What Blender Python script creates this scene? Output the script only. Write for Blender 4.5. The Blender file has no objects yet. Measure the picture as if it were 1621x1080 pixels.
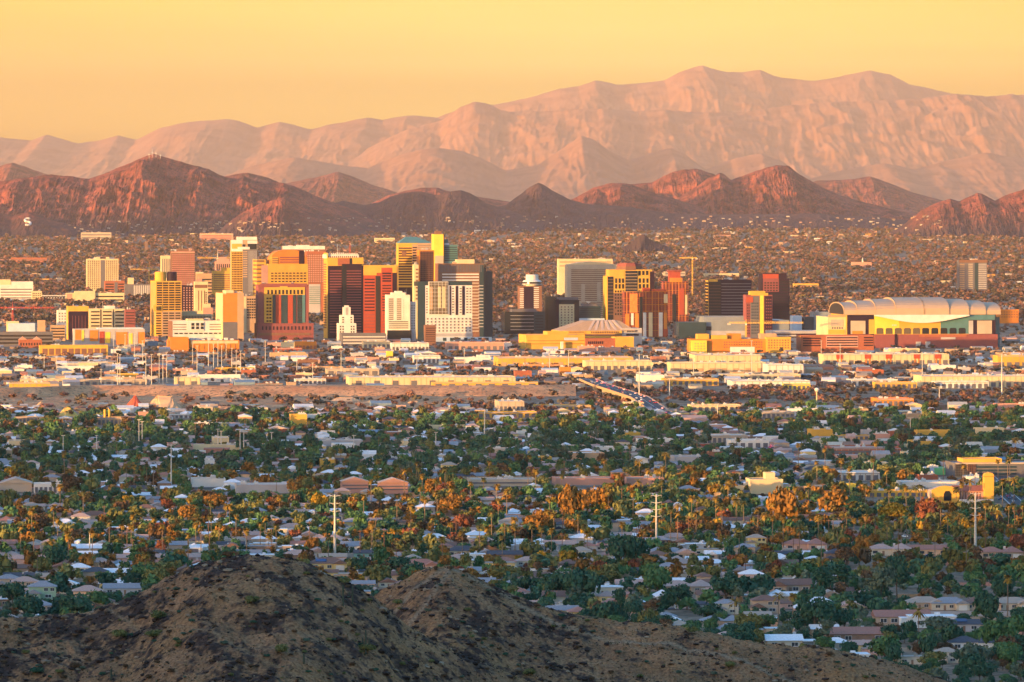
import bpy, bmesh, math, random
import numpy as np
from mathutils import Vector, Matrix

SC = bpy.context.scene
COL = SC.collection
R = math.radians

# ------------------------------------------------------------------ camera
F = 9000.0            # focal length in photograph pixels (telephoto)
HOR = 345.0           # row of the level horizon
CAMZ = 200.0
cam_d = bpy.data.cameras.new('camera')
cam = bpy.data.objects.new('camera', cam_d); COL.objects.link(cam)
cam.location = (0, 0, CAMZ); cam.rotation_euler = (R(90), 0, 0)
cam_d.sensor_width = 36.0; cam_d.lens = 36.0 * F / 1621.0
cam_d.shift_y = -(540.0 - HOR) / 1621.0
cam_d.clip_start = 1.0; cam_d.clip_end = 250000.0
SC.camera = cam

# ------------------------------------------------------------------ sky + sun
SUN_EL, SUN_AZ = 1.9, 230.0      # degrees, compass azimuth clockwise from +Y
world = bpy.data.worlds.new("World"); SC.world = world; world.use_nodes = True
wn = world.node_tree; bg = wn.nodes['Background']
sky = wn.nodes.new('ShaderNodeTexSky'); sky.sky_type = 'NISHITA'; sky.sun_disc = False
sky.sun_elevation = R(SUN_EL); sky.sun_rotation = R(SUN_AZ)
sky.air_density = 1.0; sky.dust_density = 3.0; sky.ozone_density = 3.0
# dusty golden band near the horizon, cooler dome above, both by direction in the world
tc = wn.nodes.new('ShaderNodeTexCoord'); sep = wn.nodes.new('ShaderNodeSeparateXYZ')
wn.links.new(tc.outputs['Generated'], sep.inputs[0])
ramp = wn.nodes.new('ShaderNodeValToRGB')
ramp.color_ramp.interpolation = 'EASE'
el = ramp.color_ramp.elements
el[0].position = 0.0; el[0].color = (1.10, 0.86, 0.62, 1)
el[1].position = 1.0; el[1].color = (2.35, 2.85, 3.85, 1)
SKY_STOPS = [(0.006, (15.5, 22.0, 23.0)), (0.014, (13.0, 17.2, 17.0)), (0.024, (7.6, 9.1, 7.8)), (0.042, (5.3, 5.6, 3.2)), (0.10, (2.2, 2.1, 1.8)), (0.20, (2.15, 2.45, 3.1))]
for p_, c_ in SKY_STOPS:
    e = el.new(p_); e.color = (*c_, 1)
wn.links.new(sep.outputs['Z'], ramp.inputs[0])
mul = wn.nodes.new('ShaderNodeMix'); mul.data_type = 'RGBA'; mul.blend_type = 'MULTIPLY'
mul.inputs[0].default_value = 1.0
mul.clamp_result = False
# the glow is palest straight over the far range and deepens to orange on either side
sx = wn.nodes.new('ShaderNodeMath'); sx.operation = 'ABSOLUTE'
sx0 = wn.nodes.new('ShaderNodeMath'); sx0.operation = 'SUBTRACT'; sx0.inputs[1].default_value = 0.012
wn.links.new(sep.outputs['X'], sx0.inputs[0]); wn.links.new(sx0.outputs[0], sx.inputs[0])
rs2 = wn.nodes.new('ShaderNodeValToRGB'); e2 = rs2.color_ramp.elements; rs2.color_ramp.interpolation = 'EASE'
e2[0].position = 0.0; e2[0].color = (1, 1, 1, 1); e2[1].position = 0.13; e2[1].color = (0.96, 0.83, 0.56, 1)
wn.links.new(sx.outputs[0], rs2.inputs[0])
mul2 = wn.nodes.new('ShaderNodeMix'); mul2.data_type = 'RGBA'; mul2.blend_type = 'MULTIPLY'; mul2.inputs[0].default_value = 1.0; mul2.clamp_result = False
wn.links.new(ramp.outputs[0], mul2.inputs[6]); wn.links.new(rs2.outputs[0], mul2.inputs[7]); ramp = mul2; RAMP_OUT = mul2.outputs[2]
wn.links.new(sky.outputs[0], mul.inputs[6]); wn.links.new(RAMP_OUT, mul.inputs[7])
# faint uneven dust layers
mp = wn.nodes.new('ShaderNodeMapping'); mp.inputs['Scale'].default_value = (9, 9, 160); wn.links.new(tc.outputs['Generated'], mp.inputs['Vector'])
dn = wn.nodes.new('ShaderNodeTexNoise'); dn.inputs['Scale'].default_value = 1.0; dn.inputs['Detail'].default_value = 3; wn.links.new(mp.outputs[0], dn.inputs['Vector'])
dr = wn.nodes.new('ShaderNodeMapRange'); dr.inputs[1].default_value = 0.3; dr.inputs[2].default_value = 0.7; dr.inputs[3].default_value = 0.94; dr.inputs[4].default_value = 1.05; wn.links.new(dn.outputs[0], dr.inputs[0])
mul3 = wn.nodes.new('ShaderNodeMix'); mul3.data_type = 'RGBA'; mul3.blend_type = 'MULTIPLY'; mul3.inputs[0].default_value = 1.0; mul3.clamp_result = False
wn.links.new(mul.outputs[2], mul3.inputs[6]); wn.links.new(dr.outputs[0], mul3.inputs[7])
wn.links.new(mul3.outputs[2], bg.inputs[0]); bg.inputs[1].default_value = 0.15

sun_d = bpy.data.lights.new('sun', 'SUN'); sun = bpy.data.objects.new('sun', sun_d); COL.objects.link(sun)
sun_d.energy = 2.0; sun_d.angle = R(0.5); sun_d.color = (1.0, 0.53, 0.17)
SDIR = Vector((math.sin(R(SUN_AZ)) * math.cos(R(SUN_EL)), math.cos(R(SUN_AZ)) * math.cos(R(SUN_EL)), math.sin(R(SUN_EL))))
sun.rotation_euler = (-SDIR).to_track_quat('-Z', 'Y').to_euler()
sun.location = (-4000, -3000, 1200)

SC.view_settings.view_transform = 'Standard'; SC.view_settings.look = 'None'
SC.view_settings.exposure = 2.7; SC.view_settings.gamma = 1.0
SC.render.engine = 'CYCLES'
cy = SC.cycles
cy.max_bounces = 4; cy.diffuse_bounces = 2; cy.glossy_bounces = 2; cy.volume_bounces = 0; cy.transparent_max_bounces = 8
cy.use_denoising = True

# ------------------------------------------------------------------ mapping photo pixels <-> world
GK_Y = [-8000, 9500, 12000, 16000, 25000, 35000, 50000, 70000, 100000]
GK_Z = [0, 0, 10, 52, 146, 215, 320, 470, 700]
def gz(y): return float(np.interp(y, GK_Y, GK_Z))
def PX(u, D): return (u - 810.5) / F * D
def PZ(v, D): return CAMZ - (v - HOR) / F * D
_DT = np.linspace(1500, 60000, 6000)
_VT = HOR + (CAMZ - np.interp(_DT, GK_Y, GK_Z)) / _DT * F
def DV(v): return float(np.interp(-v, -_VT, _DT))
def toV(z, D): return HOR + (CAMZ - z) / D * F
def toU(x, D): return 810.5 + x / D * F
GRID = R(4.6)                        # the street grid is turned a little against the view
CG, SG = math.cos(GRID), math.sin(GRID)
def grid2w(a, b): return a * CG - b * SG, a * SG + b * CG
def w2grid(x, y): return x * CG + y * SG, -x * SG + y * CG

# ------------------------------------------------------------------ materials
MATS = {}
def mat(name, col, rough=0.85, amt=0.12, scale=0.2, spec=0.2, metal=0.0, emit=None, amt2=0.0, scale2=0.02):
    if name in MATS: return MATS[name]
    m = bpy.data.materials.new(name); m.use_nodes = True; MATS[name] = m
    nt = m.node_tree; b = nt.nodes['Principled BSDF']
    b.inputs['Roughness'].default_value = rough
    b.inputs['Specular IOR Level'].default_value = spec
    b.inputs['Metallic'].default_value = metal
    b.inputs['Base Color'].default_value = (*col, 1)
    if amt > 0:
        g = nt.nodes.new('ShaderNodeNewGeometry'); n = nt.nodes.new('ShaderNodeTexNoise')
        n.inputs['Scale'].default_value = scale; n.inputs['Detail'].default_value = 4
        nt.links.new(g.outputs['Position'], n.inputs['Vector'])
        mx = nt.nodes.new('ShaderNodeMix'); mx.data_type = 'RGBA'
        mx.inputs[6].default_value = (*[c * (1 - 2 * amt) for c in col], 1)
        mx.inputs[7].default_value = (*[min(1, c * (1 + 2 * amt)) for c in col], 1)
        nt.links.new(n.outputs[0], mx.inputs[0]); nt.links.new(mx.outputs[2], b.inputs['Base Color'])
    if emit:
        b.inputs['Emission Color'].default_value = (*emit[0], 1); b.inputs['Emission Strength'].default_value = emit[1]
    return m

def attr_mat(name, scale=0.6, rough=0.9, amt=0.35):
    """diffuse surface whose colour is the mesh's own 'tint' attribute, broken up by noise"""
    m = bpy.data.materials.new(name); m.use_nodes = True; MATS[name] = m
    nt = m.node_tree; b = nt.nodes['Principled BSDF']
    b.inputs['Roughness'].default_value = rough; b.inputs['Specular IOR Level'].default_value = 0.1
    a = nt.nodes.new('ShaderNodeAttribute'); a.attribute_name = 'tint'
    g = nt.nodes.new('ShaderNodeNewGeometry'); n = nt.nodes.new('ShaderNodeTexNoise')
    n.inputs['Scale'].default_value = scale; n.inputs['Detail'].default_value = 3
    nt.links.new(g.outputs['Position'], n.inputs['Vector'])
    mr = nt.nodes.new('ShaderNodeMapRange'); mr.inputs[1].default_value = 0.25; mr.inputs[2].default_value = 0.75
    mr.inputs[3].default_value = 1 - amt; mr.inputs[4].default_value = 1 + amt
    nt.links.new(n.outputs[0], mr.inputs[0])
    mx = nt.nodes.new('ShaderNodeMix'); mx.data_type = 'RGBA'; mx.blend_type = 'MULTIPLY'; mx.inputs[0].default_value = 1
    mx.clamp_result = False
    nt.links.new(a.outputs['Color'], mx.inputs[6]); nt.links.new(mr.outputs[0], mx.inputs[7])
    nt.links.new(mx.outputs[2], b.inputs['Base Color'])
    return m

def foliage_mat(name, col, amt=0.3):
    return mat(name, col, rough=0.9, amt=amt, scale=0.7, spec=0.1)

# ------------------------------------------------------------------ mesh helpers
class MB:
    """collects polygons; build() links them as one mesh object"""
    def __init__(s): s.v = []; s.f = []; s.m = []; s.ms = []
    def mi(s, m):
        if m not in s.ms: s.ms.append(m)
        return s.ms.index(m)
    def add(s, vs, fs, m):
        o = len(s.v); s.v += [tuple(p) for p in vs]; k = s.mi(m)
        for f in fs: s.f.append(tuple(i + o for i in f)); s.m.append(k)
    def box(s, x0, x1, y0, y1, z0, z1, m, bottom=True):
        vs = [(x0, y0, z0), (x1, y0, z0), (x1, y1, z0), (x0, y1, z0), (x0, y0, z1), (x1, y0, z1), (x1, y1, z1), (x0, y1, z1)]
        fs = [(0, 1, 5, 4), (1, 2, 6, 5), (2, 3, 7, 6), (3, 0, 4, 7), (4, 5, 6, 7)]
        if bottom: fs.append((3, 2, 1, 0))
        s.add(vs, fs, m)
    def prism(s, pts, z0, z1, m):
        n = len(pts)
        vs = [(x, y, z0) for x, y in pts] + [(x, y, z1) for x, y in pts]
        fs = [(i, (i + 1) % n, n + (i + 1) % n, n + i) for i in range(n)] + [tuple(range(n, 2 * n)), tuple(range(n - 1, -1, -1))]
        s.add(vs, fs, m)
    def extr_y(s, pts, y0, y1, m):
        """outline in (x, z) given counter-clockwise seen from -y, extruded along y"""
        n = len(pts)
        vs = [(x, y0, z) for x, z in pts] + [(x, y1, z) for x, z in pts]
        fs = [((i + 1) % n, i, n + i, n + (i + 1) % n) for i in range(n)] + [tuple(range(n)), tuple(range(2 * n - 1, n - 1, -1))]
        s.add(vs, fs, m)
    def tube(s, p0, p1, r0, r1, m, n=6, caps=True):
        p0, p1 = Vector(p0), Vector(p1); d = (p1 - p0).normalized()
        a = d.orthogonal().normalized(); b = d.cross(a)
        vs = []
        for p, r in ((p0, r0), (p1, r1)):
            for i in range(n):
                t = 2 * math.pi * i / n; vs.append(p + a * (r * math.cos(t)) + b * (r * math.sin(t)))
        fs = [(i, (i + 1) % n, n + (i + 1) % n, n + i) for i in range(n)]
        if caps: fs += [tuple(range(n - 1, -1, -1)), tuple(range(n, 2 * n))]
        s.add(vs, fs, m)
    def lathe(s, prof, m, n=16, cx=0, cy=0):
        vs = []; fs = []
        for r, z in prof:
            for i in range(n):
                t = 2 * math.pi * i / n; vs.append((cx + r * math.cos(t), cy + r * math.sin(t), z))
        for j in range(len(prof) - 1):
            for i in range(n):
                fs.append((j * n + i, j * n + (i + 1) % n, (j + 1) * n + (i + 1) % n, (j + 1) * n + i))
        fs.append(tuple(range((len(prof) - 1) * n, len(prof) * n))); fs.append(tuple(range(n - 1, -1, -1)))
        s.add(vs, fs, m)
    def mesh(s, name):
        me = bpy.data.meshes.new(name); me.from_pydata(s.v, [], s.f)
        for m in s.ms: me.materials.append(m)
        me.polygons.foreach_set('material_index', s.m); me.update()
        return me
    def build(s, name, parent=None):
        o = bpy.data.objects.new(name, s.mesh(name)); COL.objects.link(o)
        if parent is not None: o.parent = parent
        return o

def tag(o, label, cat=None, group=None, kind=None):
    o['label'] = label
    if cat: o['category'] = cat
    if group: o['group'] = group
    if kind: o['kind'] = kind
    return o
def empty(name, loc, rz=0.0):
    o = bpy.data.objects.new(name, None); COL.objects.link(o)
    o.location = loc; o.rotation_euler = (0, 0, rz); o.empty_display_size = 2
    return o
def inst(name, me, parent=None, loc=(0, 0, 0), rz=0.0, sc=(1, 1, 1), mats=None):
    o = bpy.data.objects.new(name, me); COL.objects.link(o)
    o.location = loc; o.rotation_euler = (0, 0, rz); o.scale = sc
    if parent is not None: o.parent = parent
    if mats:
        for i, m in enumerate(mats):
            o.material_slots[i].link = 'OBJECT'; o.material_slots[i].material = m
    return o
_UB = {}
def unit_box(m):
    if m.name not in _UB:
        b = MB(); b.box(-.5, .5, -.5, .5, -.5, .5, m); _UB[m.name] = b.mesh('panel_block')
    return _UB[m.name]
def pbox(name, parent, x0, x1, y0, y1, z0, z1, m):
    return inst(name, unit_box(m), parent, ((x0 + x1) / 2, (y0 + y1) / 2, (z0 + z1) / 2), 0, (x1 - x0, y1 - y0, z1 - z0))

def np_mesh(name, V, Fc, mats, tint=None, midx=None, smooth=False):
    """V (n,3); Fc (m,k) equal-size faces"""
    me = bpy.data.meshes.new(name)
    V = np.asarray(V, np.float32); Fc = np.asarray(Fc, np.int32); k = Fc.shape[1]
    me.vertices.add(len(V)); me.vertices.foreach_set('co', V.ravel())
    me.loops.add(Fc.size); me.loops.foreach_set('vertex_index', Fc.ravel())
    me.polygons.add(len(Fc)); me.polygons.foreach_set('loop_start', np.arange(0, Fc.size, k, dtype=np.int32))
    if not smooth: me.shade_flat()
    for m in mats: me.materials.append(m)
    if midx is not None: me.polygons.foreach_set('material_index', np.asarray(midx, np.int32))
    me.update(calc_edges=True); me.validate()
    if tint is not None:
        a = me.color_attributes.new('tint', 'FLOAT_COLOR', 'POINT')
        c = np.ones((len(V), 4), np.float32); c[:, :3] = tint; a.data.foreach_set('color', c.ravel())
    return me

def merge(name, base, xf, mats, rs):
    """base: list of (V, F) variants; xf: rows (variant, x, y, z, rot, sxy, sz, r, g, b) -> one mesh"""
    Vs, Fs, Ts = [], [], []; off = 0
    xf = np.asarray(xf, float)
    for k, (bv, bf) in enumerate(base):
        q = xf[xf[:, 0] == k]
        if len(q) == 0: continue
        c, s = np.cos(q[:, 4]), np.sin(q[:, 4])
        X = (bv[None, :, 0] * c[:, None] - bv[None, :, 1] * s[:, None]) * q[:, 5:6] + q[:, 1:2]
        Y = (bv[None, :, 0] * s[:, None] + bv[None, :, 1] * c[:, None]) * q[:, 5:6] + q[:, 2:3]
        Z = bv[None, :, 2] * q[:, 6:7] + q[:, 3:4]
        n = len(q); nv = len(bv)
        Vs.append(np.stack([X, Y, Z], -1).reshape(-1, 3))
        Fs.append((bf[None] + (np.arange(n) * nv)[:, None, None]).reshape(-1, bf.shape[1]) + off)
        Ts.append(np.repeat(q[:, 7:10], nv, 0)); off += n * nv
    me = np_mesh(name, np.concatenate(Vs), np.concatenate(Fs), mats, np.concatenate(Ts))
    o = bpy.data.objects.new(name, me); COL.objects.link(o)
    return o

# ------------------------------------------------------------------ noise
def perlin(x, y, seed=0):
    x = np.asarray(x, float); y = np.asarray(y, float)
    rs = np.random.RandomState(seed); p = rs.permutation(256); p = np.concatenate([p, p, p])
    ga = rs.rand(256) * 2 * np.pi; gx, gy = np.cos(ga), np.sin(ga)
    xi = np.floor(x).astype(int); yi = np.floor(y).astype(int); xf = x - xi; yf = y - yi
    xi &= 255; yi &= 255
    f = lambda t: t * t * t * (t * (t * 6 - 15) + 10)
    u, v = f(xf), f(yf)
    def g(i, j, dx, dy):
        h = p[p[(xi + i) & 255] + ((yi + j) & 255)]; return gx[h] * dx + gy[h] * dy
    a = g(0, 0, xf, yf); b = g(1, 0, xf - 1, yf); c = g(0, 1, xf, yf - 1); d = g(1, 1, xf - 1, yf - 1)
    return (a + u * (b - a) + v * (c + u * (d - c) - (a + u * (b - a)))) * 1.5
def fbm(x, y, seed, octs=5, gain=0.5):
    t = 0; a = 1; s = 0
    for o in range(octs):
        t = t + a * perlin(x * 2 ** o, y * 2 ** o, seed + o); s += a; a *= gain
    return t / s
def ridged(x, y, seed, octs=5, gain=0.5):
    t = 0; a = 1; s = 0
    for o in range(octs):
        t = t + a * (1 - np.abs(perlin(x * 2 ** o, y * 2 ** o, seed + o))); s += a; a *= gain
    return t / s
# ------------------------------------------------------------------ terrain
def rock_mat(name, c1, c2, scale, veg=None, low=None):
    m = bpy.data.materials.new(name); m.use_nodes = True; nt = m.node_tree; b = nt.nodes['Principled BSDF']
    b.inputs['Roughness'].default_value = 0.95; b.inputs['Specular IOR Level'].default_value = 0.1
    g = nt.nodes.new('ShaderNodeNewGeometry'); n = nt.nodes.new('ShaderNodeTexNoise')
    n.inputs['Scale'].default_value = scale; n.inputs['Detail'].default_value = 8; n.inputs['Roughness'].default_value = 0.65
    nt.links.new(g.outputs['Position'], n.inputs['Vector'])
    r = nt.nodes.new('ShaderNodeValToRGB'); r.color_ramp.elements[0].position = 0.38; r.color_ramp.elements[1].position = 0.62
    r.color_ramp.elements[0].color = (*c1, 1); r.color_ramp.elements[1].color = (*c2, 1)
    nt.links.new(n.outputs[0], r.inputs[0]); out = r.outputs[0]
    if veg:
        n2 = nt.nodes.new('ShaderNodeTexNoise'); n2.inputs['Scale'].default_value = scale * 9; n2.inputs['Detail'].default_value = 3
        nt.links.new(g.outputs['Position'], n2.inputs['Vector'])
        r2 = nt.nodes.new('ShaderNodeValToRGB'); r2.color_ramp.elements[0].position = 0.55; r2.color_ramp.elements[1].position = 0.62
        nt.links.new(n2.outputs[0], r2.inputs[0])
        mx = nt.nodes.new('ShaderNodeMix'); mx.data_type = 'RGBA'; mx.inputs[7].default_value = (*veg, 1)
        nt.links.new(r2.outputs[0], mx.inputs[0]); nt.links.new(out, mx.inputs[6]); out = mx.outputs[2]
    if low:   # scrub on lower slopes, dusky shade and haze put into their colour: (z0, z1, colour)
        sp = nt.nodes.new('ShaderNodeSeparateXYZ'); nt.links.new(g.outputs['Position'], sp.inputs[0])
        ad = nt.nodes.new('ShaderNodeMath'); ad.operation = 'MULTIPLY_ADD'; ad.inputs[1].default_value = (low[1] - low[0]) * 1.2
        nt.links.new(n.outputs[0], ad.inputs[0]); nt.links.new(sp.outputs['Z'], ad.inputs[2])
        mr = nt.nodes.new('ShaderNodeMapRange'); mr.inputs[1].default_value = low[0] + (low[1] - low[0]) * .6; mr.inputs[2].default_value = low[1] + (low[1] - low[0]) * .6; mr.inputs[3].default_value = 1; mr.inputs[4].default_value = 0
        nt.links.new(ad.outputs[0], mr.inputs[0])
        mx = nt.nodes.new('ShaderNodeMix'); mx.data_type = 'RGBA'; mx.inputs[7].default_value = (*low[2], 1)
        nt.links.new(mr.outputs[0], mx.inputs[0]); nt.links.new(out, mx.inputs[6]); out = mx.outputs[2]
    nt.links.new(out, b.inputs['Base Color'])
    return m

# valley floor: one sheet to the far mountains
ys = np.concatenate([np.linspace(-8000, 2000, 12), np.linspace(2200, 9500, 60), np.linspace(9700, 26000, 60), np.linspace(27000, 99000, 60)])
xs = np.linspace(-12000, 12000, 47)
XX, YY = np.meshgrid(xs, ys)
ZZ = np.interp(YY, GK_Y, GK_Z)
nx_, ny_ = len(xs), len(ys)
def grid_faces(ny, nx):
    i = np.arange(ny * nx).reshape(ny, nx)
    return np.stack([i[:-1, :-1].ravel(), i[:-1, 1:].ravel(), i[1:, 1:].ravel(), i[1:, :-1].ravel()], -1)
M_ground = rock_mat('valley_soil', (0.13, 0.085, 0.055), (0.33, 0.21, 0.135), 0.02, veg=(0.08, 0.065, 0.04))
o = bpy.data.objects.new('ground', np_mesh('ground', np.stack([XX, YY, ZZ], -1).reshape(-1, 3), grid_faces(ny_, nx_), [M_ground])); COL.objects.link(o)
tag(o, 'flat tan desert valley floor beneath the whole city', kind='structure')

# the two hills out of frame to the west whose shadow lies on the near neighbourhoods, and the slope under the camera
def shade_ridge():
    te = math.tan(R(SUN_EL)); hx, hy = -SDIR.x / math.cos(R(SUN_EL)), -SDIR.y / math.cos(R(SUN_EL))
    qk = [-1500, -200, 600, 1500, 2150, 2420, 2600, 2800, 3000, 3180, 3400, 3900, 4150, 4400, 4900]
    hk = [60, 180, 250, 215, 150, 118, 86, 72, 74, 94, 146, 150, 96, 40, 4]
    q = np.linspace(-1500, 4900, 330); p = np.linspace(-560, 420, 90)
    Q, P_ = np.meshgrid(q, p)
    H = np.interp(Q, qk, hk)
    H = H + 3.0 * fbm(Q / 160, Q * 0 + 3.3, 71, 4)
    prof = np.clip(1 - np.abs(P_) / np.where(P_ < 0, 560, 420), 0, 1) ** 1.2
    Z = H * prof * (1 - 0.25 * (1 - prof) * ridged(Q / 170, P_ / 300, 91)) - 6
    X = P_ * hx - Q * hy; Y = P_ * hy + Q * hx
    o = bpy.data.objects.new('hills', np_mesh('hills', np.stack([X, Y, Z], -1).reshape(-1, 3), grid_faces(len(p), len(q)), [M_hillrock], smooth=True)); COL.objects.link(o)
    tag(o, 'brown desert ridge running along the west side of the valley', kind='structure')
M_hillrock = rock_mat('desert_rock', (0.09, 0.06, 0.045), (0.24, 0.16, 0.10), 0.05)
shade_ridge()
ang = np.linspace(0, 2 * np.pi, 49)[:-1]; rr = np.array([0, 8, 30, 90, 200, 400, 700])
V = []; Fq = []
for r_ in rr:
    for a_ in ang:
        zz = 197.6 - 0.13 * r_ - 0.0002 * r_ * r_ + (2.0 * math.sin(5 * a_) + 1.5 * math.sin(9 * a_ + 1)) * min(1, r_ / 200) * 2
        V.append((r_ * math.cos(a_), r_ * math.sin(a_) - 1, max(zz, -4)))
for j in range(len(rr) - 1):
    for i in range(48): Fq.append((j * 48 + i, j * 48 + (i + 1) % 48, (j + 1) * 48 + (i + 1) % 48, (j + 1) * 48 + i))
o = bpy.data.objects.new('lookout_hill', np_mesh('lookout_hill', V, Fq, [M_hillrock])); COL.objects.link(o)
tag(o, 'brown rocky lookout summit above the whole valley', kind='structure')

M_mtn_red = rock_mat('red_rock', (0.075, 0.024, 0.026), (0.28, 0.078, 0.054), 0.012, veg=(0.045, 0.026, 0.028), low=(140, 235, (0.050, 0.034, 0.038)))
M_mtn_shade = rock_mat('shaded_rock', (0.045, 0.028, 0.032), (0.105, 0.050, 0.048), 0.012, veg=(0.035, 0.026, 0.028), low=(140, 240, (0.048, 0.034, 0.040)))  # scrubby hills with their evening shadow put into a darker, greyer rock colour
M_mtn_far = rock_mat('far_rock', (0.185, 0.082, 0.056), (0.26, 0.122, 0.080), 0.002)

def mountain(name, label, pts, D, front, back, seed, m, nx=260, ny=90, spur=0.5, lam=0.10, rough=0.16, power=1.25, wob=0.0, tops=0.012, cliff=0.0):
    if m is not M_mtn_far: nx = int(nx * 1.5); ny = int(ny * 1.3)
    u = np.array([p[0] for p in pts], float); v = np.array([p[1] for p in pts], float)
    uu = np.linspace(u[0], u[-1], nx); k = np.interp(uu, u, v)
    ker = np.hanning(9); ker /= ker.sum(); n_ = len(k)
    ks = np.convolve(np.pad(k, 4, mode='edge'), ker, 'valid'); k = 0.5 * k + 0.5 * ks
    span = PX(u[-1], D) - PX(u[0], D); L = lam * D * 0.18
    x = (uu - 810.5) / F * D
    t = np.linspace(-1, 1, ny); t = np.sign(t) * np.abs(t) ** 1.15
    X, T = np.meshgrid(x, t); K = np.tile(k, (ny, 1))
    base = gz(D) - 0.012 * D * 0.2
    crest = CAMZ - (K - HOR) / F * D
    a = np.abs(T)
    Yc = D + wob * front * fbm(X / (L * 3), X * 0 + 1.7, seed + 40, 3)
    Y = Yc + np.where(T < 0, T * front, T * back)
    warp = fbm(X / L + 5, Y / L, seed + 20, 3)
    w2 = fbm(X / (L * .5) + 9, T * 1.6, seed + 21, 3)
    rg = 0.55 * ridged(X / (L * 1.5) + 0.55 * warp * a + 3, T * 0.55 + .3 * warp, seed, 2) + 0.45 * ridged(X / (L * .7) + 0.7 * warp + 0.35 * w2, T * 1.1 + 0.4 * warp, seed + 1, 4, .55)
    rg2 = ridged(X / (L * 0.26) + .8 * w2, T * 2.6 + .5 * w2, seed + 9, 6, .66)
    env = np.sin(np.clip(a, 0, 1) * np.pi) ** 0.8
    body = np.clip(1 - a, 0, 1) ** power
    H = (crest - base)
    if cliff:   # a steep rim below the flat top, then a long talus
        ac = a + .05 * fbm(X / (L * .4), X * 0 + 4.4, seed + 60, 4); f_ = np.clip((ac - .04) / .10, 0, 1); body = np.where(T < 0, (1 - cliff * f_ - .04 * np.clip(ac / .05, 0, 1)) * (1 - np.clip((a - .14) / .86, 0, 1)) ** 1.35, body)
    Z = base + H * (body * (1 + spur * env * (rg - 0.72) * 2.2) + rough * env * (rg2 - 0.75)) + H * tops * fbm(X / (L * 0.2), Y / (L * 0.2), seed + 3, 4) * np.clip(1.2 - a, 0, 1)
    Z = np.where(a >= 0.999, base - 20, Z)
    o = bpy.data.objects.new(name, np_mesh(name, np.stack([X, Y, Z], -1).reshape(-1, 3), grid_faces(ny, nx), [m], smooth=(m is M_mtn_far))); COL.objects.link(o)
    tag(o, label, kind='structure')
    return o

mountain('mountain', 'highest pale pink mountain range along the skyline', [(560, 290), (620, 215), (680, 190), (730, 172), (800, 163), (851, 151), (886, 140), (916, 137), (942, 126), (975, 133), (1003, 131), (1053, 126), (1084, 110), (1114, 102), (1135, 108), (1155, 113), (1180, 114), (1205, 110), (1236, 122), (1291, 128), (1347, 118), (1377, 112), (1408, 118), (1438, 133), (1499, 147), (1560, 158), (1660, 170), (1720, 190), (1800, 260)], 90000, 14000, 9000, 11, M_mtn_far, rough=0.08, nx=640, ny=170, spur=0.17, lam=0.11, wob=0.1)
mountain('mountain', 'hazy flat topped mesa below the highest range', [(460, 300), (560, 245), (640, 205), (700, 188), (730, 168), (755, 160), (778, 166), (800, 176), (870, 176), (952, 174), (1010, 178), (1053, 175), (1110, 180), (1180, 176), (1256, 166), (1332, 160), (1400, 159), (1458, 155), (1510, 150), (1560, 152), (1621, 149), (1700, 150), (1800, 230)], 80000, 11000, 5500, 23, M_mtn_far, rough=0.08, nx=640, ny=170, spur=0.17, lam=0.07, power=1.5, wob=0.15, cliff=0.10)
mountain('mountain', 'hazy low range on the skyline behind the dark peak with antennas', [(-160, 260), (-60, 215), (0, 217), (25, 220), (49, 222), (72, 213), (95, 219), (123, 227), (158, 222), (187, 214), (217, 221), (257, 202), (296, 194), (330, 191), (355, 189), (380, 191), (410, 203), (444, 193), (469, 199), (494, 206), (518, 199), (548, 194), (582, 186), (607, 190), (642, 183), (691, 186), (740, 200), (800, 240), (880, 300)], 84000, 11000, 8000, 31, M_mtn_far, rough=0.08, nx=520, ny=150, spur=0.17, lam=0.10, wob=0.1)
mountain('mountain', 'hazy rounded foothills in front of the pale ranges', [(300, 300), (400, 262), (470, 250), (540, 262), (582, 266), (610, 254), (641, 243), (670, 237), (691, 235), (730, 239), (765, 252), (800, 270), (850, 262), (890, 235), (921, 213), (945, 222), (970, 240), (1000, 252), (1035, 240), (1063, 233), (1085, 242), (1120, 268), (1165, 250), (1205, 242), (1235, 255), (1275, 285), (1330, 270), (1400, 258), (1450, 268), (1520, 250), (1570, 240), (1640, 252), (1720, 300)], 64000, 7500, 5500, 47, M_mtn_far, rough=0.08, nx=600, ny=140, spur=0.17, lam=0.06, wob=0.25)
mountain('mountain', 'small pointed hazy hill between the dark range and the city park hill', [(370, 305), (420, 296), (455, 290), (474, 286), (505, 280), (535, 272), (560, 280), (590, 293), (620, 302), (680, 325)], 40000, 2600, 2400, 53, M_mtn_red, nx=160, ny=70, spur=0.34, power=1.5, lam=0.04)
mountain('mountain', 'hazy dome shaped hill on the far edge of the valley, west of the peak', [(-120, 285), (-60, 270), (-20, 262), (0, 262), (20, 257), (45, 265), (75, 276), (120, 295)], 40000, 2400, 2400, 59, M_mtn_red, nx=100, ny=60, spur=0.34, power=1.5, lam=0.05)
mountain('mountain', 'rounded reddish hill peeping over the shoulder of the dark peak', [(320, 300), (355, 279), (375, 275), (392, 273), (424, 281), (470, 300)], 31000, 1500, 1500, 61, M_mtn_red, nx=90, ny=60, spur=0.34, power=1.5, lam=0.05)
mountain('mountain', 'low pink ridge behind the dark park hill', [(560, 332), (592, 320), (615, 308), (641, 302), (665, 297), (691, 297), (720, 305), (760, 312), (800, 318), (860, 330)], 30000, 1700, 1500, 67, M_mtn_red, nx=140, ny=60, spur=0.34, power=1.5, lam=0.05)
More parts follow.
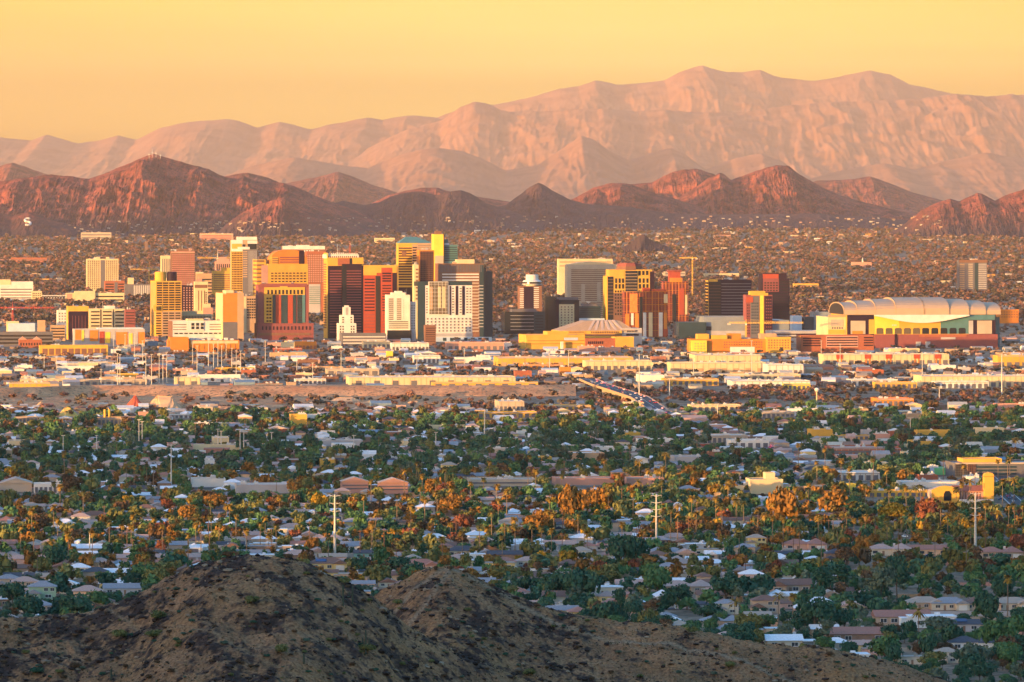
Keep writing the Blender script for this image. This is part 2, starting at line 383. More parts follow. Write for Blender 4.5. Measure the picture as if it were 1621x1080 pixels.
mountain('mountain', 'pale conical hill rising right of the big red butte', [(1240, 310), (1291, 286), (1332, 285), (1355, 283), (1377, 279), (1408, 290), (1443, 304), (1479, 314), (1540, 330)], 38000, 2600, 2400, 71, M_mtn_red, nx=160, ny=70, spur=0.34, power=1.5, lam=0.06)
mountain('mountain', 'rounded red hill behind the big red butte', [(960, 320), (997, 292), (1033, 288), (1063, 272), (1085, 268), (1104, 267), (1129, 275), (1160, 292), (1200, 320)], 29500, 1700, 1500, 73, M_mtn_red, nx=160, ny=80, spur=0.34, power=1.5, lam=0.04)
mountain('mountain', 'big red butte with rocky twin summits lit by the low sun', [(1020, 345), (1055, 325), (1078, 311), (1105, 294), (1124, 280), (1132, 278), (1139, 273), (1146, 276), (1157, 285), (1172, 280), (1185, 275), (1205, 268), (1225, 262), (1248, 262), (1256, 268), (1263, 275), (1286, 288), (1310, 300), (1332, 310), (1362, 319), (1420, 333), (1500, 345), (1560, 352)], 27800, 1900, 1400, 79, M_mtn_red, nx=300, ny=110, spur=0.34, power=1.5, lam=0.035)
mountain('mountain', 'low red hill with a ragged crest left of the big red butte', [(850, 340), (880, 325), (909, 314), (940, 297), (967, 290), (985, 290), (1003, 293), (1033, 305), (1060, 312), (1100, 325), (1140, 345)], 27000, 1500, 1200, 83, M_mtn_red, nx=200, ny=90, spur=0.34, power=1.5, lam=0.035)
mountain('mountain', 'dark pointed hill with a red tip beside the park hill', [(700, 355), (745, 338), (775, 330), (800, 325), (830, 303), (840, 295), (853, 289), (864, 295), (876, 303), (900, 315), (927, 323), (960, 325), (997, 328), (1060, 338), (1150, 340), (1280, 338), (1400, 345), (1480, 355), (1560, 372)], 25600, 1400, 1300, 89, M_mtn_shade, nx=320, ny=90, spur=0.34, power=1.5, lam=0.04)
mountain('mountain', 'dark flat topped park hill with trees along its crest', [(470, 365), (500, 345), (525, 322), (545, 318), (575, 325), (600, 320), (622, 310), (640, 305), (664, 303), (690, 309), (710, 304), (730, 301), (745, 306), (770, 322), (800, 331), (840, 345), (900, 365)], 25000, 1300, 1100, 97, M_mtn_shade, nx=220, ny=90, spur=0.34, power=1.5, lam=0.04)
mountain('mountain', 'red rocky peak carrying radio masts on its summit', [(-220, 330), (-120, 300), (-40, 292), (0, 287), (40, 281), (80, 276), (110, 279), (140, 283), (165, 275), (195, 262), (225, 250), (243, 243), (262, 248), (300, 260), (330, 267), (355, 280), (375, 283), (386, 278), (400, 285), (420, 289), (450, 289), (470, 296), (500, 310), (520, 318), (560, 332), (600, 350), (640, 368)], 24600, 1700, 1500, 101, M_mtn_red, nx=420, ny=140, spur=0.34, power=1.5, lam=0.04)
mountain('mountain', 'small orange spur at the foot of the peak with masts', [(340, 372), (362, 352), (385, 336), (410, 324), (440, 315), (452, 312), (462, 318), (485, 332), (520, 348), (560, 362), (590, 372)], 23200, 900, 700, 103, M_mtn_red, nx=140, ny=70, spur=0.34, power=1.5, lam=0.03)
mountain('mountain', 'low red foothill bearing the white letter S', [(-120, 350), (-60, 330), (-10, 335), (20, 341), (45, 335), (62, 340), (85, 350), (120, 358), (170, 366), (220, 376)], 23000, 700, 700, 107, M_mtn_red, nx=120, ny=70, spur=0.34, power=1.5, lam=0.05)
mountain('mountain', 'jagged red hills at the east edge of the city', [(1400, 372), (1428, 357), (1445, 344), (1458, 333), (1480, 322), (1504, 314), (1510, 316), (1519, 319), (1530, 313), (1539, 309), (1547, 305), (1555, 307), (1575, 318), (1590, 309), (1605, 305), (1621, 299), (1680, 295), (1740, 310), (1800, 350)], 23400, 1100, 1000, 109, M_mtn_red, nx=260, ny=100, spur=0.34, power=1.5, lam=0.035)

# small dome of red earth out in the suburbs
mountain('mountain', 'tiny red knoll among the suburbs beyond downtown', [(985, 392), (1003, 383), (1012, 373), (1020, 371), (1030, 380), (1045, 386), (1062, 392)], 19000, 260, 240, 113, M_mtn_red, nx=50, ny=30, spur=0.34, power=1.5, lam=0.02)
# ------------------------------------------------------------------ foreground desert hills
def hill():
    A = [(-400, 1010), (-200, 1000), (-60, 982), (0, 976), (60, 973), (110, 969), (150, 963), (185, 951), (220, 939), (260, 916), (300, 898), (335, 885), (370, 879), (400, 877), (430, 880), (460, 885), (490, 894), (520, 908), (550, 921), (590, 944), (640, 985), (700, 1022), (800, 1070), (900, 1120), (1100, 1250), (1400, 1500), (1900, 1700)]
    B = [(-400, 1300), (300, 1200), (440, 1080), (520, 1000), (560, 966), (600, 942), (630, 924), (660, 907), (690, 898), (712, 898), (735, 906), (765, 919), (800, 938), (840, 955), (880, 967), (930, 976), (980, 984), (1020, 988), (1060, 990), (1090, 997), (1130, 1001), (1163, 1007), (1213, 1017), (1253, 1022), (1314, 1024), (1364, 1033), (1400, 1043), (1430, 1050), (1474, 1067), (1504, 1078), (1560, 1100), (1700, 1200), (1900, 1400)]
    def crest(pts, x, D):
        u = 810.5 + x / D * F
        v = np.interp(u, [p[0] for p in pts], [p[1] for p in pts])
        return CAMZ - (v - HOR) / F * D
    xs = np.concatenate([np.linspace(-420, -150, 60)[:-1], np.arange(-150, 150, 0.42), np.linspace(150, 420, 60)])
    ys = np.concatenate([np.linspace(880, 1215, 60)[:-1], np.arange(1215, 1300, 0.5), np.arange(1300, 1440, 0.5), np.linspace(1440, 1900, 70)])
    X, Y = np.meshgrid(xs, ys)
    wob = 6 * fbm(X / 60, Y * 0 + 2.2, 5, 3)
    ya = 1300 + wob + 0.10 * X; yb = 1420 + wob * 0.8 - 0.10 * X
    def prof(d, sf, sb, r=5.0):
        s = np.where(d < 0, sf, sb)
        return s * (np.sqrt(d * d + r * r) - r)
    za = crest(A, xs, 1300)[None, :]; zb = crest(B, xs, 1420)[None, :]
    g1 = ridged(X / 34 + 0.25 * fbm(X / 20, Y / 20, 6, 3), Y / 70, 7, 4) - 0.75
    Za = za - prof(Y - ya, 0.37, 0.55); Zb = zb - prof(Y - yb, 0.36, 0.5)
    da = np.clip(np.abs(Y - ya) / 26, 0, 1); db = np.clip(np.abs(Y - yb) / 26, 0, 1)
    Za = Za + 5.5 * g1 * da; Zb = Zb + 4.5 * g1 * db
    k = 3.0
    Z = np.maximum(Za, Zb) + k * np.log1p(np.exp(-np.abs(Za - Zb) / k)) * 0.5
    Z = Z + 1.35 * fbm(X / 10, Y / 10, 12, 6, 0.62) + 0.4 * np.maximum(0, fbm(X / 2.2, Y / 2.2, 15, 3)) * 2
    base = -6
    Z = np.maximum(Z, base + 3 * fbm(X / 60, Y / 60, 16, 2))
    # dark varnished rock patches, tan soil, a pale footpath along the crest
    rk = 0.55 * fbm(X / 17 + 3, Y / 22, 21, 5, 0.62) + 0.55 * fbm(X / 5.5, Y / 7, 27, 3) + 0.55 * fbm(X / 1.7, Y / 2.2, 29, 3, .7) + 0.10 * np.exp(-((Y - ya) / 30) ** 2) * (X < -25) - 0.16 * (X > 20) - 0.05
    rkm = np.clip((rk + 0.085) / 0.22, 0, 1)[..., None]
    soil = np.array([0.190, 0.100, 0.048]) * (1 + 0.5 * fbm(X / 12, Y / 12, 33, 4))[..., None]
    warm = np.clip(fbm(X / 30, Y / 30, 38, 3) * 1.5 + 0.3, 0, 1)[..., None]
    soil = soil * (1 - 0.4 * warm) + np.array([0.25, 0.13, 0.048]) * 0.4 * warm
    rock = np.array([0.042, 0.026, 0.019]) * (1 + 0.6 * fbm(X / 2, Y / 2, 41, 3))[..., None]
    T = soil * (1 - rkm) + rock * rkm
    def track(pts, w, c):
        nonlocal T
        px = np.array([PX(p[0], 1420) for p in pts]); py = np.array([p[1] for p in pts])
        d = np.full(X.shape, 1e9)
        for i in range(len(px) - 1):
            ax, ay, bx, by = px[i], py[i], px[i + 1], py[i + 1]
            t = np.clip(((X - ax) * (bx - ax) + (Y - ay) * (by - ay)) / ((bx - ax) ** 2 + (by - ay) ** 2), 0, 1)
            d = np.minimum(d, np.hypot(X - ax - t * (bx - ax), Y - ay - t * (by - ay)))
        mk = np.clip(1.4 - d / (w * (1 + 0.5 * fbm(X / 5, Y / 5, 51, 3))), 0, 1)[..., None] * 0.85
        T = T * (1 - mk) + np.array(c) * mk
    track([(560, 1405), (620, 1402), (670, 1412), (712, 1420), (760, 1418), (820, 1415), (900, 1408), (990, 1404), (1060, 1405), (1160, 1398), (1260, 1388), (1400, 1380)], 1.1, (0.20, 0.135, 0.08))
    track([(712, 1418), (690, 1404), (640, 1386), (600, 1375), (560, 1366)], 0.8, (0.20, 0.135, 0.08))
    track([(230, 1288), (300, 1268), (380, 1252), (470, 1238), (560, 1228)], 0.5, (0.17, 0.105, 0.055))
    me = np_mesh('hillside', np.stack([X, Y, Z], -1).reshape(-1, 3), grid_faces(len(ys), len(xs)), [attr_mat('hill_soil', 1.6, 0.95, 0.55)], T.reshape(-1, 3), smooth=False)
    o = bpy.data.objects.new('hillside', me); COL.objects.link(o)
    tag(o, 'rocky brown desert hillside in the foreground with a pale footpath', kind='structure')
    return o, xs, ys, Z, rkm[..., 0]
HILL, HXS, HYS, HZ, HROCK = hill()
def hill_z(x, y):
    i = np.clip(np.searchsorted(HXS, x) - 1, 0, len(HXS) - 2); j = np.clip(np.searchsorted(HYS, y) - 1, 0, len(HYS) - 2)
    fx = (x - HXS[i]) / (HXS[i + 1] - HXS[i]); fy = (y - HYS[j]) / (HYS[j + 1] - HYS[j])
    return (HZ[j, i] * (1 - fx) + HZ[j, i + 1] * fx) * (1 - fy) + (HZ[j + 1, i] * (1 - fx) + HZ[j + 1, i + 1] * fx) * fy
_hd = np.arange(1100, 1520, 0.7)
def hill_hit(u, v):
    """first point of the hillside seen along the line of sight through photo pixel (u, v)"""
    x = (u - 810.5) / F * _hd; z = CAMZ - (v - HOR) / F * _hd
    h = hill_z(x, _hd); k = np.nonzero(h >= z)[0]
    if len(k) == 0: return None
    return float(x[k[0]]), float(_hd[k[0]]), float(h[k[0]])
def hill_top_v(u):
    x = (u - 810.5) / F * _hd
    return float(np.min(HOR + (CAMZ - hill_z(x, _hd)) / _hd * F))
_HT = np.array([hill_top_v(u) for u in range(-20, 1660, 10)])
def hill_v(u): return float(np.interp(u, np.arange(-20, 1660, 10), _HT))

def ico(sub, seed, amp, sq=1.0):
    bm = bmesh.new(); bmesh.ops.create_icosphere(bm, subdivisions=sub, radius=1.0)
    V = np.array([v.co[:] for v in bm.verts]); Fc = np.array([[v.index for v in f.verts] for f in bm.faces]); bm.free()
    rs = np.random.RandomState(seed)
    V = V * (1 + amp * (rs.rand(len(V), 1) - 0.5) * 2); V[:, 2] *= sq
    return V, Fc
def rocks():
    rs = np.random.RandomState(4)
    base = [ico(1, s, 0.28, 0.7) for s in range(5)]
    rows = []
    for _ in range(110000):
        x = rs.uniform(-150, 150); y = rs.uniform(1215, 1440)
        i = min(len(HXS) - 2, np.searchsorted(HXS, x)); j = min(len(HYS) - 2, np.searchsorted(HYS, y))
        r = HROCK[j, i]
        if rs.rand() > 0.03 + 0.32 * r: continue
        s = 0.12 + 0.75 * rs.rand() ** 5 + 0.2 * r * rs.rand()
        g = rs.uniform(0.7, 1.5)
        c = (0.030 * g, 0.019 * g, 0.014 * g) if rs.rand() < 0.86 else (0.17 * g, 0.12 * g, 0.075 * g)
        rows.append((rs.randint(5), x, y, hill_z(x, y) + 0.05, rs.rand() * 6.3, s * rs.uniform(0.8, 1.5), s * rs.uniform(0.6, 1.2), *c))
    o = merge('rubble', base, rows, [attr_mat('rubble_rock', 3.0, 0.9, 0.3)], rs)
    tag(o, 'dark broken rocks strewn over the foreground hillside', kind='stuff')
rocks()
def tufts():
    rs = np.random.RandomState(14); base = []
    for k in range(4):
        V = []; T = []
        for i in range(12):
            a = rs.rand() * 6.28; l = rs.uniform(.5, 1.0); o = len(V); w = .13
            V += [(-math.sin(a) * w, math.cos(a) * w, 0), (math.sin(a) * w, -math.cos(a) * w, 0), (math.cos(a) * l * .7, math.sin(a) * l * .7, l * .8)]; T.append((o, o + 1, o + 2))
        base.append((np.array(V), np.array(T)))
    rows = []
    cols = [(.17, .12, .05), (.11, .085, .035), (.055, .06, .028), (.05, .035, .022), (.035, .03, .018)]
    for _ in range(26000):
        x = rs.uniform(-150, 150); y = rs.uniform(1225, 1435)
        i = min(len(HXS) - 2, np.searchsorted(HXS, x)); j = min(len(HYS) - 2, np.searchsorted(HYS, y))
        if rs.rand() < HROCK[j, i] * .7: continue
        g = rs.uniform(.7, 1.4); c = cols[rs.randint(5)]; s = rs.uniform(.2, .7)
        rows.append((rs.randint(4), x, y, hill_z(x, y) - .02, rs.rand() * 6.3, s, s, *[q * g for q in c]))
    o = merge('dry_grass', base, rows, [attr_mat('dry_grass_blades', 2.0, .9, .3)], rs); tag(o, 'dry straw tufts and low brush dotting the foreground hillside', kind='stuff')
tufts()

# ------------------------------------------------------------------ vegetation
def crown_mesh(seed, n, size, lobes=6, tall=0.8, core=True, spread=0.55, drop=0.0):
    """leaf clumps over several lobes; unit crown: radius about 1, base at z = 0; quads only"""
    rs = np.random.RandomState(seed)
    C = []; 
    for i in range(lobes):
        a = rs.rand() * 6.28; r = spread * math.sqrt(rs.rand())
        C.append((r * math.cos(a), r * math.sin(a), tall * (0.55 + 0.75 * rs.rand()) * (1 - 0.35 * r), rs.uniform(0.32, 0.52)))
    C = np.array(C)
    V = []; Fc = []
    if core:
        for c in C:
            bv, bf = ico(1, rs.randint(9999), 0.2)
            o = len(V); V += list(bv * c[3] * 0.66 * np.array([1, 1, 0.85]) + c[:3]); Fc += [(a + o, b + o, c2 + o, c2 + o) for a, b, c2 in bf]
    k = rs.randint(0, lobes, n)
    d = rs.normal(size=(n, 3)); d /= np.linalg.norm(d, axis=1)[:, None]; d[:, 2] = np.where(d[:, 2] < -0.35, -d[:, 2], d[:, 2])
    P = C[k, :3] + d * (C[k, 3] * rs.uniform(0.78, 1.15, n))[:, None] * np.array([1, 1, 0.88])
    nn = d + 0.75 * rs.normal(size=(n, 3)); nn /= np.linalg.norm(nn, axis=1)[:, None]
    t = np.cross(nn, rs.normal(size=(n, 3))); t /= np.linalg.norm(t, axis=1)[:, None]; b = np.cross(nn, t)
    s = size * rs.uniform(0.55, 1.35, n)[:, None]
    q = np.stack([P - t * s * 0.5 - b * s * 0.35, P + t * s * 0.5 - b * s * 0.5, P + t * s * 0.4 + b * s * 0.5, P - t * s * 0.55 + b * s * 0.4], 1).reshape(-1, 3)
    q[:, 2] -= drop * rs.rand(len(q))
    o = len(V); V += list(q); Fc += [(o + 4 * i, o + 4 * i + 1, o + 4 * i + 2, o + 4 * i + 3) for i in range(n)]
    return np.array(V), np.array(Fc)
def tri(vf):
    """quads -> triangles (degenerate quads of the core dropped)"""
    V, Q = vf
    T1 = Q[:, [0, 1, 2]]; m = Q[:, 2] != Q[:, 3]; T2 = Q[m][:, [0, 2, 3]]
    return V, np.concatenate([T1, T2])

GREENS = {'dark green': (0.034, 0.082, 0.050), 'green': (0.062, 0.125, 0.048), 'olive': (0.125, 0.125, 0.042), 'brown': (0.105, 0.062, 0.032),
          'yellow': (0.30, 0.18, 0.022), 'rust red': (0.17, 0.06, 0.032), 'grey green': (0.085, 0.115, 0.075), 'amber': (0.21, 0.105, 0.026)}
FM = {k: foliage_mat('foliage_' + k.replace(' ', '_'), c, 0.3) for k, c in GREENS.items()}
M_bark = mat('bark', (0.10, 0.07, 0.05), 0.95, 0.3, 2.0)
NEAR_CROWNS = []
for i in range(10):
    tall = [0.55, 0.75, 0.95, 0.7, 1.35, 0.6, 1.1, 0.8, 1.6, 0.65][i]
    NEAR_CROWNS.append((crown_mesh(100 + i, 700, 0.125, 8 + i % 4, tall, True, 0.62 if tall < 1.2 else 0.36), tall))
CROWN_ME = {}
def crown_me(i, c):
    if (i, c) not in CROWN_ME:
        (V, Q), _ = NEAR_CROWNS[i]; Vt, Tt = tri((V, Q))
        CROWN_ME[(i, c)] = np_mesh('crown', Vt, Tt, [FM[c]])
    return CROWN_ME[(i, c)]
_tb = MB(); _tb.tube((0, 0, 0), (0.04, 0.02, 0.5), 0.075, 0.055, M_bark, 7)
for a_ in (0.3, 2.3, 4.4): _tb.tube((0.04, 0.02, 0.48), (0.04 + 0.3 * math.cos(a_), 0.02 + 0.3 * math.sin(a_), 1.05), 0.045, 0.02, M_bark, 5)
TRUNK_ME = _tb.mesh('trunk')

def palm_mesh(seed, kind):
    rs = random.Random(seed); V = []; Q = []
    n = 34 if kind == 'fan' else 30
    for i in range(n):
        a = rs.random() * 6.283; el = rs.uniform(-0.75, 1.35) if kind == 'fan' else rs.uniform(-0.5, 1.3)
        L = rs.uniform(0.75, 1.05) if kind == 'fan' else rs.uniform(1.0, 1.35); w = 0.30 if kind == 'fan' else 0.16
        dx, dy = math.cos(a), math.sin(a)
        pts = []
        for t in (0.12, 0.55, 1.0):
            r = L * t * math.cos(el * (1 - 0.3 * t)); z = L * t * math.sin(el) - (0.42 if kind == 'fan' else 0.55) * t * t * L
            pts.append((r, z))
        ww = (0.04, w, 0.05) if kind != 'fan' else (0.04, w, w * 0.75)
        o = len(V)
        for (r, z), q in zip(pts, ww):
            V.append((dx * r - dy * q, dy * r + dx * q, z - q * 0.4)); V.append((dx * r, dy * r, z)); V.append((dx * r + dy * q, dy * r - dx * q, z - q * 0.4))
        for k in (0, 1):
            for j in (0, 1): Q.append((o + k * 3 + j, o + k * 3 + j + 1, o + k * 3 + 4 + j, o + k * 3 + 3 + j))
    return np.array(V), np.array(Q)
M_palm = foliage_mat('palm_frond', (0.22, 0.145, 0.030), 0.3)
M_palm2 = foliage_mat('palm_frond_dull', (0.09, 0.09, 0.030), 0.3)
M_skirt = mat('dead_frond', (0.20, 0.13, 0.06), 0.95, 0.25, 1.5)
M_ptrunk = mat('palm_bark', (0.17, 0.12, 0.085), 0.95, 0.2, 1.5)
PALM_ME = {}
for k_ in ('fan', 'date'):
    for s_ in range(3):
        V_, Q_ = palm_mesh(s_ + (0 if k_ == 'fan' else 50), k_)
        for mm in (M_palm, M_palm2): PALM_ME[(k_, s_, mm.name)] = np_mesh('fronds', V_, Q_, [mm])
_b = MB(); _b.lathe([(0.10, -0.95), (0.30, -0.8), (0.36, -0.3), (0.16, 0.05)], M_skirt, 8); SKIRT_ME = _b.mesh('skirt')
_b = MB(); _b.tube((0, 0, 0), (0.012, 0, 0.45), 0.021, 0.014, M_ptrunk, 7); _b.tube((0.012, 0, 0.45), (0.0, 0, 1), 0.014, 0.011, M_ptrunk, 7); PTRUNK_ME = _b.mesh('trunk')

# ---- items that get their label later, from how they look and what stands beside them
AUTO = []
def later(o, adj, noun, D, z, x, cat, group): AUTO.append([o, adj, noun, toU(x, D), toV(z, D), D, cat, group])

def shrub(u, v, s, rs, c):
    h = hill_hit(u, v)
    if h is None: return
    x, y, z = h
    t = empty('desert_shrub', (x, y, z - 0.05), rs.rand() * 6.3)
    i = rs.randint(0, 4) if c != 'brown' else rs.randint(5, 8)
    inst('foliage', crown_me([0, 3, 5, 9][rs.randint(4)], c), t, (0, 0, 0.08 * s), 0, (s, s, s * 0.85))
    inst('stem', TRUNK_ME, t, (0, 0, 0), 0, (s * 0.5, s * 0.5, s * 0.5))
    nm = {'olive': 'olive green', 'brown': 'dry brown', 'grey green': 'grey green', 'dark green': 'dark'}[c]
    later(t, ('large ' if s > 1.15 else 'small ' if s < 0.55 else '') + nm, 'desert shrub', y, z, x, 'shrub', 'shrubs on the foreground hills')
def shrubs():
    rs = np.random.RandomState(8)
    for u, v, s, c in [(252, 982, 2.2, 'olive'), (190, 1012, 2.1, 'olive'), (240, 1010, 1.7, 'olive'), (400, 958, 1.8, 'olive'), (444, 1036, 2.2, 'olive'), (359, 884, 1.6, 'brown'), (455, 886, 1.5, 'brown'), (544, 926, 1.6, 'olive'), (573, 936, 1.6, 'grey green'), (630, 958, 1.5, 'olive'), (740, 970, 1.1, 'olive'), (837, 1072, 1.9, 'olive'), (780, 1006, 1.3, 'brown'), (1157, 1058, 1.7, 'olive'), (1093, 1003, 1.7, 'olive'), (714, 903, 1.0, 'brown'), (736, 910, 1.0, 'brown'), (690, 903, .8, 'brown'), (1315, 1040, 1.2, 'brown'), (580, 1035, 2.3, 'olive'), (60, 1070, 1.9, 'dark green'), (120, 1060, 1.4, 'brown'), (815, 925, 1.1, 'brown'), (850, 962, 1.0, 'brown'), (930, 985, .8, 'olive')]:
        shrub(u, v, s, rs, c)
    n = 0
    while n < 262:
        u = rs.uniform(0, 1500); v = rs.uniform(885, 1079)
        if v < hill_v(u) + 3: continue
        c = ['brown', 'brown', 'dark green', 'olive', 'grey green'][rs.randint(5)]
        shrub(u, v, rs.uniform(0.3, 1.0), rs, c); n += 1
shrubs()
M_sag = mat('saguaro_skin', (0.045, 0.055, 0.035), 0.9, 0.25, 2.0)
def saguaro(u, v, h, arms, label):
    hit = hill_hit(u, v)
    if hit is None: return
    t = empty('saguaro_cactus', (hit[0], hit[1], hit[2] - 0.1)); tag(t, label, 'cactus', 'saguaros on the foreground hills')
    def col(pts, r, name):
        b = MB(); n = 12
        vs = []; m = len(pts)
        for k, (px, pz, rr) in enumerate(pts):
            for i in range(n):
                q = rr * (1.0 if i % 2 else 0.86); a = 2 * math.pi * i / n
                vs.append((px + q * math.cos(a), q * math.sin(a), pz))
        fs = [(k * n + i, k * n + (i + 1) % n, (k + 1) * n + (i + 1) % n, (k + 1) * n + i) for k in range(m - 1) for i in range(n)] + [tuple(range((m - 1) * n, m * n))]
        b.add(vs, fs, M_sag); b.build(name, t)
    r = 0.24
    col([(0, 0, r * .8), (0, h * .3, r), (0, h * .8, r), (0, h * .95, r * .75), (0, h, r * .3)], r, 'trunk')
    for sx, z0, z1 in arms:
        b = MB(); b.tube((0, 0, z0), (sx * 0.7, 0, z0 + 0.15), .15, .15, M_sag, 10); b.tube((sx * .7, 0, z0 + .05), (sx * .7, 0, z1 - .2), .16, .15, M_sag, 10); b.tube((sx * .7, 0, z1 - .22), (sx * .7, 0, z1), .15, .06, M_sag, 10)
        b.build('arm', t)
saguaro(186, 950, 4.6, [(1, 1.6, 3.2), (-1, 2.0, 3.0)], 'tall saguaro with two arms on the crest beside the green gabled house')
saguaro(543, 962, 5.0, [], 'bare pole shaped saguaro on the slope, one of a close pair')
saguaro(558, 961, 4.4, [(-1, 2.4, 3.2)], 'saguaro with one short arm, one of a close pair on the slope')
saguaro(579, 1036, 5.5, [(1, 2.0, 3.6), (-1, 2.6, 3.8)], 'saguaro standing in a green shrub low on the slope')
saguaro(176, 1079, 2.6, [(1, .9, 1.6)], 'small dark saguaro near the bottom of the slope')
saguaro(481, 1052, 2.4, [], 'short armless saguaro by a rocky patch near the bottom of the hill')
# ------------------------------------------------------------------ buildings
W = dict(
    white=mat('wall_white', (0.56, 0.52, 0.46), 0.8, 0.12, 0.08), cream=mat('wall_cream', (0.52, 0.41, 0.235), 0.85, 0.12, 0.08),
    gold=mat('wall_gold', (0.52, 0.29, 0.05), 0.8, 0.12, 0.08), orange=mat('wall_orange', (0.50, 0.17, 0.03), 0.85, 0.12, 0.08),
    tan=mat('wall_tan', (0.37, 0.24, 0.14), 0.85, 0.12, 0.08), brown=mat('wall_brown', (0.165, 0.082, 0.055), 0.85, 0.12, 0.08),
    brick=mat('wall_brick', (0.28, 0.09, 0.052), 0.9, 0.12, 0.3), red=mat('wall_red', (0.31, 0.055, 0.032), 0.85, 0.08, 0.2),
    maroon=mat('wall_maroon', (0.20, 0.06, 0.06), 0.8, 0.07, 0.2), plum=mat('wall_plum', (0.020, 0.011, 0.026), 0.5, 0.07, 0.2, 0.06),
    grey=mat('wall_grey', (0.33, 0.31, 0.30), 0.85, 0.12, 0.08), dgrey=mat('wall_dark_grey', (0.11, 0.105, 0.115), 0.8, 0.1, 0.15),
    blue=mat('wall_pale_blue', (0.36, 0.45, 0.52), 0.7, 0.12, 0.08), teal=mat('wall_teal', (0.06, 0.15, 0.16), 0.7, 0.1, 0.15),
    pink=mat('wall_pink', (0.42, 0.22, 0.165), 0.85, 0.12, 0.08), yellow=mat('wall_yellow', (0.66, 0.46, 0.06), 0.8, 0.12, 0.08),
    green=mat('wall_green', (0.12, 0.42, 0.17), 0.8, 0.1, 0.15), slate=mat('wall_slate', (0.17, 0.195, 0.21), 0.7, 0.12, 0.08), beige=mat('wall_beige', (0.37, 0.30, 0.225), 0.85, 0.12, 0.08),
    glass=mat('glass_dark', (0.014, 0.019, 0.028), 0.15, 0.15, 0.05, 0.16), glassb=mat('glass_blue', (0.022, 0.045, 0.060), 0.18, 0.15, 0.05, 0.18),
    glassg=mat('glass_warm', (0.10, 0.075, 0.045), 0.3, 0.15, 0.05, 0.45), roofw=mat('roof_white', (0.55, 0.50, 0.44), 0.9, 0.08, 0.1),
    roofg=mat('roof_grey', (0.30, 0.27, 0.25), 0.9, 0.1, 0.1), rooft=mat('roof_tan', (0.42, 0.31, 0.24), 0.9, 0.1, 0.1),
    steel=mat('steel_grey', (0.42, 0.40, 0.37), 0.5, 0.05, 0.3, 0.4), redsteel=mat('steel_red', (0.42, 0.05, 0.04), 0.6, 0.05, 0.3, 0.3),
    ysteel=mat('steel_yellow', (0.62, 0.38, 0.06), 0.6, 0.05, 0.3, 0.3), conc=mat('concrete', (0.42, 0.36, 0.30), 0.9, 0.08, 0.2),
    dark=mat('dark_opening', (0.022, 0.020, 0.024), 0.9, 0.1, 0.2), copper=mat('copper_green', (0.05, 0.15, 0.15), 0.5, 0.1, 0.1, 0.4),
)
KEEP = []       # (u0, u1, v0, v1, D): what should stay in view
FOOT = []       # world footprints (x0, x1, y0, y1)

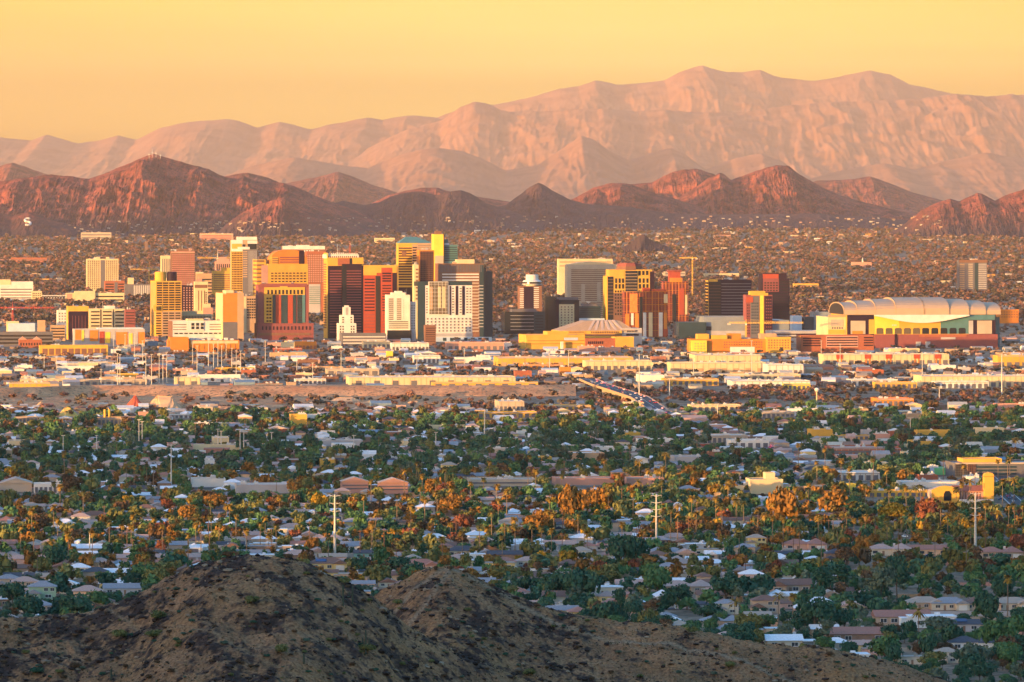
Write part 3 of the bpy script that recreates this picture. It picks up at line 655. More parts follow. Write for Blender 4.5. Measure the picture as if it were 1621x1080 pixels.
class Bld:
    def __init__(s, name, label, u0, us, u1, vt, vb, wall, cat='office tower', th=7.0, depth=None, group=None, D=None, roof=None, body=True, keep=True):
        s.D = D or DV(vb); s.s = s.D / F; s.th = R(th); s.us = us; s.wallm = W[wall]
        s.base = gz(s.D); s.c = math.cos(s.th); s.n = 0; s.extra = {}
        al = math.atan((u0 - 810.5) / F)
        if us > u0 and depth is None: depth = (us - u0) * s.s / math.sin(max(R(4.5), s.th + al))
        s.dep = min(depth or 30.0, 140.0)
        s.w = (u1 - us) * s.s / s.c
        s.h = PZ(vt, s.D) - s.base
        s.e = empty(name, (PX(us, s.D), s.D, s.base), s.th); tag(s.e, label, cat, group)
        s.vt = vt
        if body: s.vol(us, u1, vt, None, 0, s.dep, wall, 'wall', roof)
        if keep: KEEP.append((u0, u1, vt, vb, s.D))
        x = PX((us + u1) / 2, s.D); FOOT.append((x - s.w * .55 - s.dep * .1, x + s.w * .55 + 2, s.D - 3, s.D + s.dep + 3))
    def X(s, u): return (u - s.us) * s.s / s.c
    def Z(s, v): return PZ(v, s.D) - s.base
    def vol(s, ua, ub, va, vb, y0, y1, m, name='wall', roof=None):
        z1 = s.Z(va); z0 = -2 if vb is None else s.Z(vb); x0, x1 = s.X(ua), s.X(ub); m = W[m] if isinstance(m, str) else m
        b = MB(); p = min(0.9, 0.3 * (z1 - z0))
        b.box(x0, x1, y0, y1, z0, z1 - p, m, False)
        t = min(0.5, (x1 - x0) * .1)                     # parapet
        for q in ((x0, x1, y0, y0 + t), (x0, x1, y1 - t, y1), (x0, x0 + t, y0 + t, y1 - t), (x1 - t, x1, y0 + t, y1 - t)):
            b.box(q[0], q[1], q[2], q[3], z1 - p, z1, m, False)
        rm = W[roof] if roof else W['roofg']
        b.add([(x0 + t, y0 + t, z1 - p + .05), (x1 - t, y0 + t, z1 - p + .05), (x1 - t, y1 - t, z1 - p + .05), (x0 + t, y1 - t, z1 - p + .05)], [(0, 1, 2, 3)], rm)
        b.build(name, s.e); return s
    def win(s, x0, x1, y0, y1, z0, z1, m, name='window'):
        if x1 - x0 < .05 or z1 - z0 < .05 or y1 - y0 < .02: return
        s.n += 1; j = .013 * (s.n % 30)
        if y1 - y0 < 2: y0 -= j
        elif x1 - x0 < 2: x0 -= j
        if s.n <= 100 or name != 'window': pbox(name, s.e, x0, x1, y0, y1, z0, z1, m)
        else: s.extra.setdefault(m.name, MB()).box(x0, x1, y0, y1, z0, z1, m)
    def done(s):
        if s.h > 16 and s.e.name.split('.')[0] in ('office_tower', 'office_block', 'apartment_tower', 'hotel_tower', 'apartment_block', 'courthouse', 'hospital'):
            r = random.Random(int(s.us * 7))
            for k in range(r.randint(2, 4)):
                x = s.w * r.uniform(.08, .85); y = s.dep * r.uniform(.15, .8); a, q, hh = r.uniform(1.5, s.w * .16 + 1.6), r.uniform(2, 5), r.uniform(1.2, 3.4); m = MB()
                m.box(x, x + a, y, y + q, s.h - 1.2, s.h + hh, W[r.choice(['steel', 'roofg', 'tan', 'dgrey'])]); m.box(x + a * .2, x + a * .6, y + q * .2, y + q * .6, s.h + hh - .1, s.h + hh + r.uniform(.4, 1.1), W['steel'])
                if r.random() < .35: m.tube((x + a * .8, y + q * .5, s.h), (x + a * .8, y + q * .5, s.h + r.uniform(5, 10)), .22, .1, W['steel'], 5)
                m.build('roof_unit', s.e)
        for k, b in s.extra.items():
            o = b.build('window', s.e); o['kind'] = 'stuff'
        s.extra = {}
        return s
    def B(s, ua, ub, va, vb, n, fr, m='glass', y=0.0, pr=0.3, name='window_band'):
        x0, x1, z1, z0 = s.X(ua), s.X(ub), s.Z(va), s.Z(vb); p = (z1 - z0) / n; m = W[m]
        for i in range(n): s.win(x0, x1, y - pr, y + .4, z0 + p * (i + .5 - fr / 2), z0 + p * (i + .5 + fr / 2), m, name)
        return s
    def V(s, ua, ub, va, vb, n, fr, m='glass', y=0.0, pr=0.3, name='window_strip'):
        x0, x1, z1, z0 = s.X(ua), s.X(ub), s.Z(va), s.Z(vb); p = (x1 - x0) / n; m = W[m]
        for i in range(n): s.win(x0 + p * (i + .5 - fr / 2), x0 + p * (i + .5 + fr / 2), y - pr, y + .4, z0, z1, m, name)
        return s
    def G(s, ua, ub, va, vb, nx, nz, fx, fz, m='glass', y=0.0, pr=0.3):
        x0, x1, z1, z0 = s.X(ua), s.X(ub), s.Z(va), s.Z(vb); px = (x1 - x0) / nx; pz = (z1 - z0) / nz; m = W[m]
        for j in range(nz):
            for i in range(nx):
                s.win(x0 + px * (i + .5 - fx / 2), x0 + px * (i + .5 + fx / 2), y - pr, y + .4, z0 + pz * (j + .5 - fz / 2), z0 + pz * (j + .5 + fz / 2), m)
        return s
    def P(s, ua, ub, va, vb, m, y=0.0, pr=0.5, name='facade_panel'):
        x0, x1, z1 = s.X(ua), s.X(ub), s.Z(va); z0 = s.Z(vb) if vb is not None else 0
        s.k = getattr(s, 'k', 0) + 1; pbox(name, s.e, x0, x1, y - pr - .021 * (s.k % 20), y + .5, z0, z1, W[m]); return s
    def LB(s, va, vb, n, fr, m='glass', f0=0.04, f1=0.96, x=0.0):
        z1, z0 = s.Z(va), s.Z(vb); p = (z1 - z0) / n; m = W[m]
        for i in range(n): s.win(x - .3, x + .4, s.dep * f0, s.dep * f1, z0 + p * (i + .5 - fr / 2), z0 + p * (i + .5 + fr / 2), m, 'window_band')
        return s
    def LV(s, va, vb, n, fr, m='glass', f0=0.03, f1=0.97, x=0.0):
        z1, z0 = s.Z(va), s.Z(vb); m = W[m]; p = s.dep * (f1 - f0) / n
        for i in range(n): s.win(x - .3, x + .4, s.dep * f0 + p * (i + .5 - fr / 2), s.dep * f0 + p * (i + .5 + fr / 2), z0, z1, m, 'window_strip')
        return s
    def T(s, ua, ub, va, vb, m, f0=0.2, f1=0.8, name='roof_house'):
        return s.vol(ua, ub, va, vb, s.dep * f0, s.dep * f1, m, name) and s
    def mesh(s, mb, name): mb.build(name, s.e); return s

# ---- west group
b = Bld('apartment_tower', 'cream twin winged apartment tower with a dark central slot, alone west of downtown', 135, 137, 187, 410, 462, 'cream', 'apartment tower', 7, 24)
b.P(159, 166, 412, None, 'dgrey').G(138, 158, 412, 459, 6, 15, .55, .55, 'dark').G(167, 186, 412, 459, 6, 15, .55, .55, 'dark').T(152, 158, 407, 411, 'cream').T(168, 173, 407, 411, 'cream').done()
b = Bld('office_block', 'low red office block in front of the cream twin winged apartment tower', 165, 166, 197, 445, 466, 'brick', 'office', 7, 40)
b.B(167, 180, 448, 465, 4, .45).P(181, 186, 447, 466, 'dgrey').B(187, 196, 448, 465, 4, .45).done()
b = Bld('hospital', 'white stepped hospital block at the far west edge', -6, 0, 52, 451, 477, 'white', 'hospital', 7, 40)
b.vol(18, 52, 446, None, 6, 46, 'white'); b.vol(-4, 17, 443, None, 14, 50, 'cream'); b.B(1, 50, 456, 474, 4, .4, 'dgrey').done()
b = Bld('office_block', 'small cream office block at the west end of the white lattice footbridge', 48, 50, 66, 461, 478, 'cream', 'office', 7, 18); b.G(51, 65, 463, 476, 5, 4, .5, .5).done()
t = Bld('footbridge', 'white lattice covered footbridge west of the long cream office block', 66, 66, 105, 467, 478, 'white', 'bridge', 7, 5, body=False)
bb = MB()
for k in range(9):
    xa, xb_ = t.X(66 + k * 4.3), t.X(66 + k * 4.3 + 4.3)
    for y_ in (0, 4): bb.tube((xa, y_, t.Z(475)), (xb_, y_, t.Z(468)), .3, .3, W['white'], 4); bb.tube((xa, y_, t.Z(468)), (xb_, y_, t.Z(475)), .3, .3, W['white'], 4)
t.mesh(bb, 'lattice'); bb = MB(); bb.box(0, t.X(105), -.3, 4.3, t.Z(476), t.Z(475), W['white']); bb.box(0, t.X(105), -.3, 4.3, t.Z(468.4), t.Z(467.4), W['white']); t.mesh(bb, 'deck')
for k in (70, 88, 103): pbox('leg', t.e, t.X(k) - .6, t.X(k) + .6, 1, 3, 0, t.Z(476), W['conc'])
b = Bld('office_block', 'long low cream office block with stepped front east of the white lattice footbridge', 103, 105, 196, 464, 480, 'cream', 'office', 7, 30)
b.vol(118, 150, 461, None, -5, 20, 'cream'); b.P(105, 114, 465, None, 'pink').B(151, 194, 467, 478, 2, .4).done()
b = Bld('office_block', 'dark block with white upright fins left of the gold domed tower', 196, 198, 238, 450, 471, 'dgrey', 'office', 7, 30)
b.V(211, 237, 452, 470, 9, .4, 'white', name='fin').T(203, 212, 440, 452, 'cream').done()
b = Bld('office_tower', 'cream tower of thin upright ribs beside the brown gridded tower', 253, 255, 285, 405, 470, 'cream', 'office tower', 7, 26)
b.V(256, 284, 410, 440, 10, .45, 'dgrey').P(255, 285, 405.5, 409, 'cream').done()
b = Bld('office_tower', 'brown gridded tower with a stepped penthouse and mast', 269, 271, 308, 398, 475, 'brown', 'office tower', 7, 30)
b.V(273, 307, 402, 455, 9, .5, 'maroon').B(272, 308, 402, 455, 16, .22, 'pink', pr=.4, name='floor_band').T(280, 299, 394, 399, 'brown', .2, .8).P(271, 308, 398.4, 400.5, 'pink')
bb = MB(); bb.tube((b.X(289), b.dep * .5, b.Z(395)), (b.X(289), b.dep * .5, b.Z(388)), .5, .3, W['steel'], 5); b.mesh(bb, 'mast').done()
b = Bld('hotel_tower', 'old pink brick hotel with arched crown and a tall slender spire', 339, 341, 366, 414, 470, 'pink', 'hotel', 7, 24)
b.V(342, 365, 418, 428, 7, .5, 'dark').T(344, 363, 410, 415, 'pink', .1, .9).T(347, 359, 407, 411, 'pink', .2, .8)
bb = MB(); x_, y_ = b.X(345), b.dep * .4; bb.tube((x_, y_, b.Z(408)), (x_, y_, b.Z(394)), .9, .15, W['steel'], 6); b.mesh(bb, 'spire').done()
b = Bld('office_block', 'golden office block with wide floor bands in front of the spired hotel', 334, 337, 367, 429, 474, 'gold', 'office', 7, 34)
b.B(338, 366, 433, 460, 8, .42, 'brown').LB(433, 460, 8, .42, 'brown').T(351, 367, 424, 430, 'gold', .1, .7).done()
b = Bld('office_block', 'small pale office block between the brown gridded tower and the golden banded block', 309, 311, 337, 433, 472, 'tan', 'office', 7, 30)
b.B(312, 336, 440, 466, 5, .4).T(311, 322, 431, 434, 'cream').done()
b = Bld('office_tower', 'tall tower with white crown, gold gridded west half and grey ribbed east half', 365, 366, 407, 380, 487, 'tan', 'office tower', 7, 34)
b.P(366, 384, 380, 398, 'white', pr=.8).P(367, 383, 386, 394, 'gold', pr=1.0).P(383.5, 388, 387, 392, 'dark', pr=1.1).P(391.5, 407, 381, 386, 'white', pr=.9).P(392, 406, 386, 394.5, 'glass', pr=.7)
b.P(391, 407, 394.5, None, 'dgrey', pr=.4).V(393, 406.5, 397, 462, 7, .3, 'grey', pr=.6, name='fin').P(384, 391.5, 395, None, 'dgrey', pr=.3).B(384, 391.4, 397, 440, 12, .4, 'tan', pr=.5, name='floor_band')
b.P(366, 384, 398, None, 'gold', pr=.2).G(367, 383.5, 399, 462, 7, 17, .62, .6, 'plum', pr=.7).T(376, 407, 375, 381, 'roofw', .2, .9).T(376, 395, 391, 395, 'white', -.06, .1).done()
b = Bld('office_block', 'dark glass cube with a white roof deck below the tall white crowned tower', 383, 384.5, 406, 442, 484, 'plum', 'office', 7, 30)
b.B(385, 405.5, 445, 467, 9, .35, 'glass').T(389, 406, 430, 436, 'white', .1, .8).T(386, 402, 436, 443, 'brown', .05, .8).done()
# ---- gold domed tower group
b = Bld('office_tower', 'gold gridded tower with a round gold drum and a dark drum on its roof', 238, 247, 287, 445, 533, 'gold', 'office tower', 11, None)
b.G(247.5, 286, 446.5, 492, 4, 12, .86, .66, 'glass').LV(448, 515, 5, .25, 'tan').P(243, 256, 483, 493, 'gold', pr=.9).V(247, 255, 485, 492, 4, .5, 'glass', pr=1.2).B(247, 255, 494, 530, 9, .5)
b.P(256, 287, 493, None, 'tan', pr=.25).G(257, 286, 494, 530, 3, 9, .8, .5, 'glass', pr=.5)
for (uc, r_, va, m_) in ((257, 9, 430.5, 'gold'), (275, 8, 430.5, 'plum')):
    bb = MB(); rr_ = r_ * b.s; bb.lathe([(rr_, b.Z(446)), (rr_, b.Z(va + 1.5)), (rr_ * .9, b.Z(va))], W[m_], 24, b.X(uc), b.dep * .35); b.mesh(bb, 'drum')
b.done()
b = Bld('office_block', 'purple grey slab with punched windows behind the gold domed tower', 286, 288, 308, 452, 520, 'plum', 'office', 7, 30)
b.G(289, 307, 454, 493, 4, 10, .4, .5, 'pink').done()
b = Bld('apartment_tower', 'slim cream tower with tall recessed slots right of the gold domed tower', 306, 308, 329, 446, 528, 'cream', 'apartment tower', 7, 24)
b.P(308, 328, 451, 456, 'brown', pr=.4).V(312, 326, 460, 492, 3, .3, 'brown').G(323, 328, 462, 492, 2, 9, .5, .6, 'dark').T(311, 320, 442, 447, 'pink').T(309, 328, 446, 450, 'cream', .05, .95)
b.vol(320, 333, 481, None, -4, 10, 'cream'); b.vol(321, 336, 487, None, -9, 3, 'pink'); b.done()
b = Bld('office_tower', 'blank bright orange slab tower with pale edges', 342, 353, 385.5, 464, 540, 'orange', 'office tower', 11, None)
b.P(375.5, 385.5, 464, None, 'tan', pr=.6).P(353, 358, 464, 466, 'cream', pr=.7).P(353, 375.5, 510, None, 'dgrey', pr=.7).T(360, 372, 460, 465, 'cream', .2, .7)  # dark grey lower panel is the cast shadow on the slab, painted as colour
pbox('facade_panel', b.e, -.6, .4, 0, b.dep, 0, b.Z(464.3), W['cream']); b.done()
b = Bld('office_block', 'concrete framed block with loggias between the orange slab and the stepped gold tower', 384, 386, 406, 469, 527, 'tan', 'office', 7, 24)
b.G(387, 405, 472, 505, 5, 8, .7, .6, 'dark').P(386, 390, 470, None, 'cream', pr=.7).done()
b = Bld('parking_garage', 'cream parking garage of upright fins behind the wide white office', 258, 262, 336, 498, 531, 'cream', 'garage', 9, 40)
b.V(263, 334, 500, 507, 30, .5, 'brown', name='fin').T(267, 312, 493, 499, 'cream', .1, .8).done()
b = Bld('office_block', 'wide white office with black ribbon windows and brown brick ends', 256, 273, 357, 508, 540, 'white', 'office', 12, 45)
b.B(274, 295, 512, 524, 3, .25, 'dark').B(331, 353, 512, 524, 3, .25, 'dark').P(296, 322, 509, 524, 'white', pr=1.2).G(301, 323, 511, 522, 3, 2, .62, .8, 'glass', pr=1.5).V(275, 352, 527, 529, 10, .7, 'dark').P(353, 359, 507, None, 'brick', pr=.6).T(297, 322, 505, 509, 'cream', .05, .5)
pbox('side_wall', b.e, -.5, .4, 0, b.dep, 0, b.Z(508.3), W['brown']); b.done()
b = Bld('office_block', 'long orange brick block with white roof plant before the wide white office', 266, 269, 378, 539, 557, 'orange', 'office', 9, 50)
b.vol(269, 298, 534, None, -4, 30, 'orange'); b.P(302, 376, 540, 544, 'cream', pr=.3); b.V(303, 376, 545, 556, 9, .08, 'brown', name='pilaster')
for k in range(8): b.vol(302 + k * 9, 307 + k * 9, 535.5 + (k % 3), 540, 8, 20, 'roofw', 'roof_unit')
b.done()
# ---- far left low blocks
b = Bld('office_block', 'purple fronted block with golden attic left of the three bay office', 104, 108, 140, 485, 538, 'gold', 'office', 9, 40)
b.P(108, 139, 493, None, 'plum', pr=.5).V(112, 137, 500, 530, 5, .12, 'maroon', pr=.8, name='pilaster').done()
b = Bld('office_block', 'three bay cream office with dark ribbon windows under a white gable', 136, 141, 197, 489, 528, 'cream', 'office', 9, 40)
for ua in (144, 162.5, 182): b.B(ua, ua + 13.5, 491, 519, 5, .38)
b.P(158.5, 160.5, 490, None, 'dark', pr=.2).P(178.5, 180, 490, None, 'dark', pr=.2).T(166, 182, 484.5, 489.5, 'white', .1, .7)
bb = MB(); bb.tube((b.X(163), 8, b.Z(489)), (b.X(163), 8, b.Z(478)), .4, .2, W['steel'], 5); b.mesh(bb, 'mast').done()
b = Bld('office_block', 'small white block with a blank side at the west edge of the golden attic block', 88, 91, 106, 491, 530, 'white', 'office', 9, 20); b.G(92, 105, 494, 512, 3, 4, .4, .4).done()
b = Bld('office_block', 'dark red block half hidden behind the three bay cream office', 197, 198, 214, 490, 533, 'maroon', 'office', 7, 25); b.B(199, 213, 493, 515, 5, .3).done()
b = Bld('school', 'low building with patchwork orange, yellow and grey front panels', 115, 118, 228, 521, 549, 'grey', 'school', 9, 40)
rs = random.Random(3)
for i, (ua, ub, va, vb_, m_) in enumerate([(119, 128, 522, 538, 'orange'), (129, 133, 523, 540, 'yellow'), (134, 141, 524, 538, 'grey'), (142, 155, 523, 540, 'orange'), (157, 165, 525, 544, 'red'), (166, 174, 526, 543, 'yellow'), (175, 182, 525, 543, 'grey'), (183, 201, 526, 546, 'orange'), (203, 209, 528, 545, 'yellow'), (210, 217, 526, 545, 'grey'), (218, 228, 526, 544, 'orange')]): b.P(ua, ub, va, vb_, m_, pr=.5 + .1 * (i % 2))
b.T(155, 226, 519.5, 522, 'blue', .05, .9); b.V(184, 200, 530, 545, 4, .3); b.done()
b = Bld('parking_garage', 'long dark parking garage at the west edge with three open decks', -10, -5, 83, 526, 549, 'dgrey', 'garage', 7, 45); b.B(-4, 82, 529, 546, 3, .5, 'dark', name='open_deck').done()
b = Bld('warehouse', 'pale blue roofed hall behind the long dark parking garage', 10, 13, 55, 512, 532, 'blue', 'warehouse', 7, 40, roof='roofw'); b.vol(11, 30, 509, None, 5, 30, 'cream'); b.done()
b = Bld('parking_garage', 'three deck brick parking garage right of the pale blue roofed hall', 78, 80, 103, 515, 540, 'tan', 'garage', 7, 30); b.B(81, 102, 518, 536, 4, .5, 'dark', name='open_deck').vol(60, 72, 507, None, 2, 14, 'tan'); b.done()
b = Bld('warehouse', 'long beige arcaded market hall with wide dark bays', 60, 63, 170, 547, 563, 'gold', 'hall', 7, 35, roof='rooft'); b.V(66, 168, 552, 562, 10, .78, 'brown', name='bay_opening').done()
b = Bld('school', 'little gabled red brick building between the dark garage and the arcaded hall', 28, 30, 66, 537, 551, 'brick', 'school', 7, 20)
for ua in (36, 58): bb = MB(); bb.extr_y([(b.X(ua - 7), b.Z(538)), (b.X(ua + 7), b.Z(538)), (b.X(ua), b.Z(533))], -1, 12, W['pink']); b.mesh(bb, 'gable')
b.G(31, 65, 541, 549, 8, 1, .4, .5).done()
# ---- stepped gold tower and its dark red neighbour
b = Bld('office_tower', 'stepped gold tower with a rounded orange vault on top', 406, 424, 487, 418, 527, 'gold', 'office tower', 15, 40)
b.G(428, 485, 430.5, 448, 10, 4, .62, .45, 'dark').P(414, 424, 420, None, 'pink', pr=.2)
bb = MB(); N_ = 18; x0_, x1_, zb_, zt_ = b.X(429), b.X(487), b.Z(418), b.Z(395.5)
pts = [(x1_, zb_)] + [(x0_ + (x1_ - x0_) * (0.5 + 0.5 * math.copysign(abs(math.cos(math.pi * k / N_)) ** 0.75, math.cos(math.pi * k / N_))), zb_ + (zt_ - zb_) * math.sin(math.pi * k / N_) ** 0.8) for k in range(1, N_)] + [(x0_, zb_)]
bb.extr_y(pts, 6, 34, W['orange']); b.mesh(bb, 'vault'); b.B(444, 474, 406, 417, 3, .5, 'maroon', y=6).P(430, 441, 407, 418, 'gold', y=6, pr=.4); b.B(432, 441, 408, 418, 3, .4, 'brown', y=6, pr=.7); b.P(474, 482, 397, 418, 'plum', y=6, pr=.6)
pbox('side_wing', b.e, b.X(409), b.X(423), 10, 44, 0, b.Z(411), W['gold'])
for k in range(14): b.win(b.X(409) - .3, b.X(420), 9.6, 40, b.Z(415 + k * 6.4), b.Z(412.2 + k * 6.4), W['brown'], 'window_band')
b.done()
b = Bld('courthouse', 'maroon building with a gold portal frame and dark glass strips', 404, 409, 488, 451, 539, 'maroon', 'office', 9, 40)
b.vol(406, 495, 512, None, -8, 30, 'maroon', 'base'); b.P(412, 486, 449, 453.5, 'maroon', y=-.1, pr=1.0)
b.P(418, 482, 455, 467, 'gold', pr=.9).P(418, 431, 467, 511, 'gold', pr=.9).P(478, 482.5, 467, 511, 'teal', pr=.8).P(443, 455, 452.5, 455.5, 'gold', pr=1)
b.V(421.5, 480, 459, 466, 10, .5, 'glass', pr=1.2).G(421, 430, 470, 511, 2, 8, .75, .5, 'dark', pr=1.2)
b.P(431.5, 436, 467, 520, 'glassb', pr=.6).P(445, 455, 467, 524, 'glassb', pr=.7).P(463.5, 468, 467, 520, 'glassb', pr=.6).P(470, 478, 467, 520, 'glassb', pr=.6).P(436.4, 444.6, 467, 515, 'red', pr=.5).P(455.4, 463.2, 467, 515, 'red', pr=.5)
b.G(470.5, 478, 470, 510, 2, 8, .6, .5, 'dark', pr=.9).P(408, 490, 527, 531, 'brown', y=-8, pr=.3).G(412, 492, 516, 523, 14, 1, .35, .8, 'plum', y=-8).done()
b = Bld('office_tower', 'brick red tower with floor bands standing behind the rounded vault', 483, 485, 515, 398, 500, 'brick', 'office tower', 7, 34)
b.B(486, 514, 403, 447, 13, .45, 'pink', name='floor_band').V(486, 514, 402, 449, 8, .25, 'brown').P(489, 507, 450, None, 'grey', pr=.6).B(489.5, 506.5, 453, 482, 9, .35, 'teal', pr=.9).done()
b = Bld('office_block', 'distant wide block with a white roof screen peeping over the vault', 446, 447, 516, 390, 470, 'brown', 'office', 7, 30)
b.P(447, 514, 389.5, 395, 'white', pr=.8).V(480, 492, 396, 399, 3, .6, 'white', name='arch').T(470, 490, 388, 391, 'white').done()
# ---- dark bank tower, red bank tower
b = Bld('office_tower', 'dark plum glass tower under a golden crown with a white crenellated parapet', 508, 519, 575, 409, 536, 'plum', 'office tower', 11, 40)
b.P(519, 575, 408, 421, 'gold', y=-.2, pr=.6).P(534.5, 553, 409, 420.5, 'brick', y=-.2, pr=.9).P(553, 557, 409, 421, 'glass', y=-.2, pr=1.0).vol(516, 568, 403, 409.2, 3, 36, 'white', 'crown')
for k in range(16): pbox('parapet_block', b.e, b.X(518 + k * 3.1), b.X(518 + k * 3.1 + 1.6), 2.6, 5, b.Z(403.2), b.Z(400 if 4 < k < 9 else 401), W['white'])
b.V(519, 566, 405.5, 408.5, 15, .5, 'brown', y=3).vol(541, 572, 418, None, -3.5, 6, 'plum', 'projecting_bay'); b.P(541, 547.5, 419, None, 'glass', y=-3.5, pr=.5)
b.B(522, 540.5, 427, 528, 24, .35, 'maroon', pr=.2, name='floor_band').B(548, 571, 427, 528, 24, .3, 'maroon', y=-3.5, pr=.2, name='floor_band')
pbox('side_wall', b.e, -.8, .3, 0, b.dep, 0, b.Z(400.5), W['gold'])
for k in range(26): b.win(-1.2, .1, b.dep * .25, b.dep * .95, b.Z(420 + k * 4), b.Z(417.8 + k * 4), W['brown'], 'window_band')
bb = MB(); bb.tube((b.X(537), 18, b.Z(403)), (b.X(537), 18, b.Z(386)), .5, .2, W['steel'], 5); bb.tube((b.X(557), 20, b.Z(403)), (b.X(557), 20, b.Z(382)), .7, .3, W['redsteel'], 5); b.mesh(bb, 'antenna').done()
b = Bld('office_tower', 'red banded tower with a golden cap and a black vertical slot', 572, 574, 622, 422, 532, 'red', 'office tower', 7, 36)
b.P(574, 628, 420, 432, 'gold', pr=.9).P(574, 596, 432, 436, 'gold', pr=.8).P(603.5, 621, 424, None, 'red', pr=1.0).P(594.5, 602, 437, None, 'dark', pr=.5)
b.B(577, 593, 440, 494, 11, .4, 'plum').B(605, 619, 431, 447, 4, .6, 'plum', pr=1.3).B(605, 619, 450, 494, 10, .38, 'plum', pr=1.3).P(621, 628, 423, None, 'plum', pr=.4).vol(621, 629.5, 421, None, 4, 34, 'gold', 'side_wing').B(577, 593, 496, 526, 6, .3, 'maroon').B(605, 619, 496, 526, 6, .3, 'maroon', pr=1.3)
bb = [b.win(-.4, .2, 4, 32, b.Z(440 + k * 5), b.Z(437.5 + k * 5), W['brown'], 'window_band') for k in range(16)]; b.done()
# ---- white art deco tower, white hotel
b = Bld('art_deco_tower', 'small white stepped art deco tower with a slender central shaft', 533.5, 535.5, 564, 512, 545, 'white', 'office tower', 7, 26)
b.vol(539, 560, 499, 512.5, 3, 23, 'white', 'tier'); b.vol(544, 555.5, 486.5, 499.5, 6, 20, 'white', 'tier'); b.vol(546.5, 553, 484, 487, 8, 17, 'white', 'tier')
b.V(547.5, 552, 487, 527, 2, .4, 'dgrey', y=6).G(537, 545, 515, 532, 2, 4, .5, .55).G(554, 562, 515, 532, 2, 4, .5, .55).G(540.5, 546, 501, 512, 1, 3, .5, .5, y=3).G(553.5, 559, 501, 512, 1, 3, .5, .5, y=3).done()
b = Bld('hotel_tower', 'white slab hotel with two columns of dark windows and a stepped parapet', 609, 613, 649, 467, 540, 'white', 'hotel', 8, 30)
b.T(621, 642, 463.5, 468, 'white', .02, .9, 'parapet').T(627, 637, 461, 464, 'white', .04, .8, 'parapet').G(615.5, 623, 472, 507, 1, 11, 1, .5).G(628, 635, 472, 507, 1, 11, 1, .5).B(615.5, 646, 508, 521, 4, .45, 'glassb').G(638, 640, 474, 505, 1, 11, .5, .6, 'grey').P(613, 651, 523, None, 'glass', pr=2.5)
b.vol(649, 659, 478, None, 6, 28, 'blue', 'side_wing'); b.G(651, 658, 482, 522, 2, 10, .4, .5, 'dgrey', y=6).done()
b = Bld('parking_garage', 'dark low parking garage with thin white deck edges before the white slab hotel', 538, 541, 611, 528, 548, 'dgrey', 'garage', 7, 40); b.B(543, 610, 531, 546, 3, .3, 'white', name='deck_edge').done()
# ---- tallest bank tower cluster
b = Bld('office_tower', 'tall tower with a copper green pyramid roof and gold banded front', 629, 631, 688, 388, 522, 'gold', 'office tower', 7, 44)
b.B(631, 652, 391, 453, 15, .5, 'plum').P(652.5, 661, 386.5, None, 'tan', pr=.5).B(653, 660, 390, 452, 15, .5, 'plum', pr=.8).P(661, 688, 385, None, 'tan', pr=.3).B(661.5, 687, 387, 396, 3, .35, 'dgrey', pr=.6).P(636, 643, 398, 404, 'brown', pr=.6).P(631, 652, 455, None, 'plum', pr=.4)
bb = MB(); x0_, x1_ = b.X(631), b.X(680); z_, zt_ = b.Z(385), b.Z(375); bb.add([(x0_, 0, z_), (b.X(686), 0, z_), (b.X(686), 44, z_), (x0_, 44, z_), (b.X(644), 14, zt_), (b.X(660), 14, zt_), (b.X(660), 30, zt_), (b.X(644), 30, zt_)], [(0, 1, 5, 4), (1, 2, 6, 5), (2, 3, 7, 6), (3, 0, 4, 7), (4, 5, 6, 7)], W['copper']); bb.box(x0_, b.X(686), 0, 44, b.Z(388.5), z_, W['gold'], False); b.mesh(bb, 'pyramid_roof').done()
b = Bld('office_tower', 'plum gridded tower edged in orange in front of the pyramid roofed tower', 661, 663.5, 687, 396, 534, 'orange', 'office tower', 8, 34)
b.P(665, 686, 398, None, 'plum', pr=.3).V(665, 686, 398, 444, 9, .18, 'brown', pr=.6, name='mullion').B(665, 686, 398, 444, 15, .15, 'brown', pr=.5, name='floor_band').done()
b = Bld('apartment_tower', 'slender cream tower squeezed left of the plum gridded tower', 653, 655.5, 662.5, 419, 537, 'cream', 'apartment tower', 9, 20); b.B(658, 662, 424, 476, 9, .5, 'brown').done()
b = Bld('office_tower', 'narrow bright yellow slab joined to a dark teal glass block', 685, 687, 702, 371, 524, 'yellow', 'office tower', 7, 40)
b.P(702, 703.5, 371, None, 'dark', pr=.2); b.vol(703.5, 725, 388, None, 6, 40, 'teal', 'glass_wing'); b.B(704.5, 724.5, 390, 414, 7, .5, 'glassb', y=6).vol(704, 711, 379, 388.2, 12, 30, 'teal', 'roof_house'); b.P(688.5, 702, 405, None, 'beige', pr=.4).T(690, 700, 366, 372, 'brown', .2, .6).T(704, 712, 385, 388.5, 'blue', .2, .4).done()
b = Bld('office_tower', 'broad grey tower with louvred brown top floors and pale bands', 690, 694, 766, 417.5, 536, 'brown', 'office tower', 8, 44)
b.V(695, 765, 419, 431, 30, .45, 'dgrey', name='louvre').B(700, 758, 432, 446, 3, .42, 'white', pr=.5, name='floor_band').B(700, 758, 446, 527, 16, .4, 'beige', pr=.4, name='floor_band').vol(724, 752, 411, 417.6, 8, 30, 'cream', 'roof_house'); b.P(759, 766, 420, None, 'glassb', pr=.5).B(757, 765, 450, 520, 14, .3, 'grey', pr=.8, name='floor_band')
b.vol(766, 770, 424, None, 4, 40, 'glassb', 'side_wing'); b.vol(768, 781, 430, None, 10, 50, 'glassb', 'side_wing'); b.done()
b = Bld('hotel_tower', 'white gridded hotel with a framed gold glass panel high on its front', 661, 673, 747.5, 452, 541, 'white', 'hotel', 11, 34)
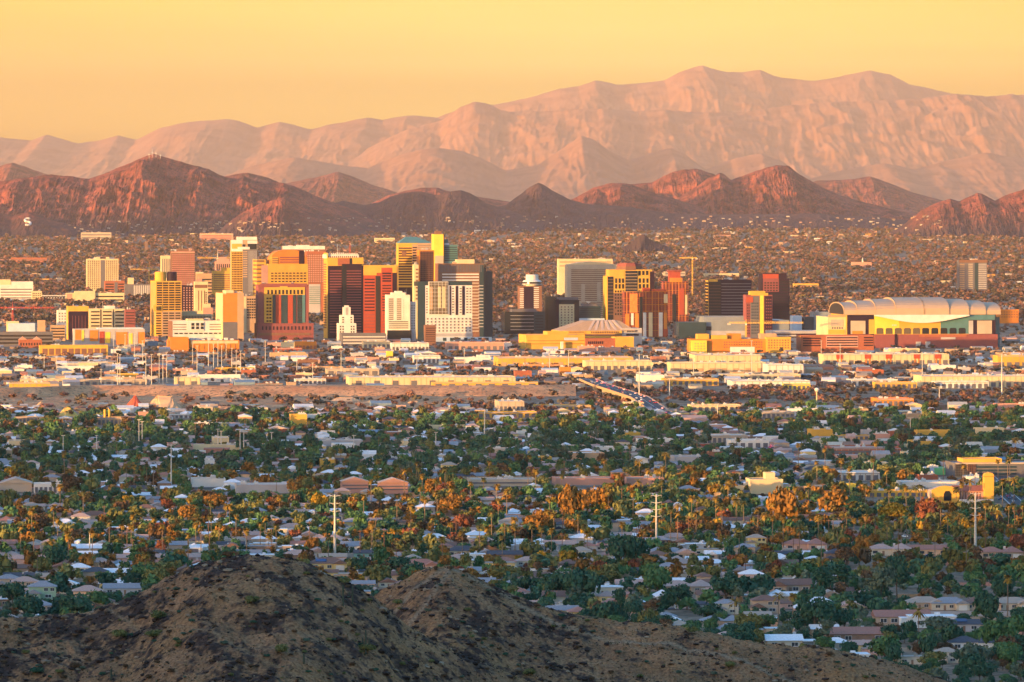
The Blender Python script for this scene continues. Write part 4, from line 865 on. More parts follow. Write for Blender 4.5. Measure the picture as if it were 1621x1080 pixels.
b.vol(661, 747.5, 446, 453, 1, 34, 'glassb', 'attic'); b.P(661, 673, 446, None, 'glassb', pr=.3)
b.G(674, 747, 502.5, 526.5, 12, 5, .42, .5, 'dgrey').P(678, 709.5, 446, 499, 'white', pr=.8).P(679.5, 708.5, 447, 497.5, 'glassg', pr=1.2).P(693, 697.5, 454, 488, 'cream', pr=1.6).P(700, 704.5, 454, 488, 'cream', pr=1.6).P(679.5, 685, 454, 490, 'tan', pr=1.4).V(679.5, 708.5, 447, 497, 5, .06, 'white', pr=1.8, name='mullion').B(679.5, 708.5, 447, 497, 8, .07, 'white', pr=1.7, name='transom')
b.G(674, 677.5, 455, 497, 1, 10, .6, .5, 'dgrey')
for ua in (714, 726, 736.5): b.G(ua, ua + 6, 455, 497, 1, 10, .55, .45, 'dgrey')
b.P(711.5, 714, 453, 499, 'plum', pr=.4).P(721, 725, 453, 499, 'plum', pr=.4).P(731.5, 735.5, 453, 499, 'plum', pr=.4).G(742, 747, 455, 497, 1, 10, .55, .45, 'dgrey').P(673, 748, 528, 533, 'grey', pr=.3).P(673, 778, 534, None, 'blue', pr=1.5)
b.V(698, 776, 535, 540, 7, .5, 'glassb', pr=1.9).done()
b = Bld('apartment_block', 'narrow brown block at the foot of the white gridded hotel', 671, 673, 690, 515, 547, 'brown', 'apartment block', 7, 22); b.B(674, 689, 518, 542, 7, .3, 'plum').done()
# ---- centre
b = Bld('hotel_tower', 'dark hotel tower topped by a round white revolving restaurant', 821, 823, 858, 453, 506, 'brown', 'hotel', 7, 36)
b.B(823, 829, 456, 488, 11, .45, 'white', name='balcony').B(845, 853, 454, 488, 11, .45, 'white', name='balcony').P(829, 845, 454, None, 'plum', pr=.3)
bb = MB(); cx_, cy_ = b.X(844), 16; bb.lathe([(10 * b.s, b.Z(455)), (10 * b.s, b.Z(452)), (15.5 * b.s, b.Z(450.5)), (15.5 * b.s, b.Z(449.5))], W['white'], 28, cx_, cy_); bb.lathe([(15 * b.s, b.Z(449.5)), (15 * b.s, b.Z(446.5))], W['glass'], 28, cx_, cy_); bb.lathe([(15.5 * b.s, b.Z(446.5)), (14 * b.s, b.Z(444.5)), (10 * b.s, b.Z(443)), (10 * b.s, b.Z(436)), (9.4 * b.s, b.Z(435))], W['white'], 28, cx_, cy_); b.mesh(bb, 'rotunda').done()
b = Bld('office_block', 'low dark glass office with thin white floor lines below the round topped hotel', 796, 799, 863, 494, 529, 'glass', 'office', 7, 50)
b.B(808, 845, 497, 525, 5, .14, 'grey', name='floor_band').T(811, 850, 489.5, 494.5, 'dgrey', .1, .8).P(845, 863, 494, None, 'glassb', pr=.3).B(847, 860, 498, 525, 6, .4, 'glass', pr=.5).done()
b = Bld('apartment_tower', 'dark apartment block with a cream windowed inset', 864, 867, 917, 475, 528, 'glass', 'apartment tower', 7, 34)
b.P(885, 909, 482, None, 'cream', pr=.6).G(886, 908, 484, 518, 4, 8, .35, .5, 'brown', pr=.9).vol(864, 880, 469.5, None, 6, 30, 'glass', 'side_wing'); b.T(882, 916, 471, 475.5, 'dgrey', .1, .9).P(880, 885, 474, None, 'plum', pr=.3).done()
b = Bld('office_block', 'low navy block with a white rooftop dish behind the dark apartment block', 914, 916, 951, 485, 520, 'glassb', 'office', 7, 30); b.B(918, 950, 487, 502, 5, .4, 'glass').P(916, 957, 504, None, 'blue', pr=.5).T(922, 945, 481, 485.5, 'dgrey', .1, .8)
bb = MB(); bb.lathe([(.4, b.Z(482)), (.5, b.Z(480)), (3.4, b.Z(479.5)), (3.9, b.Z(477.5))], W['white'], 14, b.X(933), 12); b.mesh(bb, 'dish').done()
b = Bld('hotel_tower', 'big beige slab hotel ruled with rows of narrow balconies', 896, 898, 977, 419, 517, 'beige', 'hotel', 7, 34)
b.B(904, 970, 426, 477, 17, .42, 'brown', name='balcony_row').P(920, 926, 424, 500, 'beige', pr=.4).P(945, 951, 424, 500, 'beige', pr=.4).B(921, 976, 478, 505, 8, .35, 'brown', name='balcony_row')
bb = MB(); N_ = 10; pts = [(b.X(977), b.Z(419.2))] + [(b.X(977 - 79 * k / N_), b.Z(419.2 - 4.5 * math.sin(math.pi * k / N_))) for k in range(1, N_)] + [(b.X(898), b.Z(419.2))]; bb.extr_y(pts, .5, 33, W['cream']); b.mesh(bb, 'curved_roof').done()
b = Bld('office_block', 'long cream block seen behind the top of the big beige slab hotel', 882, 884, 970, 410, 470, 'cream', 'office', 7, 25); b.B(886, 968, 412, 424, 2, .4, 'tan').done()
b = Bld('office_tower', 'dark glass tower framed in yellow stone with a brown octagonal cap', 957.5, 961, 1035, 437, 520, 'gold', 'office tower', 9, 44)
b.vol(965, 1033, 427, 437.2, 3, 40, 'gold', 'tier'); b.P(971.5, 988, 428, 437, 'gold', y=3, pr=.5)
b.P(962, 971, 438, None, 'glass', pr=.4).B(962, 971, 440, 500, 12, .2, 'brown', pr=.7, name='floor_band').P(990, 1009, 429, None, 'glass', y=-.1, pr=.8).B(990, 1009, 431, 465, 7, .18, 'tan', y=-.1, pr=1.1, name='floor_band').G(972.5, 989, 440, 458, 3, 2, .55, .8).G(972.5, 989, 459, 500, 4, 8, .6, .6).G(1010, 1028, 440, 458, 3, 2, .55, .8).G(1010, 1028, 459, 500, 4, 8, .6, .6).G(973, 988, 428.5, 436, 3, 1, .6, .9, y=3).G(1010, 1028, 428.5, 436, 3, 1, .6, .9, y=3).P(1029, 1036, 430, None, 'plum', pr=.9)
b.P(968, 988, 464, None, 'brown', pr=.2)
bb = MB(); pts = [(math.cos(math.pi * (k + .5) / 4), math.sin(math.pi * (k + .5) / 4)) for k in range(8)]; cx_, r_ = b.X(999), 21 * b.s
bb.prism([(cx_ + r_ * p[0] * 1.0, 20 + r_ * p[1] * .8) for p in pts], b.Z(428), b.Z(422), W['brown']); bb.prism([(cx_ + r_ * .93 * p[0], 20 + r_ * .75 * p[1]) for p in pts], b.Z(422), b.Z(418), W['maroon']); bb.prism([(cx_ + r_ * .7 * p[0], 20 + r_ * .6 * p[1]) for p in pts], b.Z(418), b.Z(416.5), W['maroon']); b.mesh(bb, 'cap').done()
# towers under construction
M_net = mat('orange_netting', (0.62, 0.20, 0.05), 0.9, 0.2, 0.3); W['net'] = M_net
def scaffold(label, u0, u1, vt, vb, vclad, strips, net, pens):
    b = Bld('tower_shell', label, u0 - 1, u0, u1, vt, vb, 'plum', 'building site', 7, 26, body=False)
    z0, z1 = 0, b.Z(vt); x1 = b.X(u1); n = max(6, int((vb - vt) / 3.4)); core = MB(); core.box(1.5, x1 - 1.5, 2.5, 24, 0, z1 - 1, W['maroon']); b.mesh(core, 'core')
    for k in range(n + 1):
        z = z1 * k / n; pbox('floor_slab', b.e, 0, x1, 0, 26, z - .35, z + .35, W['red' if k % 3 else 'orange'])
    m = int((u1 - u0) / 5)
    for k in range(m + 1):
        x = x1 * k / m; pbox('column', b.e, max(.1, x - .45), min(x1 - .1, x + .45), -.3, .6, 0, z1, W['orange' if k % 2 else 'brick'])
    for ua, ub, va, vb_, mm in strips: b.P(ua, ub, va, vb_, mm, pr=.9)
    for ua, ub, va, vb_, mm in pens: b.vol(ua, ub, va, vb_, 5, 20, mm, 'lift_core')
    return b
b = scaffold('orange tower shell under construction with white cladding on its lower floors', 987, 1058, 462, 534, 500, [(990, 996, 497, 517, 'orange'), (999, 1003, 496, 515, 'white'), (1005, 1011, 496, 534, 'orange'), (997, 1009, 465, 495, 'net'), (1018, 1023, 495, 533, 'white'), (1027, 1033, 495, 533, 'cream'), (1043, 1049, 495, 533, 'white'), (1051, 1056, 495, 533, 'orange'), (1051, 1057, 466, 480, 'cream'), (1050, 1057, 521, 533, 'red'), (1012, 1017, 470, None, 'glass')], None, [(1019, 1030, 456, 463, 'red'), (1033, 1056, 458, 463, 'red')]); b.done()
b = scaffold('red tower shell under construction with a tall core, behind the orange tower shell', 1049, 1090, 446, 512, 480, [(1064, 1070, 466, 512, 'glass'), (1075, 1083, 457, 498, 'red'), (1084.5, 1088, 467, 498, 'cream'), (1060, 1080, 440, 447, 'orange')], None, [(1060, 1078, 429, 447, 'red'), (1058, 1080, 427.5, 431, 'maroon')]); b.done()
# ---- east
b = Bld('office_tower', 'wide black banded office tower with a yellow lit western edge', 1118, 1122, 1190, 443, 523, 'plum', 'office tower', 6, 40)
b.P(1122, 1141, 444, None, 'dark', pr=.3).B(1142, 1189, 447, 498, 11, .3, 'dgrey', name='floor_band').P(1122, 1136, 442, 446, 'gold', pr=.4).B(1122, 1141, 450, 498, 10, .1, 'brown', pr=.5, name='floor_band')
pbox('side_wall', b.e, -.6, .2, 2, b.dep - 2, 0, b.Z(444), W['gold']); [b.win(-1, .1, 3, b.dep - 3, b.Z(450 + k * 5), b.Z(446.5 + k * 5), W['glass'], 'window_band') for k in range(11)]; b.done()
b = Bld('office_tower', 'black granite tower with a red lit panel near the top', 1199, 1206, 1250, 441, 528, 'plum', 'office tower', 7, 40)
b.vol(1207, 1246, 433, 441.2, 3, 36, 'plum', 'tier'); b.P(1208, 1233, 434, 441, 'red', y=3, pr=.5).P(1208, 1233, 441, 462, 'maroon', pr=.4).G(1209, 1232, 446, 462, 5, 4, .6, .5, 'glass', pr=.7).B(1207, 1249, 463, 520, 14, .35, 'glass').B(1235, 1249, 444, 462, 4, .4, 'glass').done()
b = Bld('apartment_tower', 'slim tower with a grey glass front, yellow fin and red panel', 1177, 1181, 1223, 467, 536, 'maroon', 'apartment tower', 7, 30)
b.P(1188, 1202, 469, None, 'dgrey', pr=.6).G(1189, 1201, 478, 530, 4, 11, .5, .5, 'glassb', pr=.9).P(1203, 1209, 467, 529, 'yellow', pr=1.0).P(1189, 1216, 464, 468, 'gold', pr=1.2).vol(1188, 1212, 461, 467.2, 3, 22, 'gold', 'roof_house'); b.P(1181, 1192, 470, 479, 'red', pr=1.1).G(1182, 1187, 481, 530, 2, 11, .5, .5, 'plum').P(1211, 1222, 469, None, 'plum', pr=.5).G(1212, 1222, 472, 530, 3, 12, .5, .4, 'maroon', pr=.8).done()
b = Bld('arena', 'long low pale grey arena with a stepped roof behind the yellow finned tower', 1070, 1115, 1250, 507, 536, 'slate', 'arena', 7, 110, roof='roofw')  # slate wall: the arena's shade is put into a darker grey
b.vol(1116, 1218, 501.5, 507.2, 15, 100, 'slate', 'roof_step'); b.P(1107, 1126, 517, 523, 'glass', pr=.5).vol(1074, 1117, 510, None, -6, 60, 'glassb', 'side_wing'); b.P(1075, 1096, 514, None, 'glassb', y=-6, pr=.4).P(1126, 1250, 524, 531, 'grey', pr=1).done()
b = Bld('convention_hall', 'long white roofed hall right of the yellow finned tower', 1221, 1223, 1298, 524, 545, 'grey', 'hall', 7, 70, roof='roofw'); b.B(1226, 1296, 527, 536, 2, .4, 'plum').done()
b = Bld('arena', 'yellow walled arena with a ribbed trapezoid roof', 872, 888, 985, 524, 550, 'gold', 'arena', 9, 90, roof='roofw')
bb = MB(); x0_, x1_, z0_, z1_ = b.X(888), b.X(985), b.Z(524), b.Z(508.5); fr = [(x0_ + 0, 0, z0_), (x1_ + 22, 0, z0_), (x1_ + 22, 90, z0_), (x0_, 90, z0_), (b.X(932), 22, z1_), (b.X(985), 22, z1_), (b.X(985), 70, z1_), (b.X(932), 70, z1_)]
bb.add(fr, [(0, 1, 5, 4), (1, 2, 6, 5), (2, 3, 7, 6), (3, 0, 4, 7), (4, 5, 6, 7)], W['tan']); b.mesh(bb, 'roof')
for k in range(6):
    u_ = 931 + k * 10.6; bb = MB(); xa = b.X(u_); bb.add([(xa, 2.0, b.Z(522.5)), (xa + 4.2, 2.0, b.Z(522.5)), (b.X(u_ * .55 + 958 * .45) + 4.2, 22, z1_ + 1.4), (b.X(u_ * .55 + 958 * .45), 22, z1_ + 1.4), (xa, 2.0, b.Z(523.8)), (xa + 4.2, 2.0, b.Z(523.8)), (b.X(u_ * .55 + 958 * .45) + 4.2, 22, z1_ - .5), (b.X(u_ * .55 + 958 * .45), 22, z1_ - .5)], [(0, 1, 2, 3), (0, 3, 7, 4), (1, 5, 6, 2), (0, 4, 5, 1)], W['rooft']); b.mesh(bb, 'roof_rib')
b.P(898, 926, 524, 528.5, 'gold', pr=.6).V(900, 924, 525, 527, 12, .5, 'brown', pr=.9).V(935, 980, 525, 528, 16, .55, 'brown').P(910, 985, 529, 532, 'brown', pr=.3).vol(985, 1017, 520, None, 2, 60, 'grey', 'side_wing'); b.V(993, 1010, 523, 526, 7, .6, 'plum', y=2).P(992, 1012, 529, 532, 'plum', y=2, pr=.4).done()
b = Bld('convention_hall', 'low yellow hall with ribbon windows attached before the ribbed roof arena', 819, 833, 926, 530, 553, 'gold', 'hall', 11, 60, roof='rooft')
b.vol(868, 900, 525, None, 6, 40, 'gold'); b.B(835, 925, 537, 547, 2, .3, 'orange').P(893, 915, 535, 539, 'blue', pr=.5).vol(926, 985, 536, None, -3, 30, 'brick'); b.V(930, 955, 541, 545, 8, .6, 'plum', y=-3).vol(974, 1003, 534, None, -5, 25, 'gold'); b.vol(886, 890, 541, None, -9, -5, 'white', 'pillar'); b.done()
b = Bld('apartment_block', 'orange and yellow row of courtyard apartments below the yellow finned tower', 1091, 1094, 1253, 537, 559, 'orange', 'apartment block', 7, 40)
b.vol(1094, 1118, 539, None, -6, 14, 'yellow'); b.vol(1105, 1123, 529, None, 4, 24, 'gold'); b.vol(1127, 1152, 531, None, 3, 20, 'gold'); b.vol(1155, 1175, 528.5, None, 8, 28, 'orange'); b.vol(1213, 1252, 534, None, -4, 30, 'gold'); b.vol(1206, 1232, 529, None, 10, 34, 'tan')
b.G(1145, 1208, 540, 552, 16, 3, .5, .5, 'brown').G(1215, 1250, 537, 553, 8, 4, .4, .5, 'brown', y=-4).G(1097, 1116, 542, 554, 4, 3, .4, .4, 'tan', y=-6).P(1156, 1195, 549.5, None, 'white', pr=.6).done()
b = Bld('office_tower', 'lone grey tower with pale floor stripes among the trees east of downtown', 1516, 1518, 1563, 412, 463, 'dgrey', 'office tower', 5, 32)
b.B(1519, 1527, 417, 458, 14, .5, 'tan', name='floor_band').B(1533, 1540, 417, 458, 14, .5, 'beige', name='floor_band').B(1549, 1562, 417, 458, 14, .45, 'grey', name='floor_band').P(1518, 1563, 411.5, 416, 'brown', pr=.4).P(1543, 1549, 416, None, 'glassb', pr=.2).done()
b = Bld('office_block', 'orange brick block peeping out behind the east end of the stadium', 1579, 1581, 1613, 490, 512, 'orange', 'office', 5, 30); b.G(1584, 1612, 492, 504, 7, 3, .5, .4, 'brown').done()
b = Bld('office_block', 'grey and navy glass offices left of the stadium', 1262, 1288, 1322, 494, 530, 'slate', 'office', 7, 40); b.vol(1273, 1288, 502, None, -2, 30, 'glassb'); b.vol(1255, 1270, 500, None, 4, 30, 'blue'); b.P(1299, 1320, 500, 512, 'glassb', pr=.4).done()

# ---- stadium with the sliding vaulted roof
b = Bld('stadium', 'huge stadium with a stepped vaulted pale roof and a curved white canopy', 1311, 1340, 1578, 499, 551, 'gold', 'stadium', 6, 150, body=False)
D_, sX, sZ = b.D, b.X, b.Z
bw = MB(); bw.box(0, sX(1578), 0, 150, -1, sZ(499), W['gold']); b.mesh(bw, 'wall')
bw = MB(); bw.box(sX(1311.5) , -.2, 6, 120, -1, sZ(502), W['cream']); b.mesh(bw, 'side_wing'); b.P(1316, 1336, 506, 517, 'beige', y=6, pr=.5); b.V(1317, 1336, 518, 521, 5, .6, 'dgrey', y=6); b.P(1312, 1338, 522, 529, 'gold', y=6, pr=.9); b.P(1312, 1342, 498.5, 502, 'tan', y=6, pr=1.5)
M_vault = mat('roof_vault', (0.37, 0.26, 0.165), 0.7, 0.05, 0.1)
segs = [(1331, 1359, 479.5), (1352, 1389, 477), (1381, 1420, 474.5), (1413, 1460, 472), (1457, 1498, 472), (1493, 1530, 474.5), (1526, 1557, 477), (1552, 1581, 480)]
for i, (ua, ub, vt_) in enumerate(segs):
    bw = MB(); N_ = 16; z0_, hh = sZ(498.5), sZ(vt_) - sZ(498.5); y0, y1 = -2 + abs(3.5 - i) * 1.2, 150
    prof = []
    for k in range(N_ + 1):
        t = math.pi * k / N_; prof.append(((y0 + y1) / 2 - (y1 - y0) / 2 * math.cos(t), z0_ + hh * math.sin(t) ** 0.6))
    xa, xb_ = sX(ua + 6), sX(ub + 6)
    vs = [(xa, y, z) for y, z in prof] + [(xb_, y, z) for y, z in prof]; n = N_ + 1
    fs = [(k, n + k, n + k + 1, k + 1) for k in range(N_)] + [tuple(range(n)), tuple(range(2 * n - 1, n - 1, -1))]
    bw.add(vs, fs, M_vault); pn = bw.build('roof_panel', b.e)
    rb = MB()
    for k in range(N_):
        (ya, za), (yb_, zb_) = prof[k], prof[k + 1]; rb.tube((xa, ya, za + .1), (xa, yb_, zb_ + .1), .3, .3, W['tan'], 5, False)
    rb.build('edge_truss', pn)
bw = MB(); vs = []; N_ = 14
for k in range(N_ + 1): t = math.pi * k / N_; vs.append((sX(1336.6), 75 - 72 * math.cos(t) * .93, sZ(498) + (sZ(481) - sZ(498)) * math.sin(t) ** .75))
bw.add(vs + [(p[0] - .6, p[1], p[2]) for p in vs], [tuple(range(N_, -1, -1)), tuple(range(N_ + 1, 2 * N_ + 2))] , W['dark']); b.mesh(bw, 'end_opening')
b.P(1341, 1384, 499, None, 'plum', pr=.6).P(1346.5, 1370, 508, 529, 'beige', pr=1.0).P(1375.5, 1384, 506, 529, 'gold', pr=.9).P(1349, 1366, 524, 529, 'orange', pr=1.2)
b.P(1535, 1578, 499, None, 'plum', pr=.6).P(1535, 1542, 508, 529, 'grey', pr=1.0).P(1548.5, 1572, 508, 529, 'beige', pr=1.0).P(1535, 1577, 499, 507, 'teal', pr=.8).vol(1578, 1587, 503, None, 12, 120, 'teal', 'side_wing')
b.P(1384, 1424, 499, 529, 'yellow', pr=.4).P(1424, 1490, 512, 529, 'gold', pr=.4).P(1490, 1535, 499, 529, 'teal', pr=.4)  # sunlight on the west half of the front is painted as yellow and gold
bw = MB(); N_ = 24; pts = [(sX(1384), sZ(499)), (sX(1384), sZ(500))]
pts = []
for k in range(N_ + 1): t = k / N_; pts.append((sX(1384 + 151 * t), sZ(500.5 + 11.0 * math.sin(math.pi * t) ** 1.2)))
pts = pts + [(sX(1535), sZ(498.6)), (sX(1384), sZ(498.6))]
bw.extr_y(pts, -7, -.6, W['white']); b.mesh(bw, 'canopy')
for k in range(10):
    ua = 1387.5 + k * 14.6; mm = 'glassg' if k < 5 else 'glass'
    bw = MB(); xa, xb_ = sX(ua), sX(ua + 11); za, zb_ = sZ(529), sZ(519.5); bw.extr_y([(xa, za), (xb_, za), (xb_, zb_ - 1.5), (xb_ - 1.5, zb_), (xa + 1.5, zb_), (xa, zb_ - 1.5)], -1.1, .2, W[mm]); b.mesh(bw, 'arched_window')
b.vol(1384, 1580, 529.5, None, -9, 2, 'maroon', 'brick_base'); b.P(1454, 1530, 530, 533.5, 'brick', y=-9, pr=.4).P(1489, 1512, 534, 537.5, 'grey', y=-9, pr=.8).V(1489, 1512, 534.5, 537.5, 4, .85, 'white', y=-9, pr=1.0).P(1449, 1457, 541, None, 'grey', y=-9, pr=.4).P(1464, 1472, 541, None, 'grey', y=-9, pr=.4).P(1415, 1419, 529, None, 'plum', y=-9, pr=.8)
b.V(1412, 1420, 514, 516, 3, .6, 'white', pr=1.0, name='wall_letter'); b.done()
b = Bld('parking_garage', 'brick parking garage with pale open decks at the west foot of the stadium', 1264, 1268, 1384, 531, 558, 'brick', 'garage', 6, 45, roof='rooft')
b.P(1308, 1359, 532, 550, 'pink', pr=.4).B(1309, 1358, 533, 549, 4, .5, 'plum', pr=.6, name='open_deck').B(1271, 1300, 534, 549, 4, .5, 'plum', name='open_deck').B(1368, 1383, 533, 549, 4, .5, 'plum', name='open_deck').vol(1268, 1300, 532.5, 534, 0, 30, 'gold', 'parapet'); b.done()
# ------------------------------------------------------------------ warehouses and low blocks between river and downtown
def shed(name, label, u0, us, u1, vt, vb, wall, roof='roofw', depth=45, cat='warehouse', gable=False, bands=0, doors=0, units=3, doorm='dgrey', rs=random.Random(5)):
    b = Bld(name, label, u0, us, u1, vt, vb, wall, cat, 5.5, depth, roof=roof)
    x1, zt = b.X(u1), b.Z(vt)
    if gable:
        m = MB(); m.extr_y([(-.8, zt - .2), (x1 + .8, zt - .2), (x1 / 2, zt + .16 * x1)], -.6, b.dep + .6, W[roof]); m.extr_y([(.4, zt - .1), (x1 - .4, zt - .1), (x1 / 2, zt + .15 * x1)], -.75, -.5, W[wall]); b.mesh(m, 'gable_roof')
    if bands: b.B(us + 1, u1 - 1, vt + (vb - vt) * .2, vb - (vb - vt) * .25, bands, .35, 'dgrey')
    if doors == 0 and cat == 'warehouse' and u1 - us > 36: doors = 4 + int((u1 - us) / 16)
    if cat == 'warehouse' and u1 - us > 36:
        for k in range(int((u1 - us) / 9)): xa = x1 * (k + .5) / int((u1 - us) / 9) + rs.uniform(-1, 1); pbox('pilaster', b.e, xa - .25, xa + .25, -.22, .3, 0, zt - .5, W['tan'])
        pbox('fascia', b.e, .2, x1 - .2, -.28, .3, zt - 1.3, zt - .6, W['roofg'])
    for k in range(doors):
        xa = x1 * (k + .5) / doors; wd = min(3.5, x1 / doors * .3); pbox('loading_door', b.e, xa - wd, xa + wd, -.35, .3, .2, min(zt * .65, 5.5), W[doorm])
    if not gable:
        for k in range(units):
            xa = x1 * rs.uniform(.05, .9); ya = b.dep * rs.uniform(.1, .8); m = MB(); m.box(xa, xa + rs.uniform(2, 4), ya, ya + 3, zt - .9, zt + rs.uniform(.6, 1.8), W['steel']); m.box(xa + .4, xa + 1.4, ya + .4, ya + 1.4, zt + .5, zt + 2.1, W['roofw']); b.mesh(m, 'roof_unit')
    return b.done()
S = shed
S('warehouse', 'very long pale yellow warehouse with a row of doors on the north river bank', 552, 553, 816, 597, 610, 'cream', doors=9, depth=60, units=9)
S('warehouse', 'yellow loading annex in front of the east end of the very long river bank warehouse', 683, 684, 852, 605, 613, 'gold', doors=8, depth=14, units=2)
S('canopy_shed', 'white canopy roofed shed behind the river bank warehouse', 516, 517, 600, 584, 594, 'beige', depth=30, doors=6)
S('storage_block', 'tiny bright yellow tower like block among the trees below the red bank tower', 608, 612, 622, 556, 569, 'yellow', depth=12, cat='block', units=1)
S('warehouse', 'flat cream block below the white slab hotel', 574, 575, 618, 541, 551, 'cream', depth=30)
S('warehouse', 'long white roofed open shed below the white gridded hotel', 619, 620, 679, 543, 555, 'white', doors=10, depth=30)
S('warehouse', 'pale grey block with a parapet below the white gridded hotel', 654, 655, 697, 563, 575, 'white', depth=25)
S('warehouse', 'row of orange gabled fronts below the maroon courthouse', 466, 467, 501, 541, 553, 'orange', depth=25, doors=6, doorm='brick')
S('warehouse', 'cream block with a curved parapet beside the orange gabled fronts', 445, 446, 466, 542, 555, 'cream', depth=25)
S('warehouse', 'low red shed in front of the cream curved parapet block', 432, 433, 478, 551, 558, 'red', depth=20, roof='roofw')
S('warehouse', 'low shed with a curved pale roof on the river bank', 466, 467, 516, 600, 608, 'white', depth=25)
S('warehouse', 'long low brown rail shed on the river bank', 404, 405, 448, 607, 612, 'brown', depth=12, roof='rooft')
S('warehouse', 'long yellow distribution warehouse below the yellow arena', 787, 789, 1003, 566, 580, 'gold', depth=70, units=10, doors=12, doorm='tan')
S('warehouse', 'white warehouse overlapping the east end of the long yellow distribution warehouse', 925, 927, 1032, 571, 586, 'cream', depth=40, units=5)
S('storehouse', 'orange gabled storehouse beside low brown sheds', 886, 887, 904, 581, 596, 'orange', gable=False, depth=14, cat='block')
S('storehouse', 'cream gabled house front right of the orange storehouse', 904, 905, 923, 583, 594, 'cream', gable=True, depth=16, cat='block', roof='rooft')
S('warehouse', 'low tan shed row left of the orange storehouse', 822, 823, 886, 577, 585, 'orange', depth=20, roof='rooft')
S('warehouse', 'yellow ended grey ribbed warehouse south of the river bed', 779, 790, 830, 635, 652, 'beige', depth=50, doors=0)
S('warehouse', 'low yellow walled shed below the grey ribbed warehouse', 754, 756, 850, 652, 662, 'gold', depth=25)
S('warehouse', 'long tan shed right of the grey ribbed warehouse', 848, 850, 936, 642, 650, 'gold', depth=40, roof='rooft')
S('storehouse', 'cream gabled shed below the long tan shed', 880, 881, 903, 650, 658, 'cream', gable=True, depth=18, roof='rooft')
S('warehouse', 'long pinkish roofed block below the broad grey tower', 706, 708, 798, 542, 554, 'pink', depth=40, roof='rooft', doors=9)
S('warehouse', 'pink tile roofed block below the ribbed roof arena', 915, 916, 942, 548, 557, 'pink', depth=20, roof='rooft')
S('warehouse', 'wide pink low block right of the pink tile roofed block', 946, 947, 983, 550, 556, 'pink', depth=20, roof='rooft')
S('warehouse', 'big cream warehouse with a tan stripe and raised centre', 1097, 1100, 1204, 562, 578, 'cream', depth=60, units=6)
S('warehouse', 'long cream warehouse in front of the big striped one', 1060, 1062, 1213, 574, 590, 'cream', depth=40, units=8, doors=8, doorm='tan')
S('warehouse', 'cream warehouse continuing east of the long cream warehouse', 1213, 1215, 1272, 577, 593, 'white', depth=45, units=4)
S('warehouse', 'pale blue grey warehouse at the end of the bridge road', 995, 1016, 1052, 594, 609, 'white', depth=60)
S('warehouse', 'orange yellow low warehouse right of the pale blue grey warehouse', 1052, 1054, 1138, 600, 611, 'gold', depth=45, units=6, roof='rooft')
S('warehouse', 'white and bright yellow river side warehouse', 1156, 1159, 1283, 603, 616, 'white', depth=45, units=6)
S('warehouse', 'cream warehouse behind the white and bright yellow river side warehouse', 1142, 1144, 1268, 593, 602, 'cream', depth=40, units=5)
S('warehouse', 'bright yellow painted shed at the east end of the river side warehouse', 1239, 1240, 1283, 607.5, 617, 'yellow', depth=10, units=0)
S('warehouse', 'yellow warehouse with five red door panels below the stadium', 1302, 1304, 1504, 561, 577, 'cream', depth=50, units=8)
bX = KEEP[-1]
for k, ua in enumerate((1324, 1369.5, 1403, 1448, 1482)):
    D_ = bX[4]; e_ = [o for o in COL.objects if o.get('label', '').startswith('yellow warehouse with five')][0]
    s_ = D_ / F; xa = (ua - 1304) * s_; h_ = PZ(561, D_) - gz(D_)
    pbox('door_panel', e_, xa, xa + 10 * s_, -.8, .3, h_ * .55, h_ - .3, W['red']); pbox('door_panel', e_, xa + 1.2 * s_, xa + 3 * s_, -.6, .3, 0, h_ * .55, W['orange']); pbox('door_panel', e_, xa + 7 * s_, xa + 9 * s_, -.6, .3, 0, h_ * .55, W['orange'])
S('warehouse', 'yellow block with a raised end at the east edge below the stadium', 1576, 1580, 1640, 563, 580, 'gold', depth=40, doors=5)
S('warehouse', 'long yellow warehouse at the east edge by the river bed', 1456, 1459, 1640, 595, 613, 'cream', depth=60, units=8)
S('warehouse', 'low pale shed in front of the yellow east edge warehouse', 1478, 1480, 1566, 604, 615, 'white', depth=25, units=4)
S('warehouse', 'pale roofed low warehouse left of the yellow east edge warehouse', 1346, 1348, 1422, 601, 611, 'white', depth=40, units=4)
S('warehouse', 'small yellowish shed in front of the pale roofed low warehouse', 1385, 1386, 1452, 605, 615, 'gold', depth=25, units=3)
S('warehouse', 'tan hall with a yellow western end south of the river bed', 1384, 1389, 1447, 631, 643, 'orange', depth=45, roof='rooft')
S('storehouse', 'small cream gabled barn below the tan hall', 1437, 1438, 1460, 641, 650, 'cream', gable=True, depth=20, roof='rooft')
S('warehouse', 'low tan shed with a yellow end below the small gabled barn', 1432, 1436, 1464, 655, 664, 'tan', depth=30, roof='rooft')
S('warehouse', 'low cream row with a brown fascia south of the river bed', 1092, 1094, 1173, 641, 651, 'cream', depth=30, roof='rooft')
S('warehouse', 'long flat tan shed east of the cream row with a brown fascia', 1204, 1206, 1258, 652, 662, 'beige', depth=30)
S('warehouse', 'pale wall fronted depot with a grey roof', 1118, 1119, 1184, 689, 702, 'beige', depth=40)
S('shop_block', 'white shop block with a pink roof edge below the depot', 1157, 1158, 1218, 697, 710, 'white', depth=35, cat='shop', doors=5)
S('shop_block', 'yellow painted flat shop by the busy street', 1281, 1284, 1318, 680, 694, 'gold', depth=25, cat='shop')
S('warehouse', 'low yellowish row right of the yellow painted flat shop', 1318, 1319, 1376, 689, 696, 'gold', depth=18)
S('shop_block', 'small salmon box on pale legs east of the yellow painted flat shop', 1385, 1386, 1409, 687, 701, 'pink', depth=16, cat='shop')
S('warehouse', 'long low brick school block with a pale roof edge', 1317, 1319, 1427, 709, 722, 'brick', depth=50, roof='rooft', bands=1)
